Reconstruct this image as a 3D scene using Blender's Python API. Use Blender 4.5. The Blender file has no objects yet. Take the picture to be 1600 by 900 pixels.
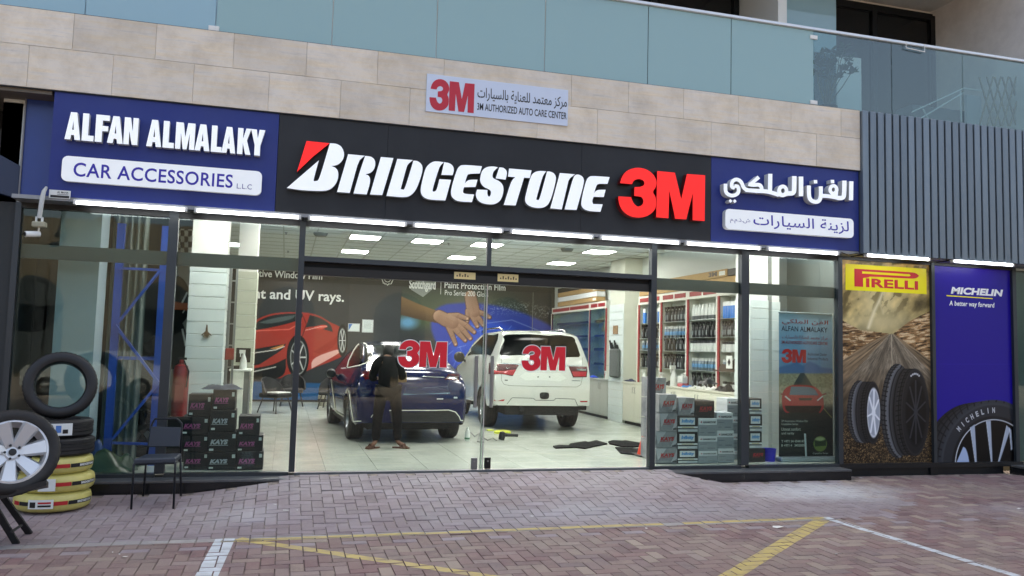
import bpy, math, random
import numpy as np
from mathutils import Vector, Matrix
from mathutils.bvhtree import BVHTree
from mathutils.geometry import delaunay_2d_cdt
random.seed(7)
sc = bpy.context.scene
COL = sc.collection
PI = math.pi
# ---------------------------------------------------------------- camera
FPX = 1261.13
YAW, PIT, ROL = 0.271141682, 0.0781917333, 0.026198724
CAM = np.array([0.0, -10.2, 1.53])
def _rot():
    cy, sy, cp, sp = math.cos(YAW), math.sin(YAW), math.cos(PIT), math.sin(PIT)
    fwd = np.array([sy*cp, cy*cp, sp]); right = np.array([cy, -sy, 0.]); up = np.cross(right, fwd)
    cr, sr = math.cos(ROL), math.sin(ROL)
    return np.array([cr*right+sr*up, -sr*right+cr*up, fwd])
RM = _rot()
cam = bpy.data.cameras.new('camera'); camo = bpy.data.objects.new('camera', cam); COL.objects.link(camo)
cam.sensor_width = 36; cam.lens = 36*FPX/1600; cam.clip_end = 500; cam.clip_start = .05
mw = Matrix.Identity(4)
for i in range(3):
    mw[i][0] = RM[0][i]; mw[i][1] = RM[1][i]; mw[i][2] = -RM[2][i]; mw[i][3] = CAM[i]
camo.matrix_world = mw
sc.camera = camo
# ---------------------------------------------------------------- world, sun, exposure
SUN_EL, SUN_AZ = math.radians(54), math.radians(14)      # azimuth from +y towards +x: the sun stands behind the shop building
w = bpy.data.worlds.new('World'); sc.world = w; w.use_nodes = True
nt = w.node_tree
sky = nt.nodes.new('ShaderNodeTexSky'); sky.sky_type = 'NISHITA'; sky.sun_disc = False
sky.sun_elevation = SUN_EL; sky.sun_rotation = SUN_AZ; sky.dust_density = 7.0; sky.air_density = .8; sky.ozone_density = .6
nt.links.new(sky.outputs[0], nt.nodes['Background'].inputs[0])
nt.nodes['Background'].inputs[1].default_value = 0.15
sl = bpy.data.lights.new('sun', 'SUN'); sl.energy = 2.2; sl.angle = math.radians(.6); sl.color = (1, .95, .88)
so = bpy.data.objects.new('sun', sl); COL.objects.link(so)
sd = Vector((math.sin(SUN_AZ)*math.cos(SUN_EL), math.cos(SUN_AZ)*math.cos(SUN_EL), math.sin(SUN_EL)))
so.rotation_euler = sd.to_track_quat('Z', 'Y').to_euler()
sc.view_settings.view_transform = 'Standard'; sc.view_settings.look = 'None'
sc.view_settings.exposure = 2.06; sc.view_settings.gamma = 1
sc.view_settings.use_white_balance = True; sc.view_settings.white_balance_temperature = 7300; sc.view_settings.white_balance_tint = 8
sc.cycles.max_bounces = 8; sc.cycles.transparent_max_bounces = 16; sc.cycles.diffuse_bounces = 4
sc.cycles.use_denoising = True
# ---------------------------------------------------------------- picture rays onto planes of the place
def ray(u, v): return RM.T @ np.array([(u-800)/FPX, -(v-450)/FPX, 1.0])
def onY(u, v, y=0.): d = ray(u, v); return CAM + d*(y-CAM[1])/d[1]
def onZ(u, v, z=0.): d = ray(u, v); return CAM + d*(z-CAM[2])/d[2]
def onX(u, v, x): d = ray(u, v); return CAM + d*(x-CAM[0])/d[0]
def zg(x, y):                                            # outer ground height (falls gently away from the shop), with the ramp
    b = float(np.interp(y, [-60, -6, -2.5, -1.0, -.3], [-.30, -.28, -.245, -.205, -.155]))
    top = -.004
    sx = float(np.interp(x, [-.95, .12, 5.05, 5.75], [0, 1, 1, 0])); sy = float(np.interp(y, [-1.9, -.12], [0, 1]))
    if sx <= 0 or sy <= 0: return b
    return b + (top-b)*sx*sy
def onG(u, v):
    z = -.2
    for _ in range(6):
        p = onZ(u, v, z); z = zg(p[0], p[1])
    return onZ(u, v, z)
# ---------------------------------------------------------------- colour and materials
def lin(c):
    if isinstance(c, str): c = [int(c[i:i+2], 16)/255 for i in (0, 2, 4)]
    return tuple((x/12.92 if x <= .04045 else ((x+.055)/1.055)**2.4) for x in c)
MATS = {}
def mat(name, col, rough=.5, metal=0., nz=0., ns=5., stretch=None, bump=0., bs=40., emit=None, es=0., coat=0., spec=.5, rnd=0., col2=None, dirt=None):
    if name in MATS: return MATS[name]
    m = bpy.data.materials.new(name); m.use_nodes = True; t = m.node_tree; N = t.nodes; L = t.links
    b = N['Principled BSDF']; c = (*lin(col), 1)
    b.inputs['Base Color'].default_value = c; b.inputs['Roughness'].default_value = rough; b.inputs['Metallic'].default_value = metal
    b.inputs['Coat Weight'].default_value = coat; b.inputs['Specular IOR Level'].default_value = spec; b.inputs['Coat Roughness'].default_value = .05
    if emit: b.inputs['Emission Color'].default_value = (*lin(emit), 1); b.inputs['Emission Strength'].default_value = es
    g = N.new('ShaderNodeNewGeometry'); last = None
    mp = N.new('ShaderNodeMapping'); L.new(g.outputs['Position'], mp.inputs[0])
    if stretch: mp.inputs['Scale'].default_value = stretch
    if rnd:
        oi = N.new('ShaderNodeObjectInfo'); at = N.new('ShaderNodeAttribute'); at.attribute_name = 'rnd'
        ad = N.new('ShaderNodeMath'); ad.operation = 'ADD'; L.new(oi.outputs['Random'], ad.inputs[0]); L.new(at.outputs['Fac'], ad.inputs[1])
        fr = N.new('ShaderNodeMath'); fr.operation = 'FRACT'; L.new(ad.outputs[0], fr.inputs[0]); rv = fr.outputs[0]
        cb = N.new('ShaderNodeCombineXYZ'); m10 = N.new('ShaderNodeMath'); m10.operation = 'MULTIPLY'; m10.inputs[1].default_value = 37.; L.new(rv, m10.inputs[0]); L.new(m10.outputs[0], cb.inputs[0]); L.new(m10.outputs[0], cb.inputs[2])
        L.new(cb.outputs[0], mp.inputs['Location'])
    if nz or col2:
        n = N.new('ShaderNodeTexNoise'); n.inputs['Scale'].default_value = ns; n.inputs['Detail'].default_value = 8; n.inputs['Roughness'].default_value = .62
        L.new(mp.outputs[0], n.inputs['Vector'])
        if col2:
            r = N.new('ShaderNodeValToRGB'); r.color_ramp.elements[0].position = .38; r.color_ramp.elements[1].position = .62
            r.color_ramp.elements[0].color = c; r.color_ramp.elements[1].color = (*lin(col2), 1); L.new(n.outputs['Fac'], r.inputs[0]); last = r.outputs[0]
        if nz:
            h = N.new('ShaderNodeHueSaturation'); mr = N.new('ShaderNodeMapRange'); mr.inputs[1].default_value = .3; mr.inputs[2].default_value = .7
            mr.inputs[3].default_value = 1-nz; mr.inputs[4].default_value = 1+nz; L.new(n.outputs['Fac'], mr.inputs[0]); L.new(mr.outputs[0], h.inputs['Value'])
            if last: L.new(last, h.inputs['Color'])
            else: h.inputs['Color'].default_value = c
            last = h.outputs[0]
        rr = N.new('ShaderNodeMapRange'); rr.inputs[3].default_value = max(rough-.12*min(1, nz*4), 0.02); rr.inputs[4].default_value = min(rough+.12*min(1, nz*4), 1); L.new(n.outputs['Fac'], rr.inputs[0]); L.new(rr.outputs[0], b.inputs['Roughness'])
    if rnd:
        h = N.new('ShaderNodeHueSaturation'); mr = N.new('ShaderNodeMapRange'); mr.inputs[3].default_value = 1-rnd; mr.inputs[4].default_value = 1+rnd
        L.new(rv, mr.inputs[0]); L.new(mr.outputs[0], h.inputs['Value'])
        if last: L.new(last, h.inputs['Color'])
        else: h.inputs['Color'].default_value = c
        last = h.outputs[0]
    if dirt:   # (colour, amount, scale): patches of dust or wear over everything, in place coordinates
        n = N.new('ShaderNodeTexNoise'); n.inputs['Scale'].default_value = dirt[2]; n.inputs['Detail'].default_value = 6; n.inputs['Roughness'].default_value = .7; L.new(g.outputs['Position'], n.inputs['Vector'])
        r = N.new('ShaderNodeMapRange'); r.inputs[1].default_value = .42; r.inputs[2].default_value = .7; r.inputs[3].default_value = 0; r.inputs[4].default_value = dirt[1]; L.new(n.outputs['Fac'], r.inputs[0])
        mx = N.new('ShaderNodeMix'); mx.data_type = 'RGBA'; L.new(r.outputs[0], mx.inputs[0])
        if last: L.new(last, mx.inputs[6])
        else: mx.inputs[6].default_value = c
        mx.inputs[7].default_value = (*lin(dirt[0]), 1); last = mx.outputs[2]
    if last: L.new(last, b.inputs['Base Color'])
    if bump:
        n = N.new('ShaderNodeTexNoise'); n.inputs['Scale'].default_value = bs; n.inputs['Detail'].default_value = 6; L.new(g.outputs['Position'], n.inputs['Vector'])
        bp = N.new('ShaderNodeBump'); bp.inputs['Strength'].default_value = bump; bp.inputs['Distance'].default_value = .01; L.new(n.outputs['Fac'], bp.inputs['Height']); L.new(bp.outputs[0], b.inputs['Normal'])
    MATS[name] = m; return m
def glass_mat(name, tint, f0=.045, wave=0., rough=0., body=None, bodyf=0.):
    if name in MATS: return MATS[name]
    m = bpy.data.materials.new(name); m.use_nodes = True; t = m.node_tree; N = t.nodes; L = t.links; N.remove(N['Principled BSDF'])
    tr = N.new('ShaderNodeBsdfTransparent'); tr.inputs[0].default_value = (*lin(tint), 1)
    gl = N.new('ShaderNodeBsdfGlossy'); gl.inputs['Roughness'].default_value = rough; gl.inputs[0].default_value = (.95, 1, .98, 1)
    lw = N.new('ShaderNodeLayerWeight'); lw.inputs[0].default_value = .5
    pw = N.new('ShaderNodeMath'); pw.operation = 'POWER'; pw.inputs[1].default_value = 5; L.new(lw.outputs['Facing'], pw.inputs[0])
    ma = N.new('ShaderNodeMath'); ma.operation = 'MULTIPLY_ADD'; ma.inputs[1].default_value = 1-f0; ma.inputs[2].default_value = f0; L.new(pw.outputs[0], ma.inputs[0])
    mx = N.new('ShaderNodeMixShader'); L.new(ma.outputs[0], mx.inputs[0]); L.new(tr.outputs[0], mx.inputs[1]); L.new(gl.outputs[0], mx.inputs[2])
    out = mx.outputs[0]
    if body:
        df = N.new('ShaderNodeBsdfDiffuse'); df.inputs[0].default_value = (*lin(body), 1)
        m2 = N.new('ShaderNodeMixShader'); m2.inputs[0].default_value = bodyf; L.new(tr.outputs[0], m2.inputs[1]); L.new(df.outputs[0], m2.inputs[2]); L.new(m2.outputs[0], mx.inputs[1])
    if wave:
        g = N.new('ShaderNodeNewGeometry'); n = N.new('ShaderNodeTexNoise'); n.inputs['Scale'].default_value = 1.3; L.new(g.outputs['Position'], n.inputs['Vector'])
        bp = N.new('ShaderNodeBump'); bp.inputs['Strength'].default_value = wave; bp.inputs['Distance'].default_value = .02; L.new(n.outputs['Fac'], bp.inputs['Height']); L.new(bp.outputs[0], gl.inputs['Normal'])
    L.new(out, N['Material Output'].inputs[0]); MATS[name] = m; return m
# ---------------------------------------------------------------- mesh builder
class MB:
    def __init__(s): s.v = []; s.f = []; s.m = []; s.mi = 0
    def add(s, vs, fs):
        k = len(s.v); s.v += [tuple(map(float, p)) for p in vs]; s.f += [tuple(i+k for i in f) for f in fs]; s.m += [s.mi]*len(fs); return s
    def box(s, x0, x1, y0, y1, z0, z1, M=None):
        vs = [(x, y, z) for z in (z0, z1) for y in (y0, y1) for x in (x0, x1)]
        if M is not None: vs = [tuple(M @ Vector(p)) for p in vs]
        return s.add(vs, [(0, 2, 3, 1), (4, 5, 7, 6), (0, 1, 5, 4), (1, 3, 7, 5), (3, 2, 6, 7), (2, 0, 4, 6)])
    def rbox(s, x0, x1, y0, y1, z0, z1, c=.01, M=None):     # box with chamfered edges
        vs = []; 
        for z, k in ((z0, c), (z0+c, 0), (z1-c, 0), (z1, c)):
            for (x, y) in ((x0+c, y0+k), (x1-c, y0+k), (x1-k, y0+c), (x1-k, y1-c), (x1-c, y1-k), (x0+c, y1-k), (x0+k, y1-c), (x0+k, y0+c)): vs.append((x, y, z))
        fs = [tuple(range(7, -1, -1)), tuple(range(24, 32))]
        for l in range(3):
            for i in range(8): j = (i+1) % 8; fs.append((l*8+i, l*8+j, l*8+8+j, l*8+8+i))
        if M is not None: vs = [tuple(M @ Vector(p)) for p in vs]
        return s.add(vs, fs)
    def tube(s, pts, r, n=8, cap=True, closed=False):
        pts = [Vector(p) for p in pts]; m = len(pts); rs = r if isinstance(r, (list, tuple)) else [r]*m
        vs = []; prev = None
        for i, p in enumerate(pts):
            d = (pts[(i+1) % m]-pts[i-1]) if closed else (pts[min(i+1, m-1)]-pts[max(i-1, 0)])
            d.normalize()
            if prev is None: a = d.orthogonal().normalized()
            else:
                a = prev - d*prev.dot(d)
                if a.length < 1e-6: a = d.orthogonal()
                a.normalize()
            prev = a; b = d.cross(a)
            for k in range(n): t = 2*PI*k/n; vs.append(p + (a*math.cos(t)+b*math.sin(t))*rs[i])
        fs = []
        for i in range(m if closed else m-1):
            i2 = (i+1) % m
            for k in range(n): k2 = (k+1) % n; fs.append((i*n+k, i*n+k2, i2*n+k2, i2*n+k))
        if cap and not closed: fs += [tuple(range(n-1, -1, -1)), tuple(range((m-1)*n, m*n))]
        return s.add(vs, fs)
    def lathe(s, prof, c, axis=(0, 0, 1), n=32, mod=None, close=False):   # prof: (radius, height along axis)
        ax = Vector(axis).normalized(); a = ax.orthogonal().normalized(); b = ax.cross(a); c = Vector(c); vs = []; m = len(prof)
        for k in range(n):
            t = 2*PI*k/n; d = a*math.cos(t)+b*math.sin(t)
            for j, (r, h) in enumerate(prof):
                rr = r + (mod(k, j) if mod else 0); vs.append(c + d*rr + ax*h)
        fs = []
        for k in range(n):
            k2 = (k+1) % n
            for j in range(m if close else m-1): j2 = (j+1) % m; fs.append((k*m+j, k*m+j2, k2*m+j2, k2*m+j))
        return s.add(vs, fs)
    def build(s, name, mt, parent=None, smooth=False, origin=None, label=None):
        me = bpy.data.meshes.new(name)
        if origin is None:
            if parent is not None: origin = parent.get('_o', (0, 0, 0))
            elif s.v: a = np.array(s.v); origin = ((a[:, 0].min()+a[:, 0].max())/2, (a[:, 1].min()+a[:, 1].max())/2, a[:, 2].min())
            else: origin = (0, 0, 0)
        ox, oy, oz = origin
        me.from_pydata([(x-ox, y-oy, z-oz) for x, y, z in s.v], [], s.f)
        for q in (mt if isinstance(mt, (list, tuple)) else [mt]): me.materials.append(q)
        if any(s.m): me.polygons.foreach_set('material_index', s.m)
        if smooth:
            me.polygons.foreach_set('use_smooth', [True]*len(me.polygons))
            if smooth is not True: me.set_sharp_from_angle(angle=math.radians(smooth))
        me.update(); o = bpy.data.objects.new(name, me); COL.objects.link(o)
        o['_o'] = tuple(map(float, origin))
        if parent is not None: o.parent = parent; 
        else: o.location = origin
        if parent is not None: o.location = Vector(origin)-Vector(parent.get('_o', (0, 0, 0)))
        if label: o['label'] = label
        return o
def thing(name, label, cat, loc=(0, 0, 0), group=None, kind=None):
    o = bpy.data.objects.new(name, None); COL.objects.link(o); o.location = loc; o['_o'] = tuple(map(float, loc)); o.empty_display_size = .1
    if label: o['label'] = label
    if cat: o['category'] = cat
    if group: o['group'] = group
    if kind: o['kind'] = kind
    return o
def tag(o, label=None, cat=None, group=None, kind=None):
    if label: o['label'] = label
    if cat: o['category'] = cat
    if group: o['group'] = group
    if kind: o['kind'] = kind
    return o
def dup(root, d=(0, 0, 0), label=None, rz=0.):
    def cp(o, par):
        c = o.copy(); COL.objects.link(c)
        if par is not None: c.parent = par
        for ch in o.children: cp(ch, c)
        return c
    r = cp(root, None); r.location = root.location + Vector(d); r.rotation_euler.z += rz
    if label: r['label'] = label
    return r
# ---------------------------------------------------------------- flat outlines: polygons, letters, logos
def inside(pts, poly):
    x, y = pts[:, 0], pts[:, 1]; P = np.asarray(poly, float); r = np.zeros(len(pts), bool); j = len(P)-1
    for i in range(len(P)):
        xi, yi = P[i]; xj, yj = P[j]
        if yi != yj: r ^= ((yi > y) != (yj > y)) & (x < (xj-xi)*(y-yi)/(yj-yi)+xi)
        j = i
    return r
def chaikin(p, lim=48, it=2):
    p = [np.array(q, float) for q in p]
    for _ in range(it):
        o = []; n = len(p)
        for i in range(n):
            a, b, c = p[i-1], p[i], p[(i+1) % n]; d1, d2 = b-a, c-b
            ang = abs(math.degrees(math.atan2(d1[0]*d2[1]-d1[1]*d2[0], d1@d2)))
            if ang < lim and ang > 2: o += [b*.75+a*.25, b*.75+c*.25]
            else: o.append(b)
        p = o
    return [tuple(q) for q in p]
def tri2d(loops, grid=0.):
    """triangulate outline loops (even-odd); returns 2D verts, faces, boundary edges"""
    V = []; E = []
    for L in loops:
        k = len(V); n = len(L); V += [Vector((float(a), float(b))) for a, b in L]; E += [(k+i, k+(i+1) % n) for i in range(n)]
    if grid:
        a = np.array([tuple(p) for p in V]); lo, hi = a.min(0), a.max(0)
        gx, gy = np.meshgrid(np.arange(lo[0]+grid*.5, hi[0], grid), np.arange(lo[1]+grid*.5, hi[1], grid)); q = np.c_[gx.ravel(), gy.ravel()]
        ins = np.zeros(len(q), bool)
        for L in loops: ins ^= inside(q, L)
        V += [Vector((float(x), float(y))) for x, y in q[ins]]
    vo, _, fo, _, _, _ = delaunay_2d_cdt(V, E, [], 0, 1e-7)
    vo = np.array([tuple(p) for p in vo]); fo = [tuple(f) for f in fo]
    if not fo: return vo, [], []
    cen = np.array([vo[list(f)].mean(0) for f in fo]); ins = np.zeros(len(cen), bool)
    for L in loops: ins ^= inside(cen, L)
    fo = [f for f, k in zip(fo, ins) if k]
    cnt = {}
    for f in fo:
        for i in range(len(f)):
            e = (f[i], f[(i+1) % len(f)]); cnt[e] = 1
    bd = [e for e in cnt if (e[1], e[0]) not in cnt]
    return vo, fo, bd
def slab(mb, vo, fo, bd, fn, depth):
    """front face through fn(a,b)->3D, extruded by the vector depth; side walls along the boundary"""
    fr = [fn(a, b) for a, b in vo]; n = len(fr); d = np.array(depth, float)
    if not n: return
    if not d.any(): mb.add(fr, fo); return
    bk = [tuple(np.array(p)+d) for p in fr]
    mb.add(list(fr)+bk, list(fo)+[(e[1], e[0], e[0]+n, e[1]+n) for e in bd]+[tuple(i+n for i in reversed(f)) for f in fo])
_G = {}
def glyph(ch, off):
    k = (ch, off)
    if k not in _G:
        c = bpy.data.curves.new('t', 'FONT'); c.body = ch; c.size = 1; c.offset = off; c.resolution_u = 4
        o = bpy.data.objects.new('t', c); m = bpy.data.meshes.new_from_object(o)
        vs = np.array([v.co[:2] for v in m.vertices]).reshape(-1, 2); fs = [tuple(p.vertices) for p in m.polygons]
        cnt = {}
        for f in fs:
            for i in range(len(f)): cnt[(f[i], f[(i+1) % len(f)])] = 1
        bd = [e for e in cnt if (e[1], e[0]) not in cnt]
        c.body = '|'; b0 = max(v.co.x for v in bpy.data.meshes.new_from_object(o).vertices)
        c.body = ch+'|'; c.offset = off; b1 = max(v.co.x for v in bpy.data.meshes.new_from_object(o).vertices)
        _G[k] = (vs, fs, bd, b1-b0); bpy.data.objects.remove(o)
    return _G[k]
def text_glyphs(s, off=0., track=0.):
    out = []; x = 0.
    for ch in s:
        if ch == ' ': x += .28+track; continue
        vs, fs, bd, adv = glyph(ch, off)
        if len(vs): out.append((vs+np.array([x, 0]), fs, bd))
        x += adv+track
    return out
def fit_text(s, x0, x1, z0, z1, off=0., track=0., shear=0., caps=True):
    """glyph outlines scaled so that the text's own box fills x0..x1, z0..z1"""
    g = text_glyphs(s, off, track); a = np.concatenate([q[0] for q in g]); lo, hi = a.min(0), a.max(0); out = []
    for vs, fs, bd in g:
        q = (vs-lo)/(hi-lo); q = np.c_[x0+q[:, 0]*(x1-x0), z0+q[:, 1]*(z1-z0)]
        if shear: q[:, 0] += (q[:, 1]-z0)*shear
        out.append((q, fs, bd))
    return out
def text_on(mb, s, fn, x0, x1, z0, z1, off=.01, track=0., shear=0., depth=(0, 0, 0)):
    for vs, fs, bd in fit_text(s, x0, x1, z0, z1, off, track, shear): slab(mb, vs, fs, bd, fn, depth)
AF = {'ا': (0xFE8D, 0xFE8E, 0, 0), 'ب': (0xFE8F, 0xFE90, 0xFE91, 0xFE92), 'ة': (0xFE93, 0xFE94, 0, 0), 'ت': (0xFE95, 0xFE96, 0xFE97, 0xFE98), 'د': (0xFEA9, 0xFEAA, 0, 0), 'ذ': (0xFEAB, 0xFEAC, 0, 0), 'ر': (0xFEAD, 0xFEAE, 0, 0), 'ز': (0xFEAF, 0xFEB0, 0, 0),
      'س': (0xFEB1, 0xFEB2, 0xFEB3, 0xFEB4), 'ش': (0xFEB5, 0xFEB6, 0xFEB7, 0xFEB8), 'ع': (0xFEC9, 0xFECA, 0xFECB, 0xFECC), 'ف': (0xFED1, 0xFED2, 0xFED3, 0xFED4), 'ك': (0xFED9, 0xFEDA, 0xFEDB, 0xFEDC), 'ل': (0xFEDD, 0xFEDE, 0xFEDF, 0xFEE0),
      'م': (0xFEE1, 0xFEE2, 0xFEE3, 0xFEE4), 'ن': (0xFEE5, 0xFEE6, 0xFEE7, 0xFEE8), 'ي': (0xFEF1, 0xFEF2, 0xFEF3, 0xFEF4), 'و': (0xFEED, 0xFEEE, 0, 0)}
def arab(s):
    o = []
    for i, c in enumerate(s):
        if c not in AF: o.append(c); continue
        f = AF[c]; pv = i > 0 and s[i-1] in AF and AF[s[i-1]][2] != 0; nx = i+1 < len(s) and s[i+1] in AF and f[2] != 0
        o.append(chr(f[3 if pv and nx else 1 if pv else 2 if nx else 0]))
    return ''.join(reversed(o))
# the 3M mark as an outline in a unit box (x right, y up)
_3 = [(172, 325), (182, 270), (220, 195), (290, 135), (390, 108), (480, 112), (570, 145), (640, 205), (676, 270), (686, 320), (676, 380), (625, 450), (655, 490), (676, 540), (676, 660), (650, 710), (600, 760), (520, 800), (420, 812), (320, 795), (240, 750), (180, 680), (150, 590), (145, 512), (325, 522), (340, 570), (370, 625), (420, 655), (470, 645), (500, 600), (495, 550), (465, 518), (410, 508), (370, 505), (372, 382), (460, 378), (505, 355), (515, 320), (495, 285), (440, 265), (385, 275), (350, 305), (338, 340)]
_M = [(692, 155), (940, 178), (1030, 550), (1110, 197), (1365, 215), (1358, 858), (1190, 845), (1192, 470), (1100, 835), (945, 825), (862, 430), (850, 818), (678, 805)]
def _norm():
    a = [[onY(950+x/9, 250+y/9, -.45)[[0, 2]] for x, y in q] for q in (_3, _M)]
    al = np.array(a[0]+a[1]); lo, hi = al.min(0), al.max(0)
    return [chaikin([tuple((p-lo)/(hi-lo)) for p in q], 48, 2) if i == 0 else [tuple((p-lo)/(hi-lo)) for p in q] for i, q in enumerate(a)], hi-lo, lo
LOGO3M, LG_SIZE, LG_LO = _norm()
def logo3m(mb, fn, x0, x1, z0, z1, depth=(0, 0, 0), grow=0.):
    for k, L in enumerate(LOGO3M):
        vo, fo, bd = tri2d([L]); cx, cz = (x0+x1)/2, (z0+z1)/2
        sx, sz = (x1-x0), (z1-z0)
        slab(mb, [(x0+a*sx, z0+b*sz) for a, b in vo], fo, bd, (lambda a, b, k=k: tuple(np.array(fn(a, b))+np.array([0, -.0006*k, 0]))), depth)
def planeY(y): return lambda a, b: (a, y, b)
def rrect(x0, x1, z0, z1, r, n=5):
    o = []
    for cx, cz, a0 in ((x1-r, z1-r, 0), (x0+r, z1-r, 90), (x0+r, z0+r, 180), (x1-r, z0+r, 270)):
        for k in range(n+1): t = math.radians(a0+90*k/n); o.append((cx+r*math.cos(t), cz+r*math.sin(t)))
    return o
def rect(x0, x1, z0, z1): return [(x0, z0), (x1, z0), (x1, z1), (x0, z1)]
def pxpoly(mb, pts, y, depth=(0, 0, 0), smooth=False, lim=48):
    q = [tuple(onY(u, v, y)[[0, 2]]) for u, v in pts]
    if smooth: q = chaikin(q, lim)
    vo, fo, bd = tri2d([q]); slab(mb, vo, fo, bd, planeY(y), depth)
def zpx(o, s, pts): return [(o[0]+a/s, o[1]+b/s) for a, b in pts]
# ---------------------------------------------------------------- printed pictures: a dense grid whose points carry the print's colours
def vnoise(x, y, seed=0):
    xi, yi = np.floor(x).astype(np.int64), np.floor(y).astype(np.int64); fx, fy = x-xi, y-yi; fx = fx*fx*(3-2*fx); fy = fy*fy*(3-2*fy)
    def h(a, b):
        n = (a*374761393 + b*668265263 + seed*69069) & 0xffffffff; n = ((n ^ (n >> 13))*1274126177) & 0xffffffff
        return ((n ^ (n >> 16)) & 0xffff)/65535.
    return (h(xi, yi)*(1-fx)+h(xi+1, yi)*fx)*(1-fy)+(h(xi, yi+1)*(1-fx)+h(xi+1, yi+1)*fx)*fy
def fbm(x, y, o=4, seed=0): return sum(vnoise(x*2**k, y*2**k, seed+k)*.5**k for k in range(o))/sum(.5**k for k in range(o))
class Print:
    def __init__(s, x0, x1, z0, z1, y, nx, nz):
        s.x0, s.x1, s.z0, s.z1, s.y, s.nx, s.nz = x0, x1, z0, z1, y, nx, nz
        gx, gz = np.meshgrid(np.linspace(x0, x1, nx), np.linspace(z0, z1, nz)); s.X, s.Zc = gx.ravel(), gz.ravel()
        P = np.c_[s.X, np.full(len(s.X), y), s.Zc]-CAM; q = P @ RM.T
        s.U, s.V = 800+FPX*q[:, 0]/q[:, 2], 450-FPX*q[:, 1]/q[:, 2]; s.c = np.ones((len(s.X), 3))*.5
    def fill(s, col): s.c[:] = col if not isinstance(col, str) else [int(col[i:i+2], 16)/255 for i in (0, 2, 4)]
    def put(s, mask, col, a=1.):
        if isinstance(col, str): col = np.array([int(col[i:i+2], 16)/255 for i in (0, 2, 4)])
        m = (np.clip(mask, 0, 1)*a)[:, None]; s.c = s.c*(1-m)+np.asarray(col)*m
    def dist(s, pts, closed=True):
        d = np.full(len(s.U), 1e9); P = np.array(pts, float); n = len(P)
        for i in range(n if closed else n-1):
            a, b = P[i], P[(i+1) % n]; ab = b-a; t = np.clip(((s.U-a[0])*ab[0]+(s.V-a[1])*ab[1])/max(ab@ab, 1e-9), 0, 1)
            d = np.minimum(d, np.hypot(s.U-a[0]-t*ab[0], s.V-a[1]-t*ab[1]))
        return d
    def poly(s, pts, col, soft=.8, a=1., sm=False):
        if sm: pts = chaikin(pts, 75)
        ins = inside(np.c_[s.U, s.V], pts); d = s.dist(pts); s.put(np.clip(.5+np.where(ins, d, -d)/soft, 0, 1), col, a)
    def line(s, pts, w, col, a=1., soft=.8): s.put(np.clip(.5+(w/2-s.dist(pts, False))/soft, 0, 1), col, a)
    def ell(s, cx, cy, rx, ry, col, soft=.8, a=1., rot=0.):
        c, n = math.cos(rot), math.sin(rot); dx, dy = s.U-cx, s.V-cy; p, q = dx*c+dy*n, -dx*n+dy*c
        r = np.sqrt((p/rx)**2+(q/ry)**2); s.put(np.clip(.5+(1-r)*min(rx, ry)/soft, 0, 1), col, a)
    def limb(s, pts, rs, col, dark, hi=None, light=(-.5, -.8)):   # rounded, shaded stroke (a finger, an arm)
        P = np.array(pts, float); best = np.full(len(s.U), 1e9); nx = np.zeros(len(s.U)); ny = nx.copy()
        for i in range(len(P)-1):
            a, b = P[i], P[i+1]; ab = b-a; t = np.clip(((s.U-a[0])*ab[0]+(s.V-a[1])*ab[1])/(ab@ab), 0, 1); r = rs[i]*(1-t)+rs[i+1]*t
            dx, dy = s.U-a[0]-t*ab[0], s.V-a[1]-t*ab[1]; q = np.hypot(dx, dy)/r; k = q < best; best[k] = q[k]; nx[k] = (dx/r)[k]; ny[k] = (dy/r)[k]
        sh = np.clip(.5+.5*(nx*light[0]+ny*light[1]), 0, 1)[:, None]; h2 = lambda c: np.array([int(c[i:i+2], 16)/255 for i in (0, 2, 4)])
        s.put(np.clip((1.0-best)*max(rs)*1.2, 0, 1), h2(dark)*(1-sh)+h2(col)*sh)
    def build(s, name, parent, rough=.35, thick=.0):
        me = bpy.data.meshes.new(name); nx, nz = s.nx, s.nz; ox, oy, oz = parent.get('_o', (0, 0, 0)) if parent is not None else (0, 0, 0)
        vs = np.c_[s.X-ox, np.full(len(s.X), s.y-oy), s.Zc-oz]; i = np.arange((nx-1)*(nz-1)); r, c = i//(nx-1), i % (nx-1); a = r*nx+c
        fs = np.c_[a, a+1, a+nx+1, a+nx]
        me.from_pydata(vs.tolist(), [], fs.tolist()); at = me.color_attributes.new('Col', 'FLOAT_COLOR', 'POINT')
        c3 = np.clip(s.c, 0, 1); c3 = np.where(c3 <= .04045, c3/12.92, ((c3+.055)/1.055)**2.4)
        at.data.foreach_set('color', np.c_[c3, np.ones(len(c3))].ravel())
        k = 'print_%d' % int(rough*100)
        if k not in MATS:
            m = bpy.data.materials.new(k); m.use_nodes = True; b = m.node_tree.nodes['Principled BSDF']; b.inputs['Roughness'].default_value = rough; b.inputs['Specular IOR Level'].default_value = .25
            an = m.node_tree.nodes.new('ShaderNodeAttribute'); an.attribute_name = 'Col'; m.node_tree.links.new(an.outputs['Color'], b.inputs['Base Color']); MATS[k] = m
        me.materials.append(MATS[k]); o = bpy.data.objects.new(name, me); COL.objects.link(o)
        if parent is not None: o.parent = parent
        o['_o'] = (float(ox), float(oy), float(oz))
        return o
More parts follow.
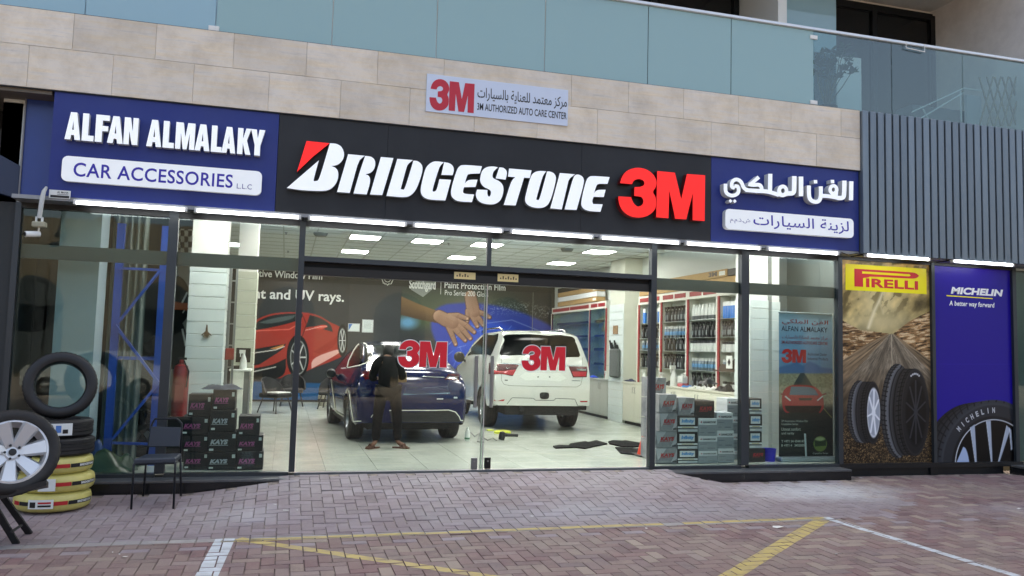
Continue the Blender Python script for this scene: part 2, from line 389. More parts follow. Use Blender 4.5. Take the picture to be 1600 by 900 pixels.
# ================================================================ materials of the place
M_stone = mat('travertine', 'efe7da', .6, nz=.30, ns=4.5, stretch=(.45, 1, 5.5), bump=.12, bs=60, rnd=.09, col2='cfc2ab', dirt=('a09079', .4, 2.6))
M_blue = mat('sign_blue', '122a7a', .55, nz=.04, ns=2, dirt=('43527a', .15, 1.5))
M_black = mat('sign_black', '15191e', .6, nz=.06, ns=2, dirt=('3b4044', .2, 1.2))
M_lwhite = mat('letter_white', 'eef4fa', .35, emit='e8f2ff', es=.10, nz=.03, ns=4)
M_lside = mat('letter_side', 'c9ccca', .5)
M_wside = mat('channel_side', '5f6366', .45)
M_red = mat('sign_red', 'f01812', .35, emit='ff140c', es=.16)
M_rside = mat('red_side', '5a0a0c', .5)
M_plate = mat('plate_white', 'eef3f6', .3, emit='eaf2fa', es=.06, nz=.02)
M_ink = mat('ink_blue', '2a1ea8', .4)
M_dk = mat('ink_black', '0c0e12', .4)
M_alu = mat('dark_aluminium', '3b4146', .38, metal=.55, nz=.08, ns=3, stretch=(1, 1, .3))
M_alud = mat('black_aluminium', '14171a', .35, metal=.2, nz=.1, ns=4)
M_tube = mat('tube_lit', 'ffffff', .4, emit='e6f0ff', es=2.6)
M_wplast = mat('white_plastic', 'dcdcd6', .4, nz=.05)
M_granite = mat('black_granite', '101317', .22, nz=.3, ns=60, bump=.02, dirt=('3a3936', .35, 3.))
M_grtop = mat('granite_top', '4b4e50', .35, nz=.15, ns=30, dirt=('6e6a64', .5, 4.))
M_render = mat('painted_render', 'd8d6d0', .85, nz=.05, ns=1.5, bump=.1, bs=30, dirt=('9a958c', .3, .9))
M_slat = mat('slat_metal', '6e7a83', .36, metal=.4, nz=.12, ns=2.5, stretch=(1, 1, .15), rnd=.1)
M_dark = mat('dark_void', '07080a', .8)
M_glass = glass_mat('shop_glass', 'e6efeb', .028, wave=.05)
M_frost = glass_mat('frosted_glass', 'a8cccf', .06, body='94b6b6', bodyf=.90, rough=.12)
M_frostL = glass_mat('pale_glass', 'b4d4dc', .06, body='9fc4cf', bodyf=.78)
M_clear = glass_mat('balcony_glass', 'cfe0df', .09)
M_steel = mat('brushed_steel', '8d8f90', .4, metal=1., nz=.05, ns=30, stretch=(1, 1, .05))
M_white = mat('white_paint', 'dfe2de', .55, nz=.03, ns=2)
# ================================================================ shop building
B = thing('shop_building', 'pale travertine and render building holding the car accessories shop', 'building', (2.5, 0, 0))
ST = [(4.292, 4.758), (4.764, 5.18)]
cuts = {0: [45, 176, 302, 420, 532, 640, None], 1: []}
lo_px = [(44, 100), (176, 115), (302, 130), (420, 140), (532, 150), (640, 165), (741, 193), (839, 207), (933, 212), (1024, 220), (1111, 230), (1195, 240), (1276, 250)]
hi_px = [(115, 45), (244, 60), (365, 80), (479, 95), (590, 105), (694, 104), (893, 135), (982, 145), (1068, 155), (1154, 160), (1236, 165), (1314, 185)]
def stone_row(z0, z1, xs):
    for a, b in zip(xs[:-1], xs[1:]):
        m = MB(); pr = random.uniform(-.0015, .0015); m.rbox(a+.0014, b-.0014, -.38+pr, -.357, z0-.0012, z1+.0012, .0015)
        m.build('stone', M_stone, B)
xs0 = [-4.4, -3.7] + [onY(u, v, -.38)[0] for u, v in lo_px] + [7.955]
xs1 = [-4.6, -3.9] + [onY(u, v, -.38)[0] for u, v in hi_px] + [7.955]
stone_row(*ST[0], xs0); stone_row(*ST[1], xs1)
m = MB(); m.box(-4.6, 12.5, -.355, 1.2, 4.30, 5.16); m.build('lintel', M_render, B)             # band behind the stones
m = MB(); m.box(-4.6, 7.96, -.372, -.33, 4.279, 4.287); m.build('edge_strip', M_alud, B)
m = MB(); m.box(-4.5, -2.63, -.34, 3., 4.24, 4.296); m.build('soffit', mat('soffit_boards', '6b6459', .7, nz=.15, ns=3, stretch=(.3, 6, 1)), B)
# upper storey: slabs, balcony walls and dark sliding doors
m = MB(); m.box(-4.6, 12.5, 2.0, 14., 5.18, 24.); m.build('upper_wall', M_render, B)
SZ = onY(1450, 24, 1.9)[2]+.12
m = MB(); m.box(-4.6, 12.5, -.36, 2.0, SZ, SZ+.3); m.build('balcony_slab', M_render, B)
m = MB(); m.box(-30, 40, -.30, 2.0, SZ+.3, 24.); m.box(-30, -9, 0, 2., -.3, 8.35); m.box(13., 40, 0, 2., -.3, 8.35); m.build('upper_shade_mass', M_render, B)  # unseen mass above the balcony, made tall to keep the forecourt shaded
def slid(x0, x1, z1, nm='balcony_door'):
    f = MB(); f.box(x0, x1, 1.93, 2.0, 5.17, z1); o = f.build(nm, mat('door_glass_dark', '15181b', .08), B)
    g = MB()
    for a in (x0, (x0+x1)/2, x1): g.box(a-.05, a+.05, 1.88, 1.94, 5.17, z1)
    g.box(x0, x1, 1.885, 1.94, z1-.1, z1+.03); g.build('frame', M_alud, o, origin=o['_o'])
bw = lambda u, v, y: onY(u, v, y)
x_a = bw(1271, 100, 1.9)[0]; x_b = bw(1457, 60, 1.9)[0]
DZ = bw(1450, 24, 1.9)[2]; slid(x_a, x_b, DZ); slid(bw(1000, 5, 1.9)[0]-1.3, bw(1150, 15, 1.9)[0], DZ)
m = MB(); m.box(x_b+.06, x_b+.36, -.2, 2.0, 5.17, SZ); m.build('balcony_wall', mat('balcony_render', 'ebe6e1', .8, nz=.05, ns=1.5, dirt=('877f78', .3, 1.2)), B)
m = MB(); x_c = bw(1213, 20, .8)[0]; m.box(x_c, x_c+.16, .75, 2.0, 5.17, SZ); m.build('balcony_post', M_white, B)
m = MB(); m.box(x_c+.2, x_a-.06, 1.2, 1.215, 5.17, SZ-.01); m.build('screen_glass', M_frostL, B)
q_ = onY(1346, 140, 1.2); m = MB(); m.box(onY(1272, 140, 1.2)[0], q_[0], 1.2, 1.9, 5.17, onY(1330, 89, 1.2)[2]); m.build('balcony_ledge', M_white, B)
for u in (34, 192):
    x = onY(u, 5, .3)[0]; m = MB(); m.box(x-.04, x+.04, .26, .34, 5.17, 8.); m.build('balcony_post', M_alu, B)
m = MB(); m.box(-4.6, -.9, .9, 1.0, 5.17, 8.0); m.build('balcony_screen', mat('screen_pale', '9fb4ba', .6), B)
# right end metal screen of upright slats
SC = thing('slat_screen', 'dark grey metal screen of upright slats above the two tyre posters', 'cladding', (9.5, -.4, 3.07))
m = MB(); m.box(7.97, 12.4, -.34, -.02, 3.10, 5.165); m.build('backing', M_dark, SC)
pitch = (onY(1393.5, 300, -.42)[0]-onY(1345, 300, -.42)[0])/4
x = 7.962; k = 0
while x < 12.3:
    m = MB(); m.rbox(x, x+pitch*.76, -.43, -.33, 3.07, 5.175, .006); m.build('slat', M_slat, SC); x += pitch; k += 1
# balcony glazing
GB = thing('balcony_balustrade', 'teal glass balustrade with white handrail above the stone band', 'balustrade', (3, -.33, 5.18))
jt = [(-4.5, 0), (134, 10), (337, 40), (519, 50), (682, 60), (851, 75), (1012, 90), (1142, 100), (1271, 110), (1393, 130), (1504, 140), (12.4, 0)]
xs = [j[0] if j[1] == 0 else onY(j[0], j[1], -.33)[0] for j in jt]
for i, (a, b) in enumerate(zip(xs[:-1], xs[1:])):
    m = MB(); m.box(a+.006, b-.006, -.336, -.324, 5.185, 6.30); m.build('glass_panel', M_frostL if i < 2 else M_frost if i < 8 else M_clear, GB)
m = MB(); m.rbox(-4.5, 12.4, -.37, -.30, 6.30, 6.345, .008); m.build('handrail', mat('rail_white', 'd8dde0', .3, metal=.3), GB)
for u, v in ((1272, 58), (1272, 160), (334, 44)):
    p = onY(u, v, -.35); m = MB(); m.rbox(p[0]-.06, p[0]+.06, -.352, -.32, p[2]-.03, p[2]+.03, .004); m.build('clip', M_white, GB)
# metal gutter line on the stone
m = MB(); m.box(-4.5, 7.96, -.375, -.33, 5.18, 5.187); m.build('edge_strip', M_alud, B)
# ================================================================ shop signs
def channel(root, name, mb_args, face, side, y, d):
    """raised letter: lit face as the part, its return as a sub-part"""
    vo, fo, bd = mb_args
    f = MB(); slab(f, vo, fo, bd, planeY(y), (0, 0, 0)); o = f.build(name, face, root)
    s = MB(); n = len(vo); fr = [(a, y+.0015, b) for a, b in vo]; bk = [(a, y+d, b) for a, b in vo]
    s.add(fr+bk, [(e[1], e[0], e[0]+n, e[1]+n) for e in bd]); s.build('letter_side', side, o)
    return o
S1 = thing('shop_sign', 'deep blue sign panel lettered ALFAN ALMALAKY CAR ACCESSORIES', 'sign', (-1.4, -.35, 3.1))
m = MB(); m.box(-2.60, -.196, -.35, -.02, 3.105, 4.286); m.build('sign_panel', M_blue, S1)
m = MB(); m.box(-2.95, -2.62, -.06, -.01, 3.10, 4.25); m.build('return_panel', mat('blue_return', '1d3c84', .35, nz=.05), S1)
m = MB(); m.box(-2.965, -2.95, -.08, -.01, 3.09, 4.27); m.box(-2.965, -2.62, -.07, -.01, 4.25, 4.27); m.build('return_edge', mat('grey_edge', '77787a', .5), S1)
o0, s0 = (90, 165), 4.706
def zz(px, y): return onY(o0[0]+px[0]/s0, o0[1]+px[1]/s0, y)
ZB = zz((50, 245), -.43)[2]; ZT = zz((110, 48), -.43)[2]
UL = {'A': ([[(0, 0), (.30, 1), (.70, 1), (1, 0), (.64, 0), (.59, .17), (.41, .17), (.36, 0)], [(.445, .36), (.555, .36), (.5, .68)]]),
      'L': [[(0, 0), (0, 1), (.52, 1), (.52, .2), (1, .2), (1, 0)]],
      'F': [[(0, 0), (0, 1), (1, 1), (1, .8), (.5, .8), (.5, .6), (.93, .6), (.93, .41), (.5, .41), (.5, 0)]],
      'N': [[(0, 0), (0, 1), (.43, 1), (.62, .5), (.62, 1), (1, 1), (1, 0), (.6, 0), (.38, .5), (.38, 0)]],
      'M': [[(0, 0), (0, 1), (.38, 1), (.5, .45), (.62, 1), (1, 1), (1, 0), (.73, 0), (.73, .6), (.6, 0), (.4, 0), (.27, .6), (.27, 0)]],
      'K': [[(0, 0), (0, 1), (.4, 1), (.4, .6), (.62, 1), (1, 1), (.7, .55), (1.02, 0), (.62, 0), (.4, .42), (.4, 0)]],
      'Y': [[(.3, 0), (.3, .4), (0, 1), (.4, 1), (.5, .66), (.6, 1), (1, 1), (.7, .4), (.7, 0)]]}
row = [('A', 50, 165), ('L', 175, 262), ('F', 272, 372), ('A', 362, 478), ('N', 482, 585), ('A', 650, 760), ('L', 770, 852), ('M', 862, 1003), ('A', 1006, 1115), ('L', 1125, 1203), ('A', 1203, 1305), ('K', 1318, 1415), ('Y', 1413, 1517)]
k = 0
for ch, a, b in row:
    yb = 245+(a-50)*(378-245)/1430; x0 = zz((a, yb), -.43)[0]; x1 = zz((b, yb+(b-a)*.093), -.43)[0]
    loops = [[(x0+(x1-x0)*p, ZB+(ZT-ZB)*q) for p, q in L] for L in UL[ch]]
    k += 1; channel(S1, 'letter', tri2d(loops), M_lwhite, M_lside, -.43-.0004*(k % 2), .079)
def plate(root, corners, o, s, y0, y1, r=.06):
    a = [onY(o[0]+u/s, o[1]+v/s, y1)[[0, 2]] for u, v in corners]; x0 = (a[0][0]+a[3][0])/2; x1 = (a[1][0]+a[2][0])/2; zt = (a[0][1]+a[1][1])/2; zb = (a[2][1]+a[3][1])/2
    L = [rrect(x0, x1, zb, zt, r)]; vo, fo, bd = tri2d(L)
    f = MB(); slab(f, vo, fo, bd, planeY(y1), (0, 0, 0)); pl = f.build('light_plate', M_plate, root)
    q = MB(); n = len(vo); q.add([(p, y1+.001, t) for p, t in vo]+[(p, y0, t) for p, t in vo], [(e[1], e[0], e[0]+n, e[1]+n) for e in bd]); q.build('plate_side', M_lside, pl)
    return pl, x0, x1, zb, zt
pl, x0, x1, zb, zt = plate(S1, [(30, 365), (1500, 485), (1500, 662), (30, 550)], o0, s0, -.351, -.41)
m = MB(); a = zz((118, 420), -.41); b = zz((1288, 600), -.41); h = zt-zb
text_on(m, 'CAR ACCESSORIES', planeY(-.4125), zz((118, 460), -.41)[0], zz((1288, 560), -.41)[0], zb+.21*h, zb+.77*h, .013, .03); m.build('lettering', M_ink, pl)
m = MB(); text_on(m, 'L.L.C', planeY(-.4125), zz((1318, 590), -.41)[0], zz((1428, 600), -.41)[0], zb+.21*h, zb+.42*h, .0, .02); m.build('lettering', mat('ink_faint', '4a4a9a', .4), pl)
# small sign maker's plate at the sign's lower corner
m = MB(); p = onY(77, 296, -.36); q = onY(109.5, 311, -.36); m.box(p[0], q[0], -.36, -.3505, q[2], p[2]); mp_ = m.build('maker_plate', M_white, None); tag(mp_, 'tiny white maker plate at the lower left corner of the blue sign', 'plate')
m = MB(); cx0, cx1, cz0, cz1 = p[0], q[0], q[2], p[2]; hh = cz1-cz0
text_on(m, 'AL MAHA', planeY(-.3615), cx0+.08, cx1-.02, cz0+.62*hh, cz0+.86*hh, .02); m.box(cx0+.015, cx1-.01, -.3612, -.3604, cz0+.07*hh, cz0+.36*hh); m.box(cx0+.08, cx1-.02, -.3612, -.3604, cz0+.46*hh, cz0+.52*hh); m.build('lettering', M_dk, mp_, origin=mp_['_o'])
# centre sign
S2 = thing('shop_sign', 'long black sign with lit white word and red mark over the shop doors', 'sign', (2.7, -.35, 3.1))
se = [-.192, onY(603, 300, -.35)[0], onY(908, 300, -.35)[0], 5.545]
for a, b in zip(se[:-1], se[1:]): m = MB(); m.box(a+.0015, b-.0015, -.35, -.02, 3.105, 4.286); m.build('sign_panel', M_black, S2)
A_, B_ = ((440, 210), 6.154), ((680, 230), 5.714)
BR = [(A_, [(240, 63), (462, 85), (300, 215), (148, 360)], 'r', 0),
 (A_, [(50, 515), (358, 250), (305, 440), (312, 450), (345, 447), (358, 430), (380, 370), (465, 85), (530, 88), (580, 120), (603, 180), (595, 235), (560, 280), (520, 300), (478, 303), (520, 320), (545, 355), (545, 420), (520, 480), (470, 530), (400, 546), (200, 538)], 'w', 1),
 (A_, [(640, 190), (800, 205), (752, 245), (728, 300), (655, 562), (533, 553)], 'w', 0),
 (A_, [(803, 207), (860, 212), (895, 240), (903, 285), (890, 335), (855, 372), (805, 383), (840, 395), (853, 430), (848, 480), (818, 577), (692, 567), (745, 380), (775, 290)], 'w', 1),
 (A_, [(955, 217), (1075, 228), (968, 583), (850, 577)], 'w', 0),
 (A_, [(1113, 235), (1262, 247), (1215, 285), (1200, 320), (1145, 525), (1172, 532), (1190, 510), (1268, 252), (1310, 255), (1350, 290), (1358, 340), (1330, 440), (1290, 540), (1240, 590), (1180, 607), (1008, 590)], 'w', 1),
 (A_, [(1560, 268), (1500, 258), (1450, 262), (1400, 300), (1375, 350), (1335, 520), (1340, 570), (1365, 605), (1420, 628), (1575, 635), (1630, 437), (1518, 430), (1497, 515), (1482, 548), (1455, 550), (1450, 530), (1505, 350), (1525, 300)], 'w', 1),
 (B_, [(80, 133), (130, 142), (162, 170), (168, 210), (155, 250), (55, 247)], 'w', 1),
 (B_, [(240, 155), (418, 170), (398, 235), (300, 237), (283, 255), (265, 322), (285, 300), (310, 290), (378, 290), (360, 355), (258, 357), (245, 395), (258, 417), (348, 422), (328, 490), (200, 485), (150, 450), (138, 410), (150, 340), (190, 210), (210, 175)], 'w', 1),
 (B_, [(560, 180), (520, 170), (460, 175), (420, 205), (403, 260), (400, 310), (430, 355), (480, 375), (500, 395), (495, 430), (482, 442), (468, 432), (465, 400), (468, 382), (375, 378), (360, 420), (372, 465), (410, 498), (480, 512), (540, 508), (590, 470), (612, 390), (605, 335), (570, 300), (520, 280), (510, 260), (518, 220), (540, 198)], 'w', 1),
 (B_, [(572, 180), (610, 182), (640, 210), (640, 245), (628, 290), (540, 278)], 'w', 1),
 (B_, [(660, 190), (860, 207), (845, 275), (793, 272), (718, 520), (612, 515), (670, 330), (690, 290), (715, 268), (650, 262)], 'w', 1),
 (B_, [(990, 215), (930, 210), (880, 225), (850, 265), (820, 380), (800, 460), (810, 505), (860, 535), (930, 545), (980, 535), (1015, 505), (1045, 430), (1075, 310), (1080, 265), (1060, 230), (1020, 215), (999, 217), (935, 455), (922, 473), (903, 468), (905, 450), (950, 290), (965, 250)], 'w', 1),
 (B_, [(1113, 230), (1248, 242), (1205, 275), (1190, 300), (1130, 555), (1028, 545)], 'w', 0),
 (B_, [(1251, 243), (1290, 245), (1325, 270), (1330, 320), (1262, 560), (1155, 555), (1225, 290)], 'w', 1),
 (B_, [(1400, 255), (1558, 267), (1538, 328), (1455, 325), (1438, 345), (1418, 412), (1432, 392), (1455, 380), (1522, 380), (1505, 445), (1415, 443), (1400, 480), (1410, 507), (1495, 510), (1475, 577), (1360, 570), (1310, 540), (1300, 490), (1345, 300), (1370, 265)], 'w', 1)]
for i, ((o, s), pts, c, sm) in enumerate(BR):
    q = [tuple(onY(o[0]+a/s, o[1]+b/s, -.43)[[0, 2]]) for a, b in pts]
    if sm: q = chaikin(q, 62, 2)
    channel(S2, 'letter' if c == 'w' else 'red_wedge', tri2d([q]), M_lwhite if c == 'w' else M_red, M_wside if c == 'w' else M_rside, -.43-.0003*(i % 3), .079)
for k, (L, P_) in enumerate(zip(LOGO3M, (_3, _M))):
    q = [(LG_LO[0]+a*LG_SIZE[0], LG_LO[1]+b*LG_SIZE[1]) for a, b in L]
    channel(S2, 'red_numeral' if k == 0 else 'red_letter', tri2d([q]), M_red, M_rside, -.45-.0006*k, .099)
# right sign
S3 = thing('shop_sign', 'square blue sign with raised white Arabic lettering and white plate', 'sign', (6.7, -.35, 3.1))
m = MB(); m.box(5.549, 7.945, -.35, -.02, 3.105, 4.286); m.build('sign_panel', M_blue, S3)
o0, s0 = (1120, 260), 7.111
def stroke(pts, w, sm=True):
    P_ = [np.array(p, float) for p in pts]
    if sm and len(P_) > 2:
        for _ in range(3):
            o = [P_[0]]
            for a, b in zip(P_[:-1], P_[1:]): o += [a*.75+b*.25, a*.25+b*.75]
            P_ = o+[P_[-1]]
    L_, R_ = [], []
    for k, p in enumerate(P_):
        t = P_[min(k+1, len(P_)-1)]-P_[max(k-1, 0)]; t = t/max(np.linalg.norm(t), 1e-9); n = np.array([-t[1], t[0]])*w/2; L_.append(tuple(p+n)); R_.append(tuple(p-n))
    return L_+R_[::-1]
def ring(cx, cy, rx, ry, rot=0., n=28): return [(cx+rx*math.cos(2*PI*k/n)*math.cos(rot)-ry*math.sin(2*PI*k/n)*math.sin(rot), cy+rx*math.cos(2*PI*k/n)*math.sin(rot)+ry*math.sin(2*PI*k/n)*math.cos(rot)) for k in range(n)]
AR = [[stroke([(936, 113), (936, 331)], 50, 0)], [stroke([(862, 108), (860, 240), (856, 300), (790, 300)], 50)], [ring(733, 272, 62, 70), ring(735, 270, 20, 27)], [stroke([(800, 298), (735, 322), (690, 310)], 42)],
      [stroke([(594, 82), (592, 230), (590, 285)], 46, 0)], [stroke([(690, 318), (640, 300), (560, 277), (450, 272), (318, 262)], 44)], [stroke([(468, 118), (366, 208)], 40, 0)], [stroke([(352, 196), (400, 208), (478, 200), (500, 240), (498, 275)], 42)],
      [stroke([(345, 262), (300, 245), (272, 165), (215, 138), (168, 168), (164, 232), (200, 238)], 40)], [stroke([(196, 216), (240, 222), (246, 290), (200, 325), (140, 322), (96, 285), (97, 192)], 40)],
      [ring(152, 384, 20, 22, .0, 4)], [ring(200, 386, 20, 22, .0, 4)],
      [stroke([(1495, 165), (1492, 376)], 46, 0)], [stroke([(1418, 158), (1416, 300), (1408, 352), (1340, 350)], 48)], [ring(1296, 258, 56, 62), ring(1296, 258, 17, 24)], [stroke([(1345, 350), (1300, 340), (1200, 325), (1150, 330)], 42)], [stroke([(1330, 285), (1322, 345)], 40, 0)], [ring(1286, 168, 28, 26, .75, 4)],
      [stroke([(1156, 222), (1157, 330), (1140, 385), (1095, 398), (1040, 375), (1022, 320), (1024, 212)], 44)], [ring(1097, 170, 28, 26, .75, 4)]]
for i, L in enumerate(AR):
    y_ = -.45-.0007*(i % 4); lp = [[tuple(onY(o0[0]+a/s0, o0[1]+b/s0, y_)[[0, 2]]) for a, b in q] for q in L]; channel(S3, 'letter', tri2d(lp), M_lwhite, M_lside, y_, -.351-y_)
pl, x0, x1, zb, zt = plate(S3, [(95, 478), (1520, 575), (1520, 790), (95, 700)], o0, s0, -.351, -.43); h = zt-zb; W_ = x1-x0
m = MB(); text_on(m, arab('لزينة السيارات'), planeY(-.4325), x0+.21*W_, x0+.96*W_, zb+.16*h, zb+.86*h, .008, .02); m.build('lettering', M_ink, pl)
m = MB(); text_on(m, arab('ش.ذ.م.م'), planeY(-.4325), x0+.035*W_, x0+.185*W_, zb+.3*h, zb+.58*h, 0); m.build('lettering', mat('ink_faint', '4a4a9a', .4), pl)
# white printed plate on the stone band
S4 = thing('wall_sign', 'white rectangular sign with dark red mark fixed on the stone band', 'sign', (2.5, -.385, 4.49))
z0, z1, x0, x1 = 4.485, 4.965, 1.55, 3.42
m = MB(); m.box(x0, x1, -.400, -.3835, z0, z1); m.build('board', mat('board_white', 'ccd8ea', .4, nz=.02), S4)
o0, s0 = (660, 105), 6.667
m = MB(); a = zz((66, 300), -.402); b = zz((540, 320), -.402); logo3m(m, planeY(-.402), a[0]+.01, b[0], zz((130, 440), -.402)[2]-.01, zz((180, 122), -.402)[2]); m.build('red_mark', mat('print_red', 'c01f35', .45), S4)
xa, xb = zz((570, 420), -.402)[0], zz((1503, 500), -.402)[0]
m = MB(); text_on(m, '3M AUTHORIZED AUTO CARE CENTER', planeY(-.402), xa, xb, z0+.085, z0+.178, .012); text_on(m, arab('مركز معتمد للعناية بالسيارات'), planeY(-.402), xa, xb, z0+.21, z0+.385, .008); m.build('lettering', M_dk, S4)
# ================================================================ tube lights under the signs
TP = [(115, 293, -.35), (304, 470.5, -.35), (482, 635.5, -.35), (645, 786, -.35), (797, 927, -.35), (937, 1062, -.35), (1070, 1188.5, -.35), (1198, 1310, -.35), (1351, 1452.5, -.38), (1486.5, 1583, -.38)]
TN = ['first, over the camera corner', 'second, over the white slatwall column', 'third, over the left door leaf', 'fourth, left of the door middle', 'fifth, right of the door middle', 'sixth, over the white vehicle side', 'seventh, over the shelf window', 'eighth, last under the blue Arabic sign', 'over the yellow logo', 'over the blue poster']
for (ua, ub, y), nm in zip(TP, TN):
    va = 313+(ua-115)*.0653+3; vb = 313+(ub-115)*.0653+3; a = onY(ua, va, y)[0]; b = onY(ub, vb, y)[0]; zc = 3.052
    T_ = thing('tube_light', 'lit white tube lamp under the sign edge, '+nm, 'lamp', ((a+b)/2, y, zc), 'tube lamps under the shop signs')
    m = MB(); m.tube([(a+.03, y, zc), (b-.03, y, zc)], .021, 10); m.build('tube', M_tube, T_, smooth=40)
    m = MB(); m.rbox(a, b, y+.015, y+.075, zc+.012, zc+.045, .005); m.build('batten', M_wplast, T_)
    for e in (a, b-.03): m = MB(); m.rbox(e, e+.03, y-.028, y+.03, zc-.028, zc+.03, .006); m.build('tube_cap', M_wplast, T_)
    for e in (a-.04, b+.01): m = MB(); m.box(e, e+.03, y+.02, y+.25, zc-.005, zc+.02); m.build('bracket', M_alud, T_)
m = MB(); m.box(-2.95, 7.95, -.34, -.015, 3.06, 3.103); m.box(7.96, 12.4, -.33, -.015, 3.06, 3.098); o = m.build('sign_soffit', mat('soffit_grey', '8b8e92', .4, metal=.4, nz=.1, ns=6), B)
m = MB(); m.tube([(7.62, -.33, 3.09), (7.75, -.36, 3.04), (7.9, -.35, 3.07), (8.03, -.36, 3.05)], .006, 6); tag(m.build('loose_cable', M_dk), 'loose black cable between the tube lamps at the corner of the blue sign', 'cable')
# ================================================================ shopfront: frames, glass, doors
F = thing('storefront', 'dark aluminium shopfront with tall glass windows and glass doors', 'shopfront', (2.5, 0, 0))
def fr(x0, x1, z0, z1, y0=-.05, y1=.05, mt=None, nm='frame'): m = MB(); m.box(x0, x1, y0, y1, z0, z1); return m.build(nm, mt or M_alu, F)
for a, b in ((-2.99, -2.93), (-1.385, -1.28), (.105, .175), (6.215, 6.335), (7.82, 7.895), (9.50, 9.56), (11.06, 11.13)): fr(a, b, .02, 3.06, nm='mullion')
fr(4.815, 4.895, -.02, 3.06, nm='mullion')
for a, b in ((-2.93, -1.385), (-1.28, .105), (4.895, 6.215), (6.335, 7.82)):
    fr(a, b, -.045, .02, -.06, .05, nm='bottom_rail'); fr(a, b, 3.0, 3.06, -.04, .04, M_alud, nm='top_rail')
    fr(a, b, 2.44, 2.60, .03, .10, mat('transom_grey', '596163', .5, metal=.2), nm='transom')
    m = MB(); m.box(a, b, -.005, .005, .02, 3.0); m.build('pane', M_glass, F)
fr(.175, 4.815, 3.0, 3.06, -.04, .04, M_alud, nm='top_rail'); fr(.175, 4.815, 2.565, 2.628, -.05, .05, nm='transom')
fr(2.475, 2.535, 2.628, 3.0, -.04, .04, nm='mullion')
fr(.175, 4.815, 2.40, 2.50, .0, .10, M_alud, nm='door_track'); fr(.175, 4.815, 2.50, 2.563, .03, .08, M_dark, nm='track_gap')
for a, b in ((.175, 2.475), (2.535, 4.815)): m = MB(); m.box(a, b, -.005, .005, 2.63, 3.0); m.build('pane', M_glass, F)
fr(.175, 4.815, -.03, .006, -.04, .06, mat('threshold', '50555a', .5, nz=.2, ns=8), nm='threshold')
# two sliding leaves: they overlap in the middle
dj = onY(756, 600, .02)[0]
for i, (a, b, y) in enumerate(((.18, dj+.012, .03), (dj-.012, 4.81, .055))):
    D_ = thing('glass_door', ('left' if i == 0 else 'right')+' sliding leaf of the glass shop door, with red sticker and long steel handle', 'door', ((a+b)/2, y, .01))
    m = MB(); m.box(a, b, y-.005, y+.005, .012, 2.41); m.build('pane', M_glass, D_)
    e = b if i == 0 else a; s = -1 if i == 0 else 1
    m = MB(); m.box(e-.006, e+.006, y-.007, y+.007, .01, 2.41); m.build('edge_seal', mat('seal', 'b9b2ac', .4), D_)
    hx = onY(743.2 if i == 0 else 768, 596, y-.05)[0]; h = MB(); h.tube([(hx, y-.06, .80), (hx, y-.06, 1.46)], .024, 12)
    for hz in (.90, 1.36): h.tube([(hx, y-.06, hz), (hx, y+.0, hz)], .012, 8)
    h.build('handle', M_steel, D_, smooth=40)
    cx = onY(740.5 if i == 0 else 761.5, 725, y)[0]; m = MB(); m.rbox(cx-.04, cx+.04, y-.018, y+.018, .012, .155, .004); cl = m.build('floor_lock', mat('lock_grey', '7b7e80', .35, metal=.7) if i == 0 else M_alud, D_)
    m = MB(); m.lathe([(0, 0), (.012, 0), (.012, .004), (0, .004)], (cx, y-.024, .11), (0, -1, 0), 12); m.build('keyhole', M_steel, cl)
    q = ((622, 698, 532, 575), (815, 883, 540, 580))[i]; xa, xb = onY(q[0], 555, y)[0], onY(q[1], 560, y)[0]; zb, zt = onY((q[0]+q[1])/2, q[3], y)[2], onY((q[0]+q[1])/2, q[2], y)[2]
    m = MB()
    for k, L in enumerate(LOGO3M):   # white keyline round the mark
        P_ = np.array(L); Q = []; n = len(P_); P_ = P_*[xb-xa, zt-zb]+[xa, zb]
        ar = sum(P_[j-1][0]*P_[j][1]-P_[j][0]*P_[j-1][1] for j in range(n)); sg = 1 if ar > 0 else -1
        for j in range(n):
            a_, b_, c_ = P_[j-1], P_[j], P_[(j+1) % n]; t = (b_-a_)/max(np.linalg.norm(b_-a_), 1e-9)+(c_-b_)/max(np.linalg.norm(c_-b_), 1e-9); t /= max(np.linalg.norm(t), 1e-9); Q.append(tuple(b_+sg*np.array([t[1], -t[0]])*.011))
        vo, fo, bd = tri2d([Q]); slab(m, vo, fo, bd, planeY(y-.0062-.0004*k), (0, 0, 0))
    st = m.build('sticker_edge', M_white, D_)
    m = MB(); logo3m(m, planeY(y-.0075), xa, xb, zb, zt); m.build('red_sticker', mat('sticker_red', 'df142c', .4, emit='d3122a', es=.0), st)
for i, (a, b, c, d) in enumerate(((710, 743, 424.5, 437), (778, 810, 427.5, 441))):
    p = onY(a, c, -.01); q = onY(b, d, -.01); m = MB(); m.box(p[0], q[0], -.004, -.001, q[2], p[2]); t_ = m.build('door_notice', mat('notice_yellow', 'd9c48a', .6)); tag(t_, ('pale yellow notice on the door track, left of the middle' if i == 0 else 'pale yellow notice on the door track, right of the middle'), 'notice', 'yellow notices on the door track')
    m = MB()
    for k in range(5+i*2): m.box(p[0]+.03+.035*k, p[0]+.05+.035*k, -.0055, -.0045, q[2]+.03, q[2]+.03+.02*(1+k % 2))
    m.build('marks', mat('ink_brown', '5d4f33', .6), t_, origin=t_['_o'])
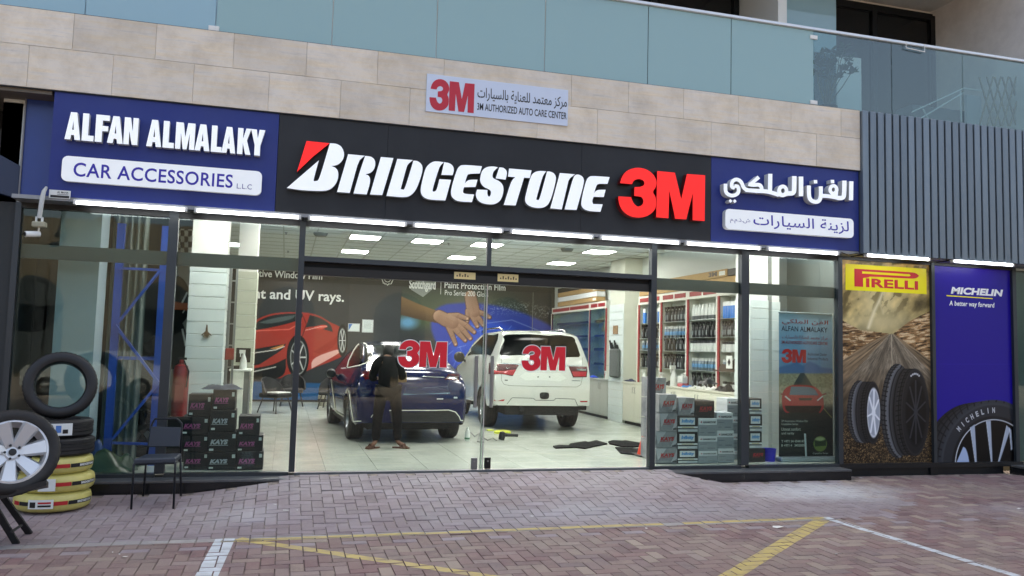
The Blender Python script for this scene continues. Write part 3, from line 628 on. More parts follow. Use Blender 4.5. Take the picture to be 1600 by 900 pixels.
# step ledges
for nm, a, b in (('left', -3.2, .17), ('right', 4.80, 7.83)):
    L_ = thing('plinth', 'black granite plinth under the '+('left' if nm == 'left' else 'right')+' shop windows', 'plinth', ((a+b)/2, -.15, -.2))
    m = MB(); m.box(a, b, -.30, -.02, -.30, -.048); m.build('plinth_face', M_granite, L_)
    m = MB(); m.rbox(a, b+.004, -.305, -.02, -.047, -.02, .003); m.build('plinth_top', M_grtop, L_)
L_ = thing('plinth', 'low black granite step at the far right edge of the shopfront', 'plinth', (12, -.2, -.2))
m = MB(); m.box(10.95, 13., -.36, -.02, -.30, -.058); m.build('plinth_face', M_granite, L_); m = MB(); m.rbox(10.945, 13., -.365, -.02, -.057, -.03, .003); m.build('plinth_top', M_grtop, L_)
fr(7.83, 11.2, -.05, .02, -.05, .05, M_alud, nm='bottom_rail'); fr(7.83, 9.45, -.30, -.05, .0, .04, mat('kick_panel', '161b20', .35, metal=.3, nz=.1), nm='kick_panel'); fr(9.45, 9.58, -.30, -.05, -.03, .03, M_alud, nm='kick_post'); fr(9.58, 10.85, -.30, -.05, .0, .04, MATS['kick_panel'], nm='kick_panel')
fr(7.9, 11.06, 3.02, 3.06, -.04, .04, M_alud, nm='top_rail')
m = MB(); m.box(11.13, 13., -.005, .005, .02, 3.0); m.build('pane', M_glass, F); m = MB(); m.box(11.13, 13., .15, .2, .0, 3.05); m.build('curtain', mat('grey_film', '64706d', .6, nz=.12, ns=2, stretch=(1, 1, .2)), F)
# ================================================================ outer ground
def paver_mat(name, cols, dust, dustamt, dscale, dark):
    m = bpy.data.materials.new(name); m.use_nodes = True; t = m.node_tree; N = t.nodes; L = t.links; b = N['Principled BSDF']; b.inputs['Roughness'].default_value = .78
    oi = N.new('ShaderNodeObjectInfo'); at = N.new('ShaderNodeAttribute'); at.attribute_name = 'rnd'
    ad = N.new('ShaderNodeMath'); ad.operation = 'ADD'; L.new(oi.outputs['Random'], ad.inputs[0]); L.new(at.outputs['Fac'], ad.inputs[1])
    f = N.new('ShaderNodeMath'); f.operation = 'FRACT'; L.new(ad.outputs[0], f.inputs[0])
    r = N.new('ShaderNodeValToRGB'); e = r.color_ramp.elements; r.color_ramp.interpolation = 'LINEAR'
    while len(e) < len(cols): e.new(.5)
    for i, c in enumerate(cols): e[i].position = i/(len(cols)-1); e[i].color = (*lin(c), 1)
    L.new(f.outputs[0], r.inputs[0])
    g = N.new('ShaderNodeNewGeometry')
    def noise(s, d=6, ro=.65):
        n = N.new('ShaderNodeTexNoise'); n.inputs['Scale'].default_value = s; n.inputs['Detail'].default_value = d; n.inputs['Roughness'].default_value = ro; L.new(g.outputs['Position'], n.inputs['Vector']); return n
    def mix(a, col, fac):
        x = N.new('ShaderNodeMix'); x.data_type = 'RGBA'; L.new(fac, x.inputs[0]); L.new(a, x.inputs[6]); x.inputs[7].default_value = (*lin(col), 1); return x.outputs[2]
    def rng(s, a, b_, c, d):
        q = N.new('ShaderNodeMapRange'); q.inputs[1].default_value = a; q.inputs[2].default_value = b_; q.inputs[3].default_value = c; q.inputs[4].default_value = d; L.new(s, q.inputs[0]); return q.outputs[0]
    c = mix(r.outputs[0], dust, rng(noise(dscale).outputs['Fac'], .40, .68, .05, dustamt))
    c = mix(c, dark, rng(noise(dscale*3.1, 8, .75).outputs['Fac'], .52, .75, 0, .55))
    for (sx_, sy_, rx_, ry_, am) in ((6.9, -.95, 1.5, .7, .75), (3.4, -1.75, 2.2, .45, .28), (-.3, -1.5, .5, .5, .35), (9.5, -2.2, 2.5, .5, .25)):
        vm = N.new('ShaderNodeVectorMath'); vm.operation = 'SUBTRACT'; L.new(g.outputs['Position'], vm.inputs[0]); vm.inputs[1].default_value = (sx_, sy_, -.2)
        vs_ = N.new('ShaderNodeVectorMath'); vs_.operation = 'MULTIPLY'; L.new(vm.outputs[0], vs_.inputs[0]); vs_.inputs[1].default_value = (1/rx_, 1/ry_, .2)
        vl = N.new('ShaderNodeVectorMath'); vl.operation = 'LENGTH'; L.new(vs_.outputs[0], vl.inputs[0])
        a1 = N.new('ShaderNodeMath'); a1.operation = 'SUBTRACT'; L.new(noise(3.1, 6, .75).outputs['Fac'], a1.inputs[0]); L.new(vl.outputs['Value'], a1.inputs[1])
        c = mix(c, 'b9b9bb', rng(a1.outputs[0], -.45, .25, 0, am))
    c = mix(c, 'b3a68f', rng(noise(55, 4, .7).outputs['Fac'], .56, .75, 0, .35))
    L.new(c, b.inputs['Base Color'])
    n2 = noise(120, 5, .7); bp = N.new('ShaderNodeBump'); bp.inputs['Strength'].default_value = .35; bp.inputs['Distance'].default_value = .004; L.new(n2.outputs['Fac'], bp.inputs['Height']); L.new(bp.outputs[0], b.inputs['Normal'])
    return m
M_pu = paver_mat('paver_mauve', ['776669', '89797b', '92858a', '7f6e72', '8c7d80', '7b6b6e'], '9b9594', .6, .75, '5a5054')
M_pl = paver_mat('paver_red', ['6b5053', '806160', '725456', '917f7a', '775959', '9d8d7f', '664b4f', '836866', '746264'], '8d7f74', .75, .9, '40353a')
M_pd = paver_mat('paver_kerb', ['8e8986', '7f7a79', '969290', '868180'], 'b0aba4', .6, 1.5, '6f6866')
gm = MB(); xs = [-60, -12, -6, -4.6]+list(np.arange(-4, 13.1, .25))+[16, 60]; ys = [-60, -20, -9, -7, -6]+list(np.arange(-5.75, .3, .25)); nx = len(xs)
for y in ys:
    for x in xs: gm.v.append((x, y, zg(x, y)-(.012 if (-4.1 < x < 13 and y > -6.1) else 0)))
for j in range(len(ys)-1):
    for i in range(nx-1): gm.f.append((j*nx+i, j*nx+i+1, (j+1)*nx+i+1, (j+1)*nx+i)); gm.m.append(0)
o = gm.build('ground', mat('joint_sand', '5d524e', .9, nz=.25, ns=9, col2='94867a', bump=.3, bs=90), origin=(0, 0, 0)); o['kind'] = 'structure'
BS = .115
PV = thing('pavement', None, None, (0, 0, 0), kind='structure'); PK = thing('parking_area', None, None, (0, 0, 0), kind='structure')
def brick_quads(x0, x1, y0, y1, g=.0020, c=.004, h=.010):
    o_ = [(x0+g, y0+g), (x1-g, y0+g), (x1-g, y1-g), (x0+g, y1-g)]; i_ = [(x0+g+c, y0+g+c), (x1-g-c, y0+g+c), (x1-g-c, y1-g-c), (x0+g+c, y1-g-c)]
    return o_, i_
bricks = []
for j in range(int(-6.1/BS), 2):
    for i in range(int(-4.2/BS), int(12.9/BS)):
        k = (i-j) % 4
        if k == 0: r = (i*BS, (i+2)*BS, j*BS, (j+1)*BS)
        elif k == 3: r = (i*BS, (i+1)*BS, j*BS, (j+2)*BS)
        else: continue
        cx, cy = (r[0]+r[1])/2, (r[2]+r[3])/2
        if cy < -6 or (r[3] > -.31 and (cx < -.05 or cx > 5.1)) and not (7.9 < cx < 10.9 and r[3] < -.02) : continue
        if r[3] > -.035: continue
        d = np.array([cx, cy, -.2])-CAM; q = RM @ d; u, v = 800+FPX*q[0]/q[2], 450-FPX*q[1]/q[2]
        if not (-160 < u < 1760 and v < 1010): 
            if random.random() < 2: continue
        if -2.62 < cy < -2.50 and r[3]-r[2] < .12: kind = 2
        else: kind = 0 if (cy > -2.32 and cx+.35*math.sin(cy*5)+.25*random.random() < 7.4) else 1
        bricks.append((q[2], (-10 < u < 1610 and v < 905), r, kind))
KY0, KY1 = -2.375, -2.26
nb_ = []
for q_, vis, r, kind in bricks:
    if kind == 2: kind = 0
    if r[2] < KY1 and r[3] > KY0 and r[0] < 5.95:
        if r[3]-KY1 > .02: nb_.append((q_, vis, (r[0], r[1], KY1, r[3]), 0))
        if KY0-r[2] > .02: nb_.append((q_, vis, (r[0], r[1], r[2], KY0), 1))
    else: nb_.append((q_, vis, r, kind))
for i in range(-17, 26): nb_.append((7.7, -2.1 < i*.23 < 9, (i*.23, i*.23+.23, KY0, KY1), 2))
bricks = nb_
bricks.sort(key=lambda b: (not b[1], b[0]))
proto = {}
def brick_mesh(r, kind):
    a, b = round(r[1]-r[0], 3), round(r[3]-r[2], 3); k = (a, b, kind)
    if k not in proto:
        m = MB(); o_, i_ = brick_quads(-a/2, a/2, -b/2, b/2); m.add([(x, y, -.01) for x, y in o_]+[(x, y, 0) for x, y in i_], [(4, 5, 6, 7)]+[(i, (i+1) % 4, 4+(i+1) % 4, 4+i) for i in range(4)])
        me = bpy.data.meshes.new('brick'); me.from_pydata(m.v, [], m.f); me.materials.append((M_pu, M_pl, M_pd)[kind]); proto[k] = me
    return proto[k]
def tilt(cx, cy):
    e = .1; n = Vector((-(zg(cx+e, cy)-zg(cx-e, cy))/(2*e), -(zg(cx, cy+e)-zg(cx, cy-e))/(2*e), 1)).normalized()
    n += Vector((random.gauss(0, .008), random.gauss(0, .008), 0)); n.normalize(); return n
stuff = {0: ([], [], []), 1: ([], [], []), 2: ([], [], [])}
tops = []
nb = 0
for _, vis, r, kind in bricks:
    cx, cy = (r[0]+r[1])/2, (r[2]+r[3])/2; n = tilt(cx, cy); z = zg(cx, cy)+random.uniform(-.0015, .0025)
    if random.random() < .012: z -= .006
    X_ = Vector((1, 0, -n.x/n.z)).normalized(); Y_ = n.cross(X_)
    if nb < 290 and vis:
        o = bpy.data.objects.new('brick', brick_mesh(r, kind)); COL.objects.link(o); o.parent = PV if kind == 0 else PK
        o.matrix_local = Matrix(((X_.x, Y_.x, n.x, cx), (X_.y, Y_.y, n.y, cy), (X_.z, Y_.z, n.z, z), (0, 0, 0, 1))); nb += 1
    else:
        V_, F_, R_ = stuff[kind]; k = len(V_); hw, hh = (r[1]-r[0])/2, (r[3]-r[2])/2
        o_, i_ = brick_quads(-hw, hw, -hh, hh); C_ = Vector((cx, cy, z))
        for x, y in o_: V_.append(tuple(C_+X_*x+Y_*y-n*.01))
        for x, y in i_: V_.append(tuple(C_+X_*x+Y_*y))
        F_ += [(k+4, k+5, k+6, k+7)]+[(k+i, k+(i+1) % 4, k+4+(i+1) % 4, k+4+i) for i in range(4)]; R_ += [random.random()]*5
    tops.append((r, n, z, cx, cy))
for kind, (V_, F_, R_) in stuff.items():
    if not F_: continue
    me = bpy.data.meshes.new('bricks'); me.from_pydata(V_, [], F_); at = me.attributes.new('rnd', 'FLOAT', 'FACE'); at.data.foreach_set('value', R_)
    me.materials.append((M_pu, M_pl, M_pd)[kind]); o = bpy.data.objects.new('brick_field' if kind < 2 else 'kerb_row', me); COL.objects.link(o); o.parent = PV if kind == 0 else PK; o['kind'] = 'stuff'
def clip(poly, a, b):   # keep the side left of a->b
    o = []; n = len(poly)
    for i in range(n):
        p, q = poly[i], poly[(i+1) % n]; dp = (b[0]-a[0])*(p[1]-a[1])-(b[1]-a[1])*(p[0]-a[0]); dq = (b[0]-a[0])*(q[1]-a[1])-(b[1]-a[1])*(q[0]-a[0])
        if dp >= 0: o.append(p)
        if dp*dq < 0: t = dp/(dp-dq); o.append((p[0]+(q[0]-p[0])*t, p[1]+(q[1]-p[1])*t))
    return o
def paint_line(name, quad, mt, miss=.0):
    ar = sum(quad[i-1][0]*quad[i][1]-quad[i][0]*quad[i-1][1] for i in range(4))
    if ar < 0: quad = quad[::-1]
    m = MB(); lo = np.min(quad, 0); hi = np.max(quad, 0)
    for r, n, z, cx, cy in tops:
        if r[1] < lo[0] or r[0] > hi[0] or r[3] < lo[1] or r[2] > hi[1] or random.random() < miss: continue
        g = .0055; p = [(r[0]+g, r[2]+g), (r[1]-g, r[2]+g), (r[1]-g, r[3]-g), (r[0]+g, r[3]-g)]
        for i in range(4):
            p = clip(p, quad[i], quad[(i+1) % 4])
            if len(p) < 3: break
        if len(p) >= 3: m.add([(x, y, z-(n.x*(x-cx)+n.y*(y-cy))/n.z+.0016) for x, y in p], [tuple(range(len(p)))])
    o = m.build(name, mt, origin=(0, 0, 0)); o['kind'] = 'structure'
def band(u0, v0, u1, v1, w):
    a, b = onG(u0, v0)[:2], onG(u1, v1)[:2]; d = (b-a)/np.linalg.norm(b-a); n = np.array([-d[1], d[0]])*w/2; return [tuple(a+n), tuple(a-n), tuple(b-n), tuple(b+n)]
M_yl = mat('paint_yellow', 'bfa964', .7, nz=.12, ns=14, dirt=('94826f', .9, 7))
M_wl = mat('paint_white', 'c6ccd0', .7, nz=.08, ns=14, dirt=('98948f', .6, 6))
paint_line('parking_line', band(345, 846, 1290, 809, .085), M_yl, .06); paint_line('parking_line', band(372, 842, 905, 922, .11), M_yl); paint_line('parking_line', band(1285, 812, 1060, 950, .16), M_yl)
paint_line('parking_line', band(352, 842, 300, 945, .17), M_wl); paint_line('parking_line', band(1288, 808, 1660, 922, .10), M_wl)
# litter on the paving
for k, (u, v, s) in enumerate(((194, 872, .07), (447, 799, .09), (465, 799, .03), (912, 775, .10), (830, 808, .07), (1345, 748, .14), (1010, 827, .04), (1307, 867, .04), (1592, 796, .09), (1215, 825, .18), (430, 790, .05), (176, 865, .02), (187, 868, .02))):
    p = onG(u, v); m = MB(); a = random.uniform(0, PI); n = 6
    pts = [(p[0]+s*.5*math.cos(a+2*PI*i/n)*random.uniform(.6, 1)*1., p[1]+s*.28*math.sin(a+2*PI*i/n)*random.uniform(.6, 1), p[2]+.006+random.uniform(0, .012)) for i in range(n)]
    m.add(pts+[(p[0], p[1], p[2]+.016)], [(i, (i+1) % n, n) for i in range(n)])
    nm = ('by the wheel stand', 'on the crack left of the ramp', 'beside the broken paver', 'in the middle of the ramp', 'near the yellow line', 'by the yellow poster step', 'on the parking area', 'right of the yellow line', 'at the far right edge', 'beside the yellow diagonal', 'near the ramp corner', 'specks left', 'specks right')[k]
    tag(m.build('paper_scrap', mat('scrap_white', 'dcdad4', .8)), 'small white scrap of litter on the paving, '+nm, 'litter')
# ================================================================ shop interior shell
M_fl = mat('floor_tile', 'bcc3b8', .2, nz=.05, ns=1.7, col2='c7cdc2', rnd=.03, dirt=('9ca298', .35, .8), coat=.15)
FLR = thing('floor', None, None, (0, 0, 0), kind='structure')
m = MB(); m.box(-3., 8.2, .02, 12.9, -.05, -.006); m.build('floor_bed', mat('grout', '5f625c', .8), FLR)
tl = []; T6 = .638; x_off = -.085
fm = None
for j in range(0, 21):
    for i in range(-5, 14):
        x0, x1 = max(-2.98, x_off+i*T6), min(8.14, x_off+(i+1)*T6); y0, y1 = .06+j*T6, min(12.85, .06+(j+1)*T6)
        if x1-x0 < .05 or y1-y0 < .05: continue
        tl.append((y0, x0, x1, y1))
far = MB()
for n_, (y0, x0, x1, y1) in enumerate(sorted(tl)):
    t = MB() if n_ < 290 else far
    t.rbox(x0+.0015, x1-.0015, y0+.0015, y1-.0015, -.006, random.uniform(-.0004, .0002), .0008)
    if n_ < 290: t.build('tile', M_fl, FLR)
o = far.build('tile_field', M_fl, FLR, origin=(0, 0, 0)); o['kind'] = 'stuff'
M_wall = mat('shop_wall', 'ccd3cf', .6, nz=.02, ns=1); M_wallg = mat('wall_charcoal', '242628', .75, nz=.04, ns=.8)
CE = 3.70
W1 = thing('shop_wall', None, None, (0, 0, 0), kind='structure')
m = MB(); m.box(7.75, 7.9, 1.75, 13., -.05, 4.2); m.build('wall_panel', M_wall, W1)
m = MB(); m.box(-3.2, 7.9, 12.85, 13., -.05, 4.2); m.build('wall_panel', M_wallg, W1)
m = MB(); m.box(-3.2, -3.0, .0, 13., -.05, 4.2); m.build('wall_panel', mat('wall_dim', '2e3233', .7, nz=.1, ns=2), W1)
m = MB(); m.box(-3.2, 7.9, -.0, .05, 3.06, 4.28); m.build('bulkhead', M_wall, W1)
m = MB(); m.box(8.2, 11.1, .3, .4, -.05, 3.1); m.build('poster_back_wall', M_wallg, W1)
CL = thing('ceiling', None, None, (0, 0, 0), kind='structure')
m = MB(); m.box(-3.2, 8.2, .05, 13., CE+.02, CE+.2); m.build('ceiling_slab', M_wall, CL)
LT = [(1.42, 5.85), (2.66, 5.9), (3.9, 5.95), (6.35, 6.0), (1.42, 8.55), (3.9, 8.55), (6.35, 8.6), (-.9, 8.3), (5.1, 3.1), (2.66, 3.1), (.2, 3.1), (5.1, 11.), (2.66, 11.), (.2, 11.), (-.2, .5), (2.66, .85), (4.6, .85), (6.0, .85), (7.6, .35)]  # entries nearest the glass: unseen panels added to brighten the window displays
M_ct = mat('ceiling_tile', 'b8bfbb', .85, nz=.02, ns=20); M_lp = mat('light_panel', 'ffffff', .5, emit='fff2ff', es=18.5)
G6 = .62; cx0 = LT[0][0]-G6/2; cy0 = 5.85-G6/2; Ltiles = {(round((x-cx0-G6/2)/G6), round((y-cy0-G6/2)/G6)) for x, y in LT}
n_ = 0; mis = MB()
for j in range(-9, 12):
    for i in range(-8, 11):
        x0, y0 = cx0+i*G6, cy0+j*G6
        if x0 < -3.1 or x0+G6 > 7.9 or y0 < .02 or y0 > 12.6: continue
        if (i, j) in Ltiles: continue
        t = mis if (n_ >= 280 or y0 < 2.4) else MB()
        t.box(x0+.008, x0+G6-.008, y0+.008, y0+G6-.008, CE, CE+.012)
        if t is not mis: t.build('ceiling_tile', M_ct, CL); n_ += 1
o = mis.build('tile_field', M_ct, CL, origin=(0, 0, 0)); o['kind'] = 'stuff'
m = MB()
for i in range(-8, 12): m.box(cx0+i*G6-.012, cx0+i*G6+.012, .05, 12.85, CE-.004, CE+.006)
for j in range(-9, 13):
    y0 = cy0+j*G6
    if .05 < y0 < 12.8: m.box(-3., 7.75, y0-.012, y0+.012, CE-.0055, CE+.005)
m.build('grid_bars', mat('grid_bar', '8f948d', .6), CL, origin=(0, 0, 0))
pos = ('row nearest the doors',)
for k, (i, j) in enumerate(sorted(Ltiles, key=lambda q: (q[1], q[0]))):
    x0, y0 = cx0+i*G6, cy0+j*G6; rown = sorted({q[1] for q in Ltiles}).index(j); coln = sorted([q[0] for q in Ltiles if q[1] == j]).index(i)
    l = thing('ceiling_light', 'square lit ceiling panel, %s from left, %s row from glass, front two rows added' % (('first', 'second', 'third', 'fourth', 'fifth', 'sixth', 'seventh')[coln], ('first', 'second', 'third', 'fourth', 'fifth', 'sixth')[rown]), 'ceiling light', (x0+G6/2, y0+G6/2, CE), 'lit square panels in the shop ceiling')
    m = MB(); m.box(x0+.03, x0+G6-.03, y0+.03, y0+G6-.03, CE-.006, CE+.004); m.build('diffuser', M_lp, l)
    m = MB()
    for a in ((x0+.01, x0+.03, y0+.01, y0+G6-.01), (x0+G6-.03, x0+G6-.01, y0+.01, y0+G6-.01), (x0+.03, x0+G6-.03, y0+.01, y0+.03), (x0+.03, x0+G6-.03, y0+G6-.03, y0+G6-.01)): m.box(*a, CE-.009, CE+.004)
    m.build('light_frame', M_white, l)
for (u, v) in ((501, 366), (886, 390)):
    p = onZ(u, v, CE-.02); m = MB(); m.lathe([(0, -.05), (.10, -.045), (.13, -.01), (.14, .02), (0, .02)], p, (0, 0, 1), 20); tag(m.build('speaker_dome', mat('grey_grille', '5d625f', .6), smooth=40), 'round grey speaker in the shop ceiling, '+('left' if u < 600 else 'right')+' of the door middle', 'ceiling speaker', 'round grey ceiling speakers')
for u, v in ((447, 363), (701, 380), (929, 391), (450, 392)):
    p = onZ(u, v, CE); m = MB(); m.lathe([(0, -.05), (.02, -.045), (.012, -.02), (.035, 0)], p, (0, 0, 1), 10); tag(m.build('sprinkler', M_steel), 'tiny metal sprinkler head hanging under the shop ceiling tiles', 'sprinkler', 'sprinklers in the shop ceiling'); 
# slatted white columns and partitions
M_sl = mat('slatwall', 'cfdad9', .4, nz=.02, ns=2); M_sl2 = mat('slatwall_cream', 'c3c8b8', .45, nz=.02, ns=2); M_gr = mat('groove', '3a4044', .6)
def slat_col(name, label, x0, x1, y0, y1, z1, mt, step=.175, top=CE, nm=None):
    o = thing(name, label, 'display column', ((x0+x1)/2, (y0+y1)/2, 0)); m = MB(); m.box(x0+.01, x1-.01, y0+.014, y1-.01, 0, top); m.build('column_core', M_gr if top == z1 else M_white, o)
    z = .0; 
    while z < z1-.03: m = MB(); m.rbox(x0, x1, y0, y1, z+.003, min(z+step, z1)-.005, .003); m.build('slat_board', mt, o); z += step
    return o
p = onY(292, 500, 1.2)[0], onY(351, 500, 1.2)[0]
slat_col('display_column', 'white slatted display column behind the carton stacks, left window', p[0], p[1], 1.2, 1.62, 2.72, M_sl, .165)
m = MB(); a = onY(357, 500, 1.7)[0]; m.box(a-.02, a+.02, 1.66, 1.70, 0, 2.7); m.box(a+.07, a+.10, 1.66, 1.70, 0, 2.7)
for z in np.arange(.3, 2.7, .3): m.box(a, a+.08, 1.67, 1.69, z, z+.02)
tag(m.build('ladder_rail', M_steel), 'slim steel ladder rail beside the left slatted column', 'rail')
a, b = onY(366, 500, 3.6)[0], onY(399, 500, 3.6)[0]
slat_col('display_column', 'narrow cream slatted panel in front of the dark back wall, behind the desk', a, b, 3.6, 4.1, 2.72, M_sl2, .2)
sb = onX(973, 600, 7.3)[1]; sc_ = onX(951, 600, 7.3)[1]
o = thing('display_column', 'white column with slatted side between the two shelving units', 'display column', (7.5, (sb+sc_)/2, 0))
m = MB(); m.box(7.31, 7.745, sb, sc_, 0, CE); m.build('column_core', mat('column_cream', 'c9ccbf', .6), o)
z = 0.
while z < 2.55: m = MB(); m.rbox(7.29, 7.318, sb+.005, sc_-.005, z+.004, z+.171, .003); m.build('slat_board', M_sl, o); z += .178
slx = [onY(u, 560, 1.05)[0] for u in (1169, 1201)]
slat_col('display_column', 'tall pale slatted column behind the carton towers in the right window', slx[0]+.03, slx[1], 1.05, 1.5, 2.45, M_sl, .165)
slx = [onY(u, 560, 1.3)[0] for u in (1206, 1245)]
slat_col('display_column', 'pale slatted panel behind the roll-up banner', slx[0], 7.75, 1.3, 1.6, 2.45, M_sl, .165)
m = MB(); m.box(8.15, 8.2, .06, 1.7, 0, 4.2); m.build('wall_return', mat('wall_shade', '596261', .6), W1)
m = MB(); m.box(7.22, 8.2, 1.7, 1.75, 0, 4.2); m.build('wall_return', mat('wall_grey', '596261', .6), W1)
# ================================================================ back wall prints
YW = 12.84
GW = thing('wall_graphic', 'dark wall graphic with red sports car and white slogan about rays', 'wall graphic', (1.2, YW, .5))
x0 = onY(392, 600, YW)[0]; x1 = onY(541.5, 560, YW)[0]
P = Print(x0, x1, .05, 3.3, YW, 190, 170); P.fill('303336'); 
P.c *= (1+.08*(fbm(P.U/14, P.V/40, 3)[:, None]-.5))
zb = [(397, 596), (545, 600), (545, 640), (380, 640)]; P.poly(zb, '1d4f7c'); P.poly([(380, 627.5), (560, 625.5), (560, 650), (380, 650)], 'b9b39b')
def wl(px): return [(260+a/3.75, 320+b/3.75) for a, b in px]
def w2(px): return [(460+a/4.09, 340+b/4.09) for a, b in px]
red, dred = '9a342b', '581b17'
P.poly(wl([(500, 690), (560, 655), (640, 632), (760, 628), (830, 632), (900, 650), (960, 690), (1000, 705), (1040, 730), (1060, 780), (1060, 870), (1000, 905), (850, 960), (750, 1010), (640, 1020), (500, 1000)]), red, sm=True)
P.poly(wl([(520, 690), (600, 650), (700, 636), (800, 638), (795, 670), (700, 700), (600, 722), (515, 735)]), '23282a', sm=True)
P.poly(wl([(540, 690), (640, 660), (760, 645), (740, 670), (600, 700)]), '5b6b6b', sm=True, a=.7)
P.poly(wl([(840, 645), (900, 660), (965, 700), (975, 745), (940, 735), (860, 710), (815, 720)]), '2a2c2d', sm=True)
P.line(wl([(800, 650), (820, 700), (800, 760), (780, 800)]), 1.2, dred); P.line(wl([(500, 740), (600, 735), (720, 730), (790, 690)]), 1.5, 'd86a5c')
P.poly(wl([(860, 715), (930, 700), (945, 715), (900, 735)]), 'c94638', sm=True); P.line(wl([(815, 735), (900, 715), (940, 712)]), 1., 'e8b0a8')
P.poly(wl([(500, 850), (600, 830), (700, 815), (680, 850), (600, 900), (540, 940), (500, 940)]), '1e2022', sm=True); P.poly(wl([(600, 845), (690, 818), (675, 845)]), 'c98a4a', sm=True); P.line(wl([(500, 870), (640, 850), (690, 830)]), 1.4, 'd8d6d2')
P.poly(wl([(500, 960), (620, 940), (700, 900), (700, 1000), (600, 1030), (500, 1020)]), '17191b', sm=True); P.line(wl([(500, 980), (640, 950)]), 1.5, 'c8c6c2')
P.poly(wl([(850, 900), (1000, 845), (1040, 850), (960, 900), (850, 960)]), 'e0b9b2', sm=True, a=.85); P.poly(wl([(860, 860), (960, 800), (1010, 760), (1000, 820), (900, 880)]), '8e241d', sm=True, a=.7)
cx, cy = 260+770/3.75, 320+890/3.75
P.ell(cx, cy, 17.5, 34, '141517'); P.ell(cx+1, cy+1, 13, 27, '8f9494'); P.ell(cx+1, cy+1, 11.5, 25, '26282a')
for k in range(7): t = k*2*PI/7; P.line([(cx+1, cy+1), (cx+1+11*math.cos(t), cy+1+24*math.sin(t))], 1.8, 'c9cccc')
P.ell(cx+1, cy+1, 3, 6, '9a9d9d')
cx, cy = 532, 528; P.ell(cx+3, cy+4, 8, 25, '141517'); P.ell(cx+3, cy+4, 5.5, 19, 'a4a8a8'); P.ell(cx+3, cy+4, 4.4, 16, '303234')
for k in range(6): t = k*PI/3; P.line([(cx+3, cy+4), (cx+3+4.5*math.cos(t), cy+4+17*math.sin(t))], 1.2, 'c9cccc')
P.build('printed_panel', GW)
def wtxt(s, u0, v0, u1, v1, off, root, y=YW-.012, mt=None, tr=0.):
    m = MB(); a = onY(u0, v1, y); b = onY(u1, v0+(u1-u0)*.03, y); c_ = onY(u0, v0, y); text_on(m, s, planeY(y), a[0], b[0], a[2], c_[2], off, tr); return m.build('lettering', mt or mat('print_white', 'e3e6e6', .6), root)
wtxt('otive Window Film', 397, 421, 504, 432, .016, GW); wtxt('nt and UV rays.', 396, 450, 538, 471, .018, GW)
G2 = thing('wall_graphic', 'plain dark middle panel of the back wall with paper certificates and blue skirting', 'wall graphic', (2.6, YW, .5))
x1b = onY(623, 560, YW)[0]; m = MB(); m.box(x1+.012, x1b, YW-.006, YW+.005, .05, 3.3); m.build('printed_panel', mat('panel_grey', '303336', .7, nz=.04), G2)
m = MB(); a = onY(545, 598, YW)[2]; m.box(x1+.012, x1b, YW-.03, YW-.006, .02, a); m.build('skirting_band', mat('band_blue', '1d4f7c', .5), G2)
m = MB(); c_ = onY(605.5, 436, YW-.01); 
for k in range(24):
    t0, t1 = 2*PI*k/24, 2*PI*(k+1)/24; r = .15 if k % 3 else .165
    m.box(c_[0]+r*math.cos(t0)-.008, c_[0]+r*math.cos(t0)+.008, YW-.012, YW-.008, c_[2]+r*math.sin(t0)-.022, c_[2]+r*math.sin(t0)+.022)
m.tube([(c_[0]+.085*math.cos(t*PI/8), YW-.012, c_[2]+.085*math.sin(t*PI/8)) for t in range(16)], .008, 5, closed=True); m.build('sun_icon', MATS['print_white'], G2)
for (u0, v0, u1, v1, nm) in ((544, 505, 562, 518.5, 'small certificate with blue corner on the dark back wall'), (566, 499, 583, 520, 'white framed certificate on the dark back wall')):
    a = onY(u0, v0, YW-.03); b = onY(u1, v1, YW-.03); t = thing('certificate', nm, 'certificate', ((a[0]+b[0])/2, YW-.03, b[2])); m = MB(); m.rbox(a[0], b[0], YW-.035, YW-.02, b[2], a[2], .004); m.build('frame', mat('cert_frame', 'a9aeb0', .5), t)
    m = MB(); m.box(a[0]+.02, b[0]-.02, YW-.038, YW-.034, b[2]+.02, a[2]-.02); m.build('paper', mat('paper', 'c9d3d3', .7), t)
    m = MB()
    if u0 < 550: m.add([(a[0]+.02, YW-.04, a[2]-.02), (a[0]+.02, YW-.04, b[2]+.03), (a[0]+.12, YW-.04, a[2]-.02)], [(0, 1, 2)]); m.build('blue_corner', mat('cert_blue', '3f6fae', .5), t)
    else:
        for k in range(6): m.box(a[0]+.05, b[0]-.05-.02*(k % 2), YW-.0395, YW-.0385, a[2]-.07-.035*k, a[2]-.06-.035*k)
        m.build('print_lines', mat('cert_grey', '8a9696', .6), t)
G3 = thing('wall_graphic', 'large wall graphic of two hands pressing blue film on a bonnet', 'wall graphic', (5, YW, .5))
x3 = onY(889, 480, YW)[0]
P = Print(x1b+.012, x3, .05, 3.3, YW, 250, 170); P.fill('303336'); P.c *= (1+.06*(fbm(P.U/14, P.V/40, 3)[:, None]-.5))
P.poly([(600, 597), (900, 597), (900, 640), (600, 640)], '1d4f7c')
g = np.clip((P.V-455)/30, 0, 1)*np.clip((890-P.U)/120, 0, 1)*np.clip((760-P.V)/20, 0, 1)
P.ell(700, 480, 110, 34, '41523f', 30, .8); P.ell(692, 497, 60, 14, '4a5a3a', 14, .6); P.ell(637, 504, 14, 9, '5f93b8', 10, .95); P.ell(730, 478, 40, 14, '6f6a52', 14, .4)
P.poly(w2([(900, 560), (1100, 540), (1300, 560), (1500, 620), (1700, 720), (1760, 900), (1700, 1000), (1000, 1000), (930, 850), (860, 700)]), '2b3f9a', 5, sm=True)
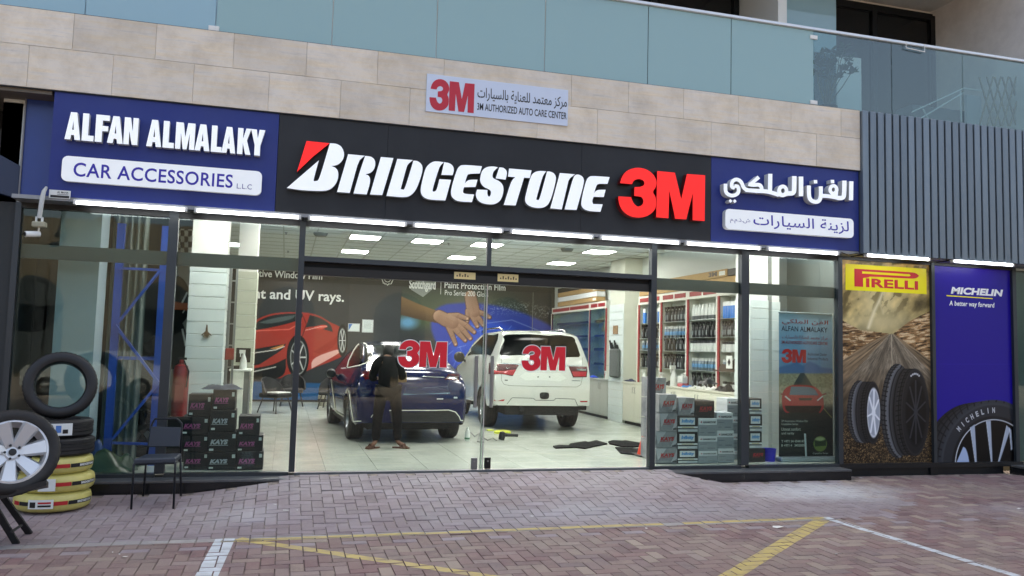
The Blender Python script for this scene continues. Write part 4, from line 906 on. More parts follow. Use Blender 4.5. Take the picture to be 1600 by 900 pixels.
P.poly(w2([(1040, 690), (1200, 640), (1400, 700), (1480, 800), (1350, 960), (1100, 1000), (980, 900)]), '2f55c4', 10, .8, sm=True)
for k in range(16):
    a = random.uniform(0, 6.28); cx, cy = 460+random.uniform(960, 1400)/4.09, 340+random.uniform(680, 960)/4.09; P.line([(cx, cy), (cx+14*math.cos(a), cy+14*math.sin(a))], .7, 'a9c0ea', .55)
P.line([(694, 545), (720, 520), (760, 505), (800, 500), (850, 520), (885, 560)], 1.2, '7f93c8', .8)
sp = fbm(P.U/1.2, P.V/1.2, 2, 9); P.put((sp > .66)*np.clip(1-np.abs(P.V-(480+((P.U-800)/9)**2*.25))/16, 0, 1)*(P.U > 740), 'c5cfe0', .5)
sk, sd_ = 'b8906f', '54372a'
P.limb([(616, 474), (650, 486), (688, 497)], [15, 12, 9], '8f7048', '3e2d20')
RH = [([(735, 463), (738, 478), (742, 488)], [9, 10, 8]), ([(742, 486), (755, 490), (765, 496)], [4.5, 3.8, 3.]), ([(741, 490), (750, 500), (755, 508)], [4.6, 3.9, 3.]), ([(736, 490), (742, 502), (746, 510)], [4.4, 3.7, 2.9]), ([(731, 486), (731, 496), (730, 502)], [4.2, 3.5, 2.7])]
LH = [([(686, 494), (697, 500), (707, 504)], [9.5, 10.5, 10]), ([(712, 500), (728, 508), (741, 519)], [4.8, 4.2, 3.1]), ([(710, 505), (724, 516), (735, 529)], [4.8, 4.2, 3.1]), ([(706, 509), (717, 521), (727, 532)], [4.7, 4., 3.]), ([(701, 511), (707, 525), (712, 538)], [4.4, 3.7, 2.8]), ([(702, 494), (716, 493), (730, 498)], [5, 4.2, 3.2])]
for H_ in (RH, LH):
    for p_, r_ in H_: P.limb(p_, [q+1. for q in r_], '5a3c2c', '3a241a')
    for p_, r_ in H_[1:]+H_[:1]: P.limb(p_, r_, 'b4937c', '765545')
    for p_, r_ in H_[1:]:
        P.line([(p_[1][0]-1.6, p_[1][1]+1), (p_[1][0]+1.6, p_[1][1]-1.6)], .6, '6e4733', .6); P.ell(p_[2][0], p_[2][1], 1.3, 1.3, 'dcb9a2', 1.2, .8)
for q in (((697, 497), (709, 503)), ((695, 502), (706, 508)), ((737, 474), (741, 487))): P.line(q, .6, '80563f', .45)
P.build('printed_panel', G3)
wtxt('Paint Protection Film', 694.5, 440, 790, 450, .012, G3); wtxt('Pro Series 200 Gloss', 695, 453, 763, 461, 0, G3)
m = MB(); 
q = [onY(*c, YW-.012)[[0, 2]] for c in zpx((460, 340), 4.09, [(740, 430), (822, 378), (895, 400), (905, 430), (880, 460), (822, 508), (745, 460)])]
vo, fo, bd = tri2d([[tuple(a) for a in q]]); slab(m, vo, fo, bd, planeY(YW-.012), (0, 0, 0)); o = m.build('emblem', mat('emblem_grey', '8b9290', .6), G3)
wtxt('Scotchgard', 639, 436, 681, 455, .03, G3, YW-.018); m = MB(); a = onY(688.5, 460, YW-.012); b = onY(688.5, 435, YW-.012); m.box(a[0]-.006, a[0]+.006, YW-.012, YW-.01, a[2], b[2]); m.build('divider', MATS['print_white'], G3)
m = MB(); a = onY(832, 500, YW)[0]; m.box(a-.006, a+.006, YW-.006, YW-.002, .5, 3.3); m.build('panel_seam', mat('seam', '7b7f82', .5), G3)
# ================================================================ big tyre posters right of the windows
def hexc(c): return np.array([int(c[i:i+2], 16)/255 for i in (0, 2, 4)])
PP = thing('tyre_poster', 'tall poster of two tyres on a desert road under a yellow logo', 'poster', (8.7, 0, .03))
P = Print(7.895, 9.50, .02, 3.02, .0, 190, 350); P.fill('6b5a3c'); U, V = P.U, P.V
def z7(px): return [(1160+a/2.368, 380+b/2.368) for a, b in px]
n1 = fbm(U/13+V/50, V/17, 5, 3); n2_ = fbm(U/30+3, V/26, 4, 77); top = np.clip((V-405)/112, 0, 1)[:, None]
P.c[:] = hexc('a98d55')*(1-top)+hexc('8f8154')*top; P.c *= (.30+1.35*n1)[:, None]; P.c *= (.55+.9*n2_)[:, None]
P.ell(1374, 470, 34, 52, 'ead9a0', 40, .75); P.ell(1376, 505, 60, 14, 'd9c894', 20, .6); P.put((n1 < .44)*np.clip((500-V)/40, 0, 1), '5c4f2c', .55)
P.line([(1381, 452), (1374, 470), (1366, 486), (1357, 512)], 4, 'fbf0c4', .9, 5); P.line([(1374, 470), (1380, 490)], 2, 'f5e6b4', .6, 4)
ax_, ay_ = 1392.5, 520.; dx_, dy_ = U-ax_, V-ay_; an_ = np.arctan2(dx_, np.maximum(dy_, .5)); rad_ = np.hypot(dx_, dy_); st_ = fbm(an_*26+50, rad_/26, 4, 5); st2 = fbm(an_*60+50, rad_/9, 3, 15)
gmask = np.clip((V-521)/2, 0, 1); P.put(gmask, np.clip(hexc('7f6c53')*(.35+1.25*st_[:, None]), 0, 1))
for poly_, c_, sd in (([(1312, 498), (1326, 506), (1345, 516), (1372, 519), (1388, 521), (1350, 540), (1312, 566)], '8c6a45', 8), ([(1396, 521), (1408, 512), (1420, 503), (1436, 494), (1458, 484), (1458, 566), (1430, 545)], 'a07a50', 21)):
    ins = inside(np.c_[U, V], poly_); tx = fbm(U/9+V/4, V/2.2, 5, sd); P.put(ins.astype(float), np.clip(hexc(c_)*(.2+1.6*tx[:, None]), 0, 1)); P.put(ins*(tx > .60), 'e6d3ab', .7); P.put(ins*(tx < .38), '2e2014', .6)
rl_ = ax_-dy_*.95-1; rr_ = ax_+dy_*1.0+1.5; rd_ = np.clip((U-rl_)/2, 0, 1)*np.clip((rr_-U)/2, 0, 1)*gmask*np.clip((625-V)/50, 0, 1)
P.put(rd_, np.clip(hexc('857a68')*(.45+1.0*st2[:, None]), 0, 1), .92); P.put(rd_*np.exp(-((dx_/np.maximum(dy_, 1)-.45)/.12)**2), '3f382e', .5); P.put(rd_*np.exp(-((dx_/np.maximum(dy_, 1)+.4)/.12)**2), '3f382e', .5)
P.line([(1393, 523), (1394, 575)], .9, 'd8ccae', .8); P.line([(1391, 522), (1358, 556)], .7, 'd8ccae', .5); P.line([(1395, 522), (1432, 560)], .7, 'd8ccae', .5)
dk_ = np.clip((V-575)/90, 0, 1); P.c *= (1-.62*dk_)[:, None]; gg = fbm(U/1.2, V/1.0, 3, 14); lowg = np.clip((V-640)/40, 0, 1); P.put(lowg*(gg > .5), '8a6a44', .35); P.put(lowg*(gg < .42), '120c07', .6); P.put(lowg*(gg > .68), 'c9a878', .5)
def ptyre(bc, br, fc, frr, groove, rimc, spk, nsp, hub, flip=1):
    e = np.sqrt(np.clip(1-((V-bc[1])/br[1])**2, 0, 1)); xl = bc[0]-br[0]*e; ef = np.sqrt(np.clip(1-((V-fc[1])/frr[1])**2, 0, 1)); xr = fc[0]-frr[0]*ef*.98
    xe = fc[0]+frr[0]*ef; inb = (np.abs(V-bc[1]) < br[1]); t = (U-xl)/np.maximum(xr-xl, .5); sil = inb & (U > xl) & (U < np.where(np.abs(V-fc[1]) < frr[1], fc[0], bc[0]+frr[0]*e*1.2))
    lum = .10+.42*np.clip(1-np.abs(t-.30)*2.2, 0, 1)**1.5+.12*np.clip(1-np.abs(t-.8)*5, 0, 1); ang = np.arcsin(np.clip((V-bc[1])/br[1], -1, 1))
    g = np.zeros(len(U))
    for k in groove: g = np.maximum(g, np.clip(1-np.abs(t-k)/.045, 0, 1))
    sp_ = (np.sin(ang*60+(t-.5)*6*np.sign(t-.5)*1.) > .72)*((np.abs(t-.5) > .22)); lum = lum*(1-.93*g)*(1-.75*sp_)
    P.put(sil.astype(float), np.clip(hexc('8f949a')*lum[:, None]*1.35+.02, 0, 1))
    P.ell(fc[0], fc[1], frr[0], frr[1], '2b2c2e'); P.ell(fc[0], fc[1], frr[0]*.93, frr[1]*.95, '1f2022'); P.ell(fc[0]+1, fc[1], frr[0]*.78, frr[1]*.80, rimc[0]); P.ell(fc[0]+1.2, fc[1], frr[0]*.70, frr[1]*.73, rimc[1])
    for k in range(nsp): a = k*2*PI/nsp+.3; P.line([(fc[0]+1, fc[1]), (fc[0]+1+frr[0]*.7*math.cos(a), fc[1]+frr[1]*.72*math.sin(a))], hub, spk)
    P.ell(fc[0]+1, fc[1], 3, 5.5, spk)
ptyre((1343, 643), (19.5, 49), (1364, 645), (13, 49), (.2, .5, .8), ('cfd4da', '9aa2ad'), 'e3e7ec', 7, 2.6)
ptyre((1402, 642), (26, 74), (1430, 644), (22, 68), (.18, .42, .62, .85), ('17181a', '0d0e10'), '33353a', 10, 2.2)
for k in range(6):   # raised letters on the right sidewall
    a = -1.9+.13*k; P.ell(1430+19.5*math.cos(a), 644+60*math.sin(a), 1.3, 1.6, 'c9cbce')
P.build('printed_panel', PP, .3)
m = MB(); a = onY(1321, 412, -.004); b = onY(1448, 460, -.004); zt_ = onY(1322, 412, -.004)[2]; zb_ = onY(1322, 453, -.004)[2]; m.box(a[0], b[0], -.004, -.001, zb_, zt_); lg = m.build('yellow_logo_panel', mat('logo_yellow', 'fff000', .4), PP)
Wd, Hh = b[0]-a[0], zt_-zb_; fx = lambda t: a[0]+t*Wd; fz = lambda t: zb_+t*Hh; m = MB()
for L in ([(.105, .15), (.105, .83), (.80, .83), (.87, .80), (.905, .70), (.87, .60), (.80, .57), (.30, .57), (.27, .52), (.21, .49), (.21, .15)],):
    q = chaikin([(fx(p), fz(t)) for p, t in L], 50, 1); hole = [(fx(p), fz(t)) for p, t in [(.20, .66), (.20, .745), (.78, .745), (.80, .70), (.78, .66)]]
    vo, fo, bd = tri2d([q, hole]); slab(m, vo, fo, bd, planeY(-.0062), (0, 0, 0))
text_on(m, 'IRELLI', planeY(-.0062), fx(.245), fx(.89), fz(.15), fz(.49), .035, .02); m.build('lettering', mat('logo_red', 'd81f2a', .4), lg)
P2 = thing('tyre_poster', 'tall deep blue poster with white lettering and a huge tyre at its foot', 'poster', (10.3, 0, .03))
P = Print(9.56, 11.06, .02, 3.02, .0, 180, 350); U, V = P.U, P.V; P.fill('140c94')
P.c[:] = hexc('1a0c8c'); P.put(np.exp(-((V-405)/32)**2), '4a35d8', .55); P.put(np.clip((V-520)/200, 0, 1), '160e96', .6)
P.line([(1470, 569), (1590, 569)], .8, '2f22b0', .5)
# tyre: tread drum swept up and left behind the sidewall ring
fcx, fcy, rx, ry = 1553, 727, 82, 97
for k in range(26, -1, -1):
    t = k/26; P.ell(fcx-34*t, fcy+3*t, rx-4*t, ry+5-2*t, hexc('30343a')*(1.1-.55*t)*(.5 if k in (6, 7, 13, 14, 20, 21) else 1.))
ang = np.arctan2((V-fcy)/ry, (U-fcx+17)/rx); rr = np.hypot((V-fcy)/ry, (U-fcx)/rx); P.put(((rr > 1.02) & (np.sin(ang*46) > .8) & (U < 1570) & (rr < 1.5) & (P.c[:, 2] < .35)).astype(float), '101214', .85)
P.ell(fcx, fcy, rx, ry, '3b3f45', 1.5); P.ell(fcx, fcy, rx*.97, ry*.97, '2c2f34', 2); P.ell(fcx, fcy, rx*.80, ry*.79, '191b1e', 1.5); P.ell(fcx, fcy, 61, 72, 'cfd5dc'); P.ell(fcx, fcy, 59.5, 70.5, '050608')
for sp_ in ([(1516, 668), (1523, 663), (1526.5, 724), (1524, 724)], [(1541, 658), (1548, 657), (1551, 724), (1549, 724)], [(1573, 665), (1579, 670), (1561.5, 723), (1559.5, 723)], [(1577, 669), (1580, 672), (1582, 702), (1580, 703)]):
    P.poly(sp_, 'aab6c6', 1); P.line([sp_[0], sp_[3]], .7, 'e4eaf2')
P.poly([(1494, 724), (1499, 712), (1505, 698), (1509, 700), (1513, 712), (1515, 726)], 'a9bddd', 1, sm=True)
P.build('printed_panel', P2, .3)
def mich(root):
    m = MB(); y = -.004; a = onY(1484, 463, y); b = onY(1569, 463.5, y); zb_ = onY(1484, 459, y)[2]+.015; zt_ = onY(1486, 448, y)[2]+.015
    text_on(m, 'MICHELIN', planeY(y), a[0]+.02, b[0]-.05, zb_-.015, zt_-.015, .05, .01, shear=.28)
    a2 = onY(1483, 475, y); text_on(m, 'A better way forward', planeY(y), a2[0], onY(1553, 473, y)[0], a2[2]-.045, a2[2]+.055, .03, .04, shear=.1); m.build('lettering', mat('print_white2', 'eef0f2', .4), root)
    m = MB(); q = [onY(*c, y)[[0, 2]] for c in ((1479, 461), (1551, 466), (1551, 467.4), (1479, 462.7))]; m.add([(a_[0], y, a_[1]) for a_ in q], [(0, 1, 2, 3)]); m.build('underline', mat('logo_yellow', 'fff000', .4), root)
    # curved word on the tyre wall, letter by letter
    for k, ch in enumerate('MICHELIN'):
        m = MB()
        t = -2.42+k*.118*1.02; pu, pv = fcx+73*math.cos(t)*1.0, fcy+86*math.sin(t); c_ = onY(pu, pv, y)
        g = text_glyphs(ch, .045); 
        if not g: continue
        vs, fs, bd = g[0]; lo, hi = vs.min(0), vs.max(0); w_ = .052 if ch != 'I' else .016; h_ = .085; q = (vs-(lo+hi)/2)/(hi-lo)*[w_, h_]; ra = -(t+PI/2); cs, sn = math.cos(ra), math.sin(ra); q = np.c_[q[:, 0]*cs-q[:, 1]*sn+c_[0], q[:, 0]*sn+q[:, 1]*cs+c_[2]]
        slab(m, q, fs, bd, planeY(y), (0, 0, 0)); m.build('letter', mat('print_grey', 'b9bcc0', .5), root)
mich(P2)
# ================================================================ roll-up banner in the right window
BN = thing('roll_up_banner', 'roll-up banner with red mark, Arabic heading and red sports car', 'banner', (7.5, .42, 0))
yb = .42; xl, xr = onY(1217, 600, yb)[0], onY(1301, 600, yb)[0]; zt_, zb_ = onY(1258, 491, yb)[2], .06
P = Print(xl, xr, zb_, zt_, yb, 110, 260); U, V = P.U, P.V; P.fill('8fb6cf')
t = np.clip((V-490)/95, 0, 1)[:, None]; P.c[:] = hexc('9fc4dc')*(1-t)+hexc('5d8fc0')*t
def z6(px): return [(1000+a/4.09, 540+b/4.09) for a, b in px]
P.poly(z6([(880, 140), (960, 120), (1000, 100), (1040, 130), (1080, 100), (1120, 115), (1160, 140), (1240, 150), (1240, 200), (880, 200)]), '4b76ad', 3)
P.put(np.clip((V-582)/3, 0, 1), hexc('a09a80')*(.8+.4*fbm(U/2, V/2, 3)[:, None])); P.poly(z6([(1025, 175), (1050, 175), (1130, 300), (1160, 460), (900, 460), (975, 260)]), '3d474a')
t = np.clip((V-630)/12, 0, 1); P.put(t, '14201f'); P.line(z6([(1160, 385), (1225, 460)]), .8, 'c9c060', .8)
P.poly(z6([(910, 300), (930, 270), (960, 255), (1000, 250), (1110, 255), (1150, 290), (1170, 320), (1178, 400), (1150, 432), (1120, 405), (980, 405), (950, 435), (918, 420), (905, 360)]), 'b3202c', sm=True)
P.poly(z6([(965, 262), (1110, 262), (1140, 318), (955, 315)]), '4b6f86', sm=True); P.poly(z6([(1015, 335), (1100, 335), (1095, 350), (1020, 350)]), '2a0f12'); P.poly(z6([(925, 385), (1160, 385), (1150, 425), (1120, 430), (1000, 428), (935, 425)]), '23100f', sm=True)
for q in ([(930, 325), (960, 350)], [(1165, 325), (1135, 350)]): P.line(z6(q), 2, 'dfe4ea')
for q in ([(905, 310), (920, 312)], [(1170, 312), (1185, 308)]): P.line(z6(q), 2, '8e1a22')
P.ell(1000+1152/4.09, 540+628/4.09, 10.5, 12, '6f8a46'); P.poly(z6([(1115, 605), (1190, 600), (1188, 640), (1118, 645)]), '1f3a22', 1.5); P.ell(1281.5, 686, 7, 3, 'a9bb8a', 2)
P.build('printed_panel', BN, .4)
def bt(s, u0, v0, u1, v1, off, mt, tr=0.):
    m = MB(); y = yb-.003; a = onY(u0, v1, y); b = onY(u1, v1, y); c_ = onY(u0, v0, y); text_on(m, s, planeY(y), a[0], b[0], a[2], c_[2], off, tr); return m.build('lettering', mt, BN)
M_bk = mat('print_navy', '1f2a44', .5); M_br = mat('print_darkred', '8e2430', .5)
bt(arab('الفن الملكي'), 1222, 498, 1294, 508, .012, M_br); bt('ALFAN ALMALAKY', 1221, 509, 1293, 517, .012, M_bk); bt(arab('مركز معتمد للعناية بالسيارات'), 1222, 523, 1293, 530, .0, M_br); bt('3M AUTHORIZED AUTOCARE CENTRE', 1221, 532, 1293, 537, .02, M_br)
m = MB(); y = yb-.003; a = onY(1221, 567, y); b = onY(1259.5, 567, y); logo3m(m, planeY(y), a[0], b[0], a[2], onY(1230, 545, y)[2]); m.build('red_mark', mat('sticker_red2', 'c8262c', .4), BN)
bt('Authorised Dealer', 1262, 551, 1292, 555.5, .01, M_bk); bt('Industrial Products', 1262, 558, 1294, 562.5, .01, M_bk)
M_pw = mat('print_pale', 'b9c4bd', .5)
bt('3M Automotive Window Film', 1221, 656, 1262, 659.5, 0, M_pw); bt('Crystaline Series', 1221, 661, 1247, 665, .01, M_pw); bt('Utmost comfort', 1221, 668, 1251, 673, .01, M_pw); bt('and rarity', 1221, 675, 1241, 680, .01, M_pw)
bt('T +971 54 4344147', 1221, 687.5, 1257, 691.5, .02, M_pw); bt('B +971 4   3452000', 1221, 694, 1257, 698, .02, M_pw); bt('Crystaline Series', 1270, 707, 1294, 710.5, .01, M_pw)
m = MB(); m.rbox(xl-.02, xr+.03, yb-.10, yb+.08, .0, .075, .02); m.build('base_cassette', mat('cassette', 'a3b4bd', .3, metal=.7), BN); m = MB(); m.rbox(xl, xr, yb-.015, yb+.015, zt_, zt_+.025, .005); m.build('top_bar', MATS['cassette'], BN); m = MB(); m.tube([((xl+xr)/2, yb+.03, .05), ((xl+xr)/2, yb+.03, zt_)], .012, 8); m.build('pole', M_steel, BN)
q = onY(1261, 700, .30); m = MB(); m.tube([(q[0], .32, .07), (q[0]-.02, .32, .42)], .014, 8); tag(m.build('grey_stick', mat('stick', '9fb0b4', .4)), 'short pale grey tube leaning before the roll-up banner', 'tube')
# ================================================================ carton stacks in the windows
M_cb = mat('carton_black', '17181b', .5, nz=.15, ns=6); M_cbs = mat('carton_seam', '2c2e31', .6); M_cs = mat('carton_silver', 'a3a5aa', .4, nz=.3, ns=6, col2='6b6d74'); M_cg = mat('carton_grey', 'bdc4c9', .5, nz=.04); M_cw = mat('carton_white', 'dfe3e6', .5)
M_pk = mat('print_pink', 'b0568c', .5); M_sv = mat('print_silver', 'b7bcc4', .4); M_kr = mat('print_kays_red', 'b0222c', .5); M_lab = mat('label_white', 'd9ddd9', .6); M_ib = mat('infinity_blue', '3f8fd0', .45); M_gold = mat('print_gold', 'b09a48', .5)
def carton(label, x0, x1, z0, z1, y0, d, style, grp):
    o = thing('carton', label, 'carton', ((x0+x1)/2, y0+d/2, z0), grp); W_, H_ = x1-x0, z1-z0; f = planeY(y0-.0035)
    m = MB(); m.rbox(x0, x1, y0, y0+d, z0+.001, z1-.002, .004); m.build('box', {'k': M_cb, 'w': M_cb, 's': M_cs, 'i': M_cb, 'h': M_cg, 'r': M_cb}[style], o)
    X = lambda t: x0+t*W_; Z = lambda t: z0+t*H_
    def T(s, a, b, c, d_, off, mt, sh=0.): q = MB(); text_on(q, s, f, X(a), X(b), Z(c), Z(d_), off, .02, sh); q.build('lettering', mt, o)
    def R(a, b, c, d_, mt, nm='label', dy=.002): q = MB(); q.box(X(a), X(b), y0-dy, y0-.0005, Z(c), Z(d_)); q.build(nm, mt, o)
    if style in 'kw':
        T('KAYS', .08, .66, .36, .60, .06, M_pk if style == 'k' else M_sv, .25); R(.06, .70, .31, .335, M_pk if style == 'k' else M_sv, 'underline'); R(.01, .99, .93, .955, M_cbs, 'lid_seam'); R(.05, .2, .06, .16, M_lab); R(.84, .95, .66, .86, M_lab); R(.45, .9, .05, .075, M_cbs, 'lid_seam')
    elif style in 'sr':
        T('KAYS', .22, .84, .42, .66, .06, M_kr, .22); R(.2, .66, .36, .385, M_kr, 'underline'); R(.76, .97, .08, .16, M_cbs); 
        if style == 's':
            q = MB(); q.add([(X(.0), y0-.002, Z(.98)), (X(.5), y0-.002, Z(.98)), (X(.1), y0-.002, Z(.2))], [(0, 2, 1)]); q.add([(X(.99), y0-.002, Z(.9)), (X(.99), y0-.002, Z(.3)), (X(.7), y0-.002, Z(.05))], [(0, 2, 1)]); q.build('print_flare', mat('flare', 'b4b7bd', .4), o)
    elif style == 'i':
        R(.1, .84, .45, .88, M_cw, 'logo_panel'); q = MB(); text_on(q, 'Infinity', planeY(y0-.0045), X(.17), X(.78), Z(.52), Z(.80), .05, 0, .2); q.build('lettering', M_ib, o)
        R(.0, 1., .24, .34, M_cw, 'stripe'); R(.2, .8, .27, .31, M_gold, 'small_print', .0035); R(.02, .98, .02, .17, M_cg, 'lower_band'); R(.06, .45, .05, .14, M_lab, 'label', .0035)
    elif style == 'h':
        R(.0, 1., .62, .985, M_cw, 'white_band'); q = MB(); text_on(q, 'HANKOOK', f, X(.24), X(.95), Z(.70), Z(.83), .05, .02, .1); q.build('lettering', M_dk, o); q = MB(); q.add([(X(.08), y0-.0035, Z(.77)), (X(.2), y0-.0035, Z(.84)), (X(.17), y0-.0035, Z(.76)), (X(.2), y0-.0035, Z(.70))], [(0, 3, 2, 1)]); q.build('red_flag', M_kr, o)
        R(.0, 1., .0, .62, mat('hk_grey', '8f979d', .5), 'grey_band', .0012); R(.08, .45, .42, .46, mat('print_mid', '6e757b', .5), 'small_print'); R(.5, .9, .14, .2, MATS['print_mid'], 'small_print'); R(.08, .3, .16, .2, MATS['print_mid'], 'small_print')
    return o
def zc(o, s, r, y): a, b, c, d = r; u0, u1 = o[0]+a/s, o[0]+b/s; v0, v1 = o[1]+c/s, o[1]+d/s; p = onY(u0, (v0+v1)/2, y)[0]; q = onY(u1, (v0+v1)/2, y)[0]; return p, q, onY((u0+u1)/2, v1, y)[2], onY((u0+u1)/2, v0, y)[2]
OL = ((200, 540), 3.46); yL = .28
LC = [('A', 'k', .36, [(300, 432, 585, 676), (296, 432, 490, 584), (290, 436, 390, 489), (325, 450, 268, 388)]), ('B', 'w', .28, [(430, 585, 583, 678), (432, 587, 470, 582), (444, 580, 355, 469), (458, 580, 242, 354)]), ('C', 'k', .26, [(586, 730, 580, 678), (588, 728, 492, 579), (597, 712, 386, 491)])]
nmS = {'A': 'left', 'B': 'middle', 'C': 'right'}; nmR = ['bottom', 'second from the floor', 'third from the floor', 'topmost']
for key, st, y0, rows in LC:
    zz_ = 0.01
    for r, q in enumerate(rows):
        a, b, c, d = zc(*OL, q, y0); sty = st if key != 'B' else ('w' if r < 3 else 'k')
        hgt = d-c if r == 0 else d-zz_; top_ = 'topmost' if r == len(rows)-1 else nmR[r]
        zz0 = max(zz_, 0.008); zz1 = zz0+(d-c); 
        carton('black carton lettered in %s, %s of the %s stack, left window' % ('silver' if sty == 'w' else 'pink', top_, nmS[key]), a, b, zz0, zz1, y0+(.0, .01, .0, .015)[r], .34, sty, 'black KAYS cartons in the left window'); zz_ = zz1+.001
a, b, c, d = zc(*OL, (455, 582, 222, 245), .28); 
def cloth(label, cx, cy, z, sx, sy, h, mt, name='cloth', cat='cloth', seed=1):
    m = MB(); n = 14; k0 = 0
    rnd = random.Random(seed)
    for j in range(n+1):
        for i in range(n+1):
            u_, v_ = i/n*2-1, j/n*2-1; r = max(abs(u_), abs(v_)); hh = h*(1-r**3)*(.6+.5*math.sin(3*u_+seed)*math.cos(4*v_+seed))+.01*rnd.random(); m.v.append((cx+u_*sx*(1+.08*math.sin(5*v_+seed)), cy+v_*sy*(1+.1*math.sin(4*u_)), z+max(hh, .002)))
    for j in range(n):
        for i in range(n): a_ = j*(n+1)+i; m.f.append((a_, a_+1, a_+n+2, a_+n+1)); m.m.append(0)
    return tag(m.build(name, mt, smooth=True), label, cat)
cloth('crumpled dark grey cloth lying on the tallest black carton stack', (a+b)/2-.03, .40, zz_*0+zc(*OL, (458, 580, 242, 354), .28)[3]+.005, .23, .14, .07, mat('cloth_dark', '3a4350', .9), seed=3)
OR_ = ((1000, 540), 4.09); RC = [('first', .34, [(100, 238, 655, 755, 's'), (101, 238, 546, 654, 's'), (125, 238, 430, 545, 's'), (124, 236, 310, 429, 's')]), ('second', .32, [(241, 371, 662, 757, 'i'), (241, 371, 552, 661, 'i'), (241, 371, 448, 551, 'i'), (245, 350, 331, 447, 's')]),
      ('third', .32, [(375, 493, 673, 757, 'h'), (375, 493, 576, 672, 'h'), (374, 491, 462, 575, 'h'), (355, 478, 350, 461, 'r')]), ('fourth', .34, [(499, 602, 657, 757, 'h'), (495, 600, 541, 656, 'h'), (491, 592, 427, 540, 'h')]), ('fifth', .62, [(598, 672, 672, 748, 'h'), (596, 672, 560, 670, 'h'), (592, 660, 450, 558, 'h'), (560, 650, 333, 448, 'h')])]
sn = {'s': 'silver carton with red lettering', 'i': 'black carton with blue logo panel', 'h': 'pale grey carton with white band', 'r': 'black carton with red lettering'}
RC += [('sixth', .36, [(700, 800, 657, 752, 'r'), (700, 781, 548, 656, 'i'), (700, 781, 438, 547, 'i'), (700, 780, 335, 437, 'i')])]
for nm, y0, rows in RC:
    zz_ = .008
    for r, q in enumerate(rows):
        a, b, c, d = zc(*OR_, q[:4], y0); hh = d-c
        if r == 0: hh = d-.008
        carton('%s, %s, %s stack of the right windows' % (sn[q[4]], 'topmost' if r == len(rows)-1 else nmR[r], nm), a, b, zz_, zz_+hh, y0+(0, .008, .0, .01)[r], .32, q[4], 'cartons stacked in the right windows'); zz_ += hh+.001
a, b, c, d = zc(*OR_, (92, 124, 320, 750), .8); 
for k in range(4): carton('silver carton glimpsed behind the first stack of the right windows, %s' % nmR[k], a-.08, b+.1, .008+.3*k, .30+.3*k, .8, .3, 's', 'cartons stacked in the right windows')
p_ = onY(1202, 724, .4); m = MB(); m.lathe([(0, 0), (.085, 0), (.105, .18), (.11, .185), (.10, .18), (.08, .01)], (onY(1201.5, 716, .5)[0], .5, .0), (0, 0, 1), 20); bk = m.build('bucket', mat('bucket_blue', '1c20c8', .4), smooth=40); tag(bk, 'small bright blue bucket on the floor beside the roll-up banner', 'bucket')
cloth('crumpled black bag on the third and fourth carton stacks', 6.0, .5, 1.12, .12, .1, .1, M_dk, 'bag', 'bag', 5)
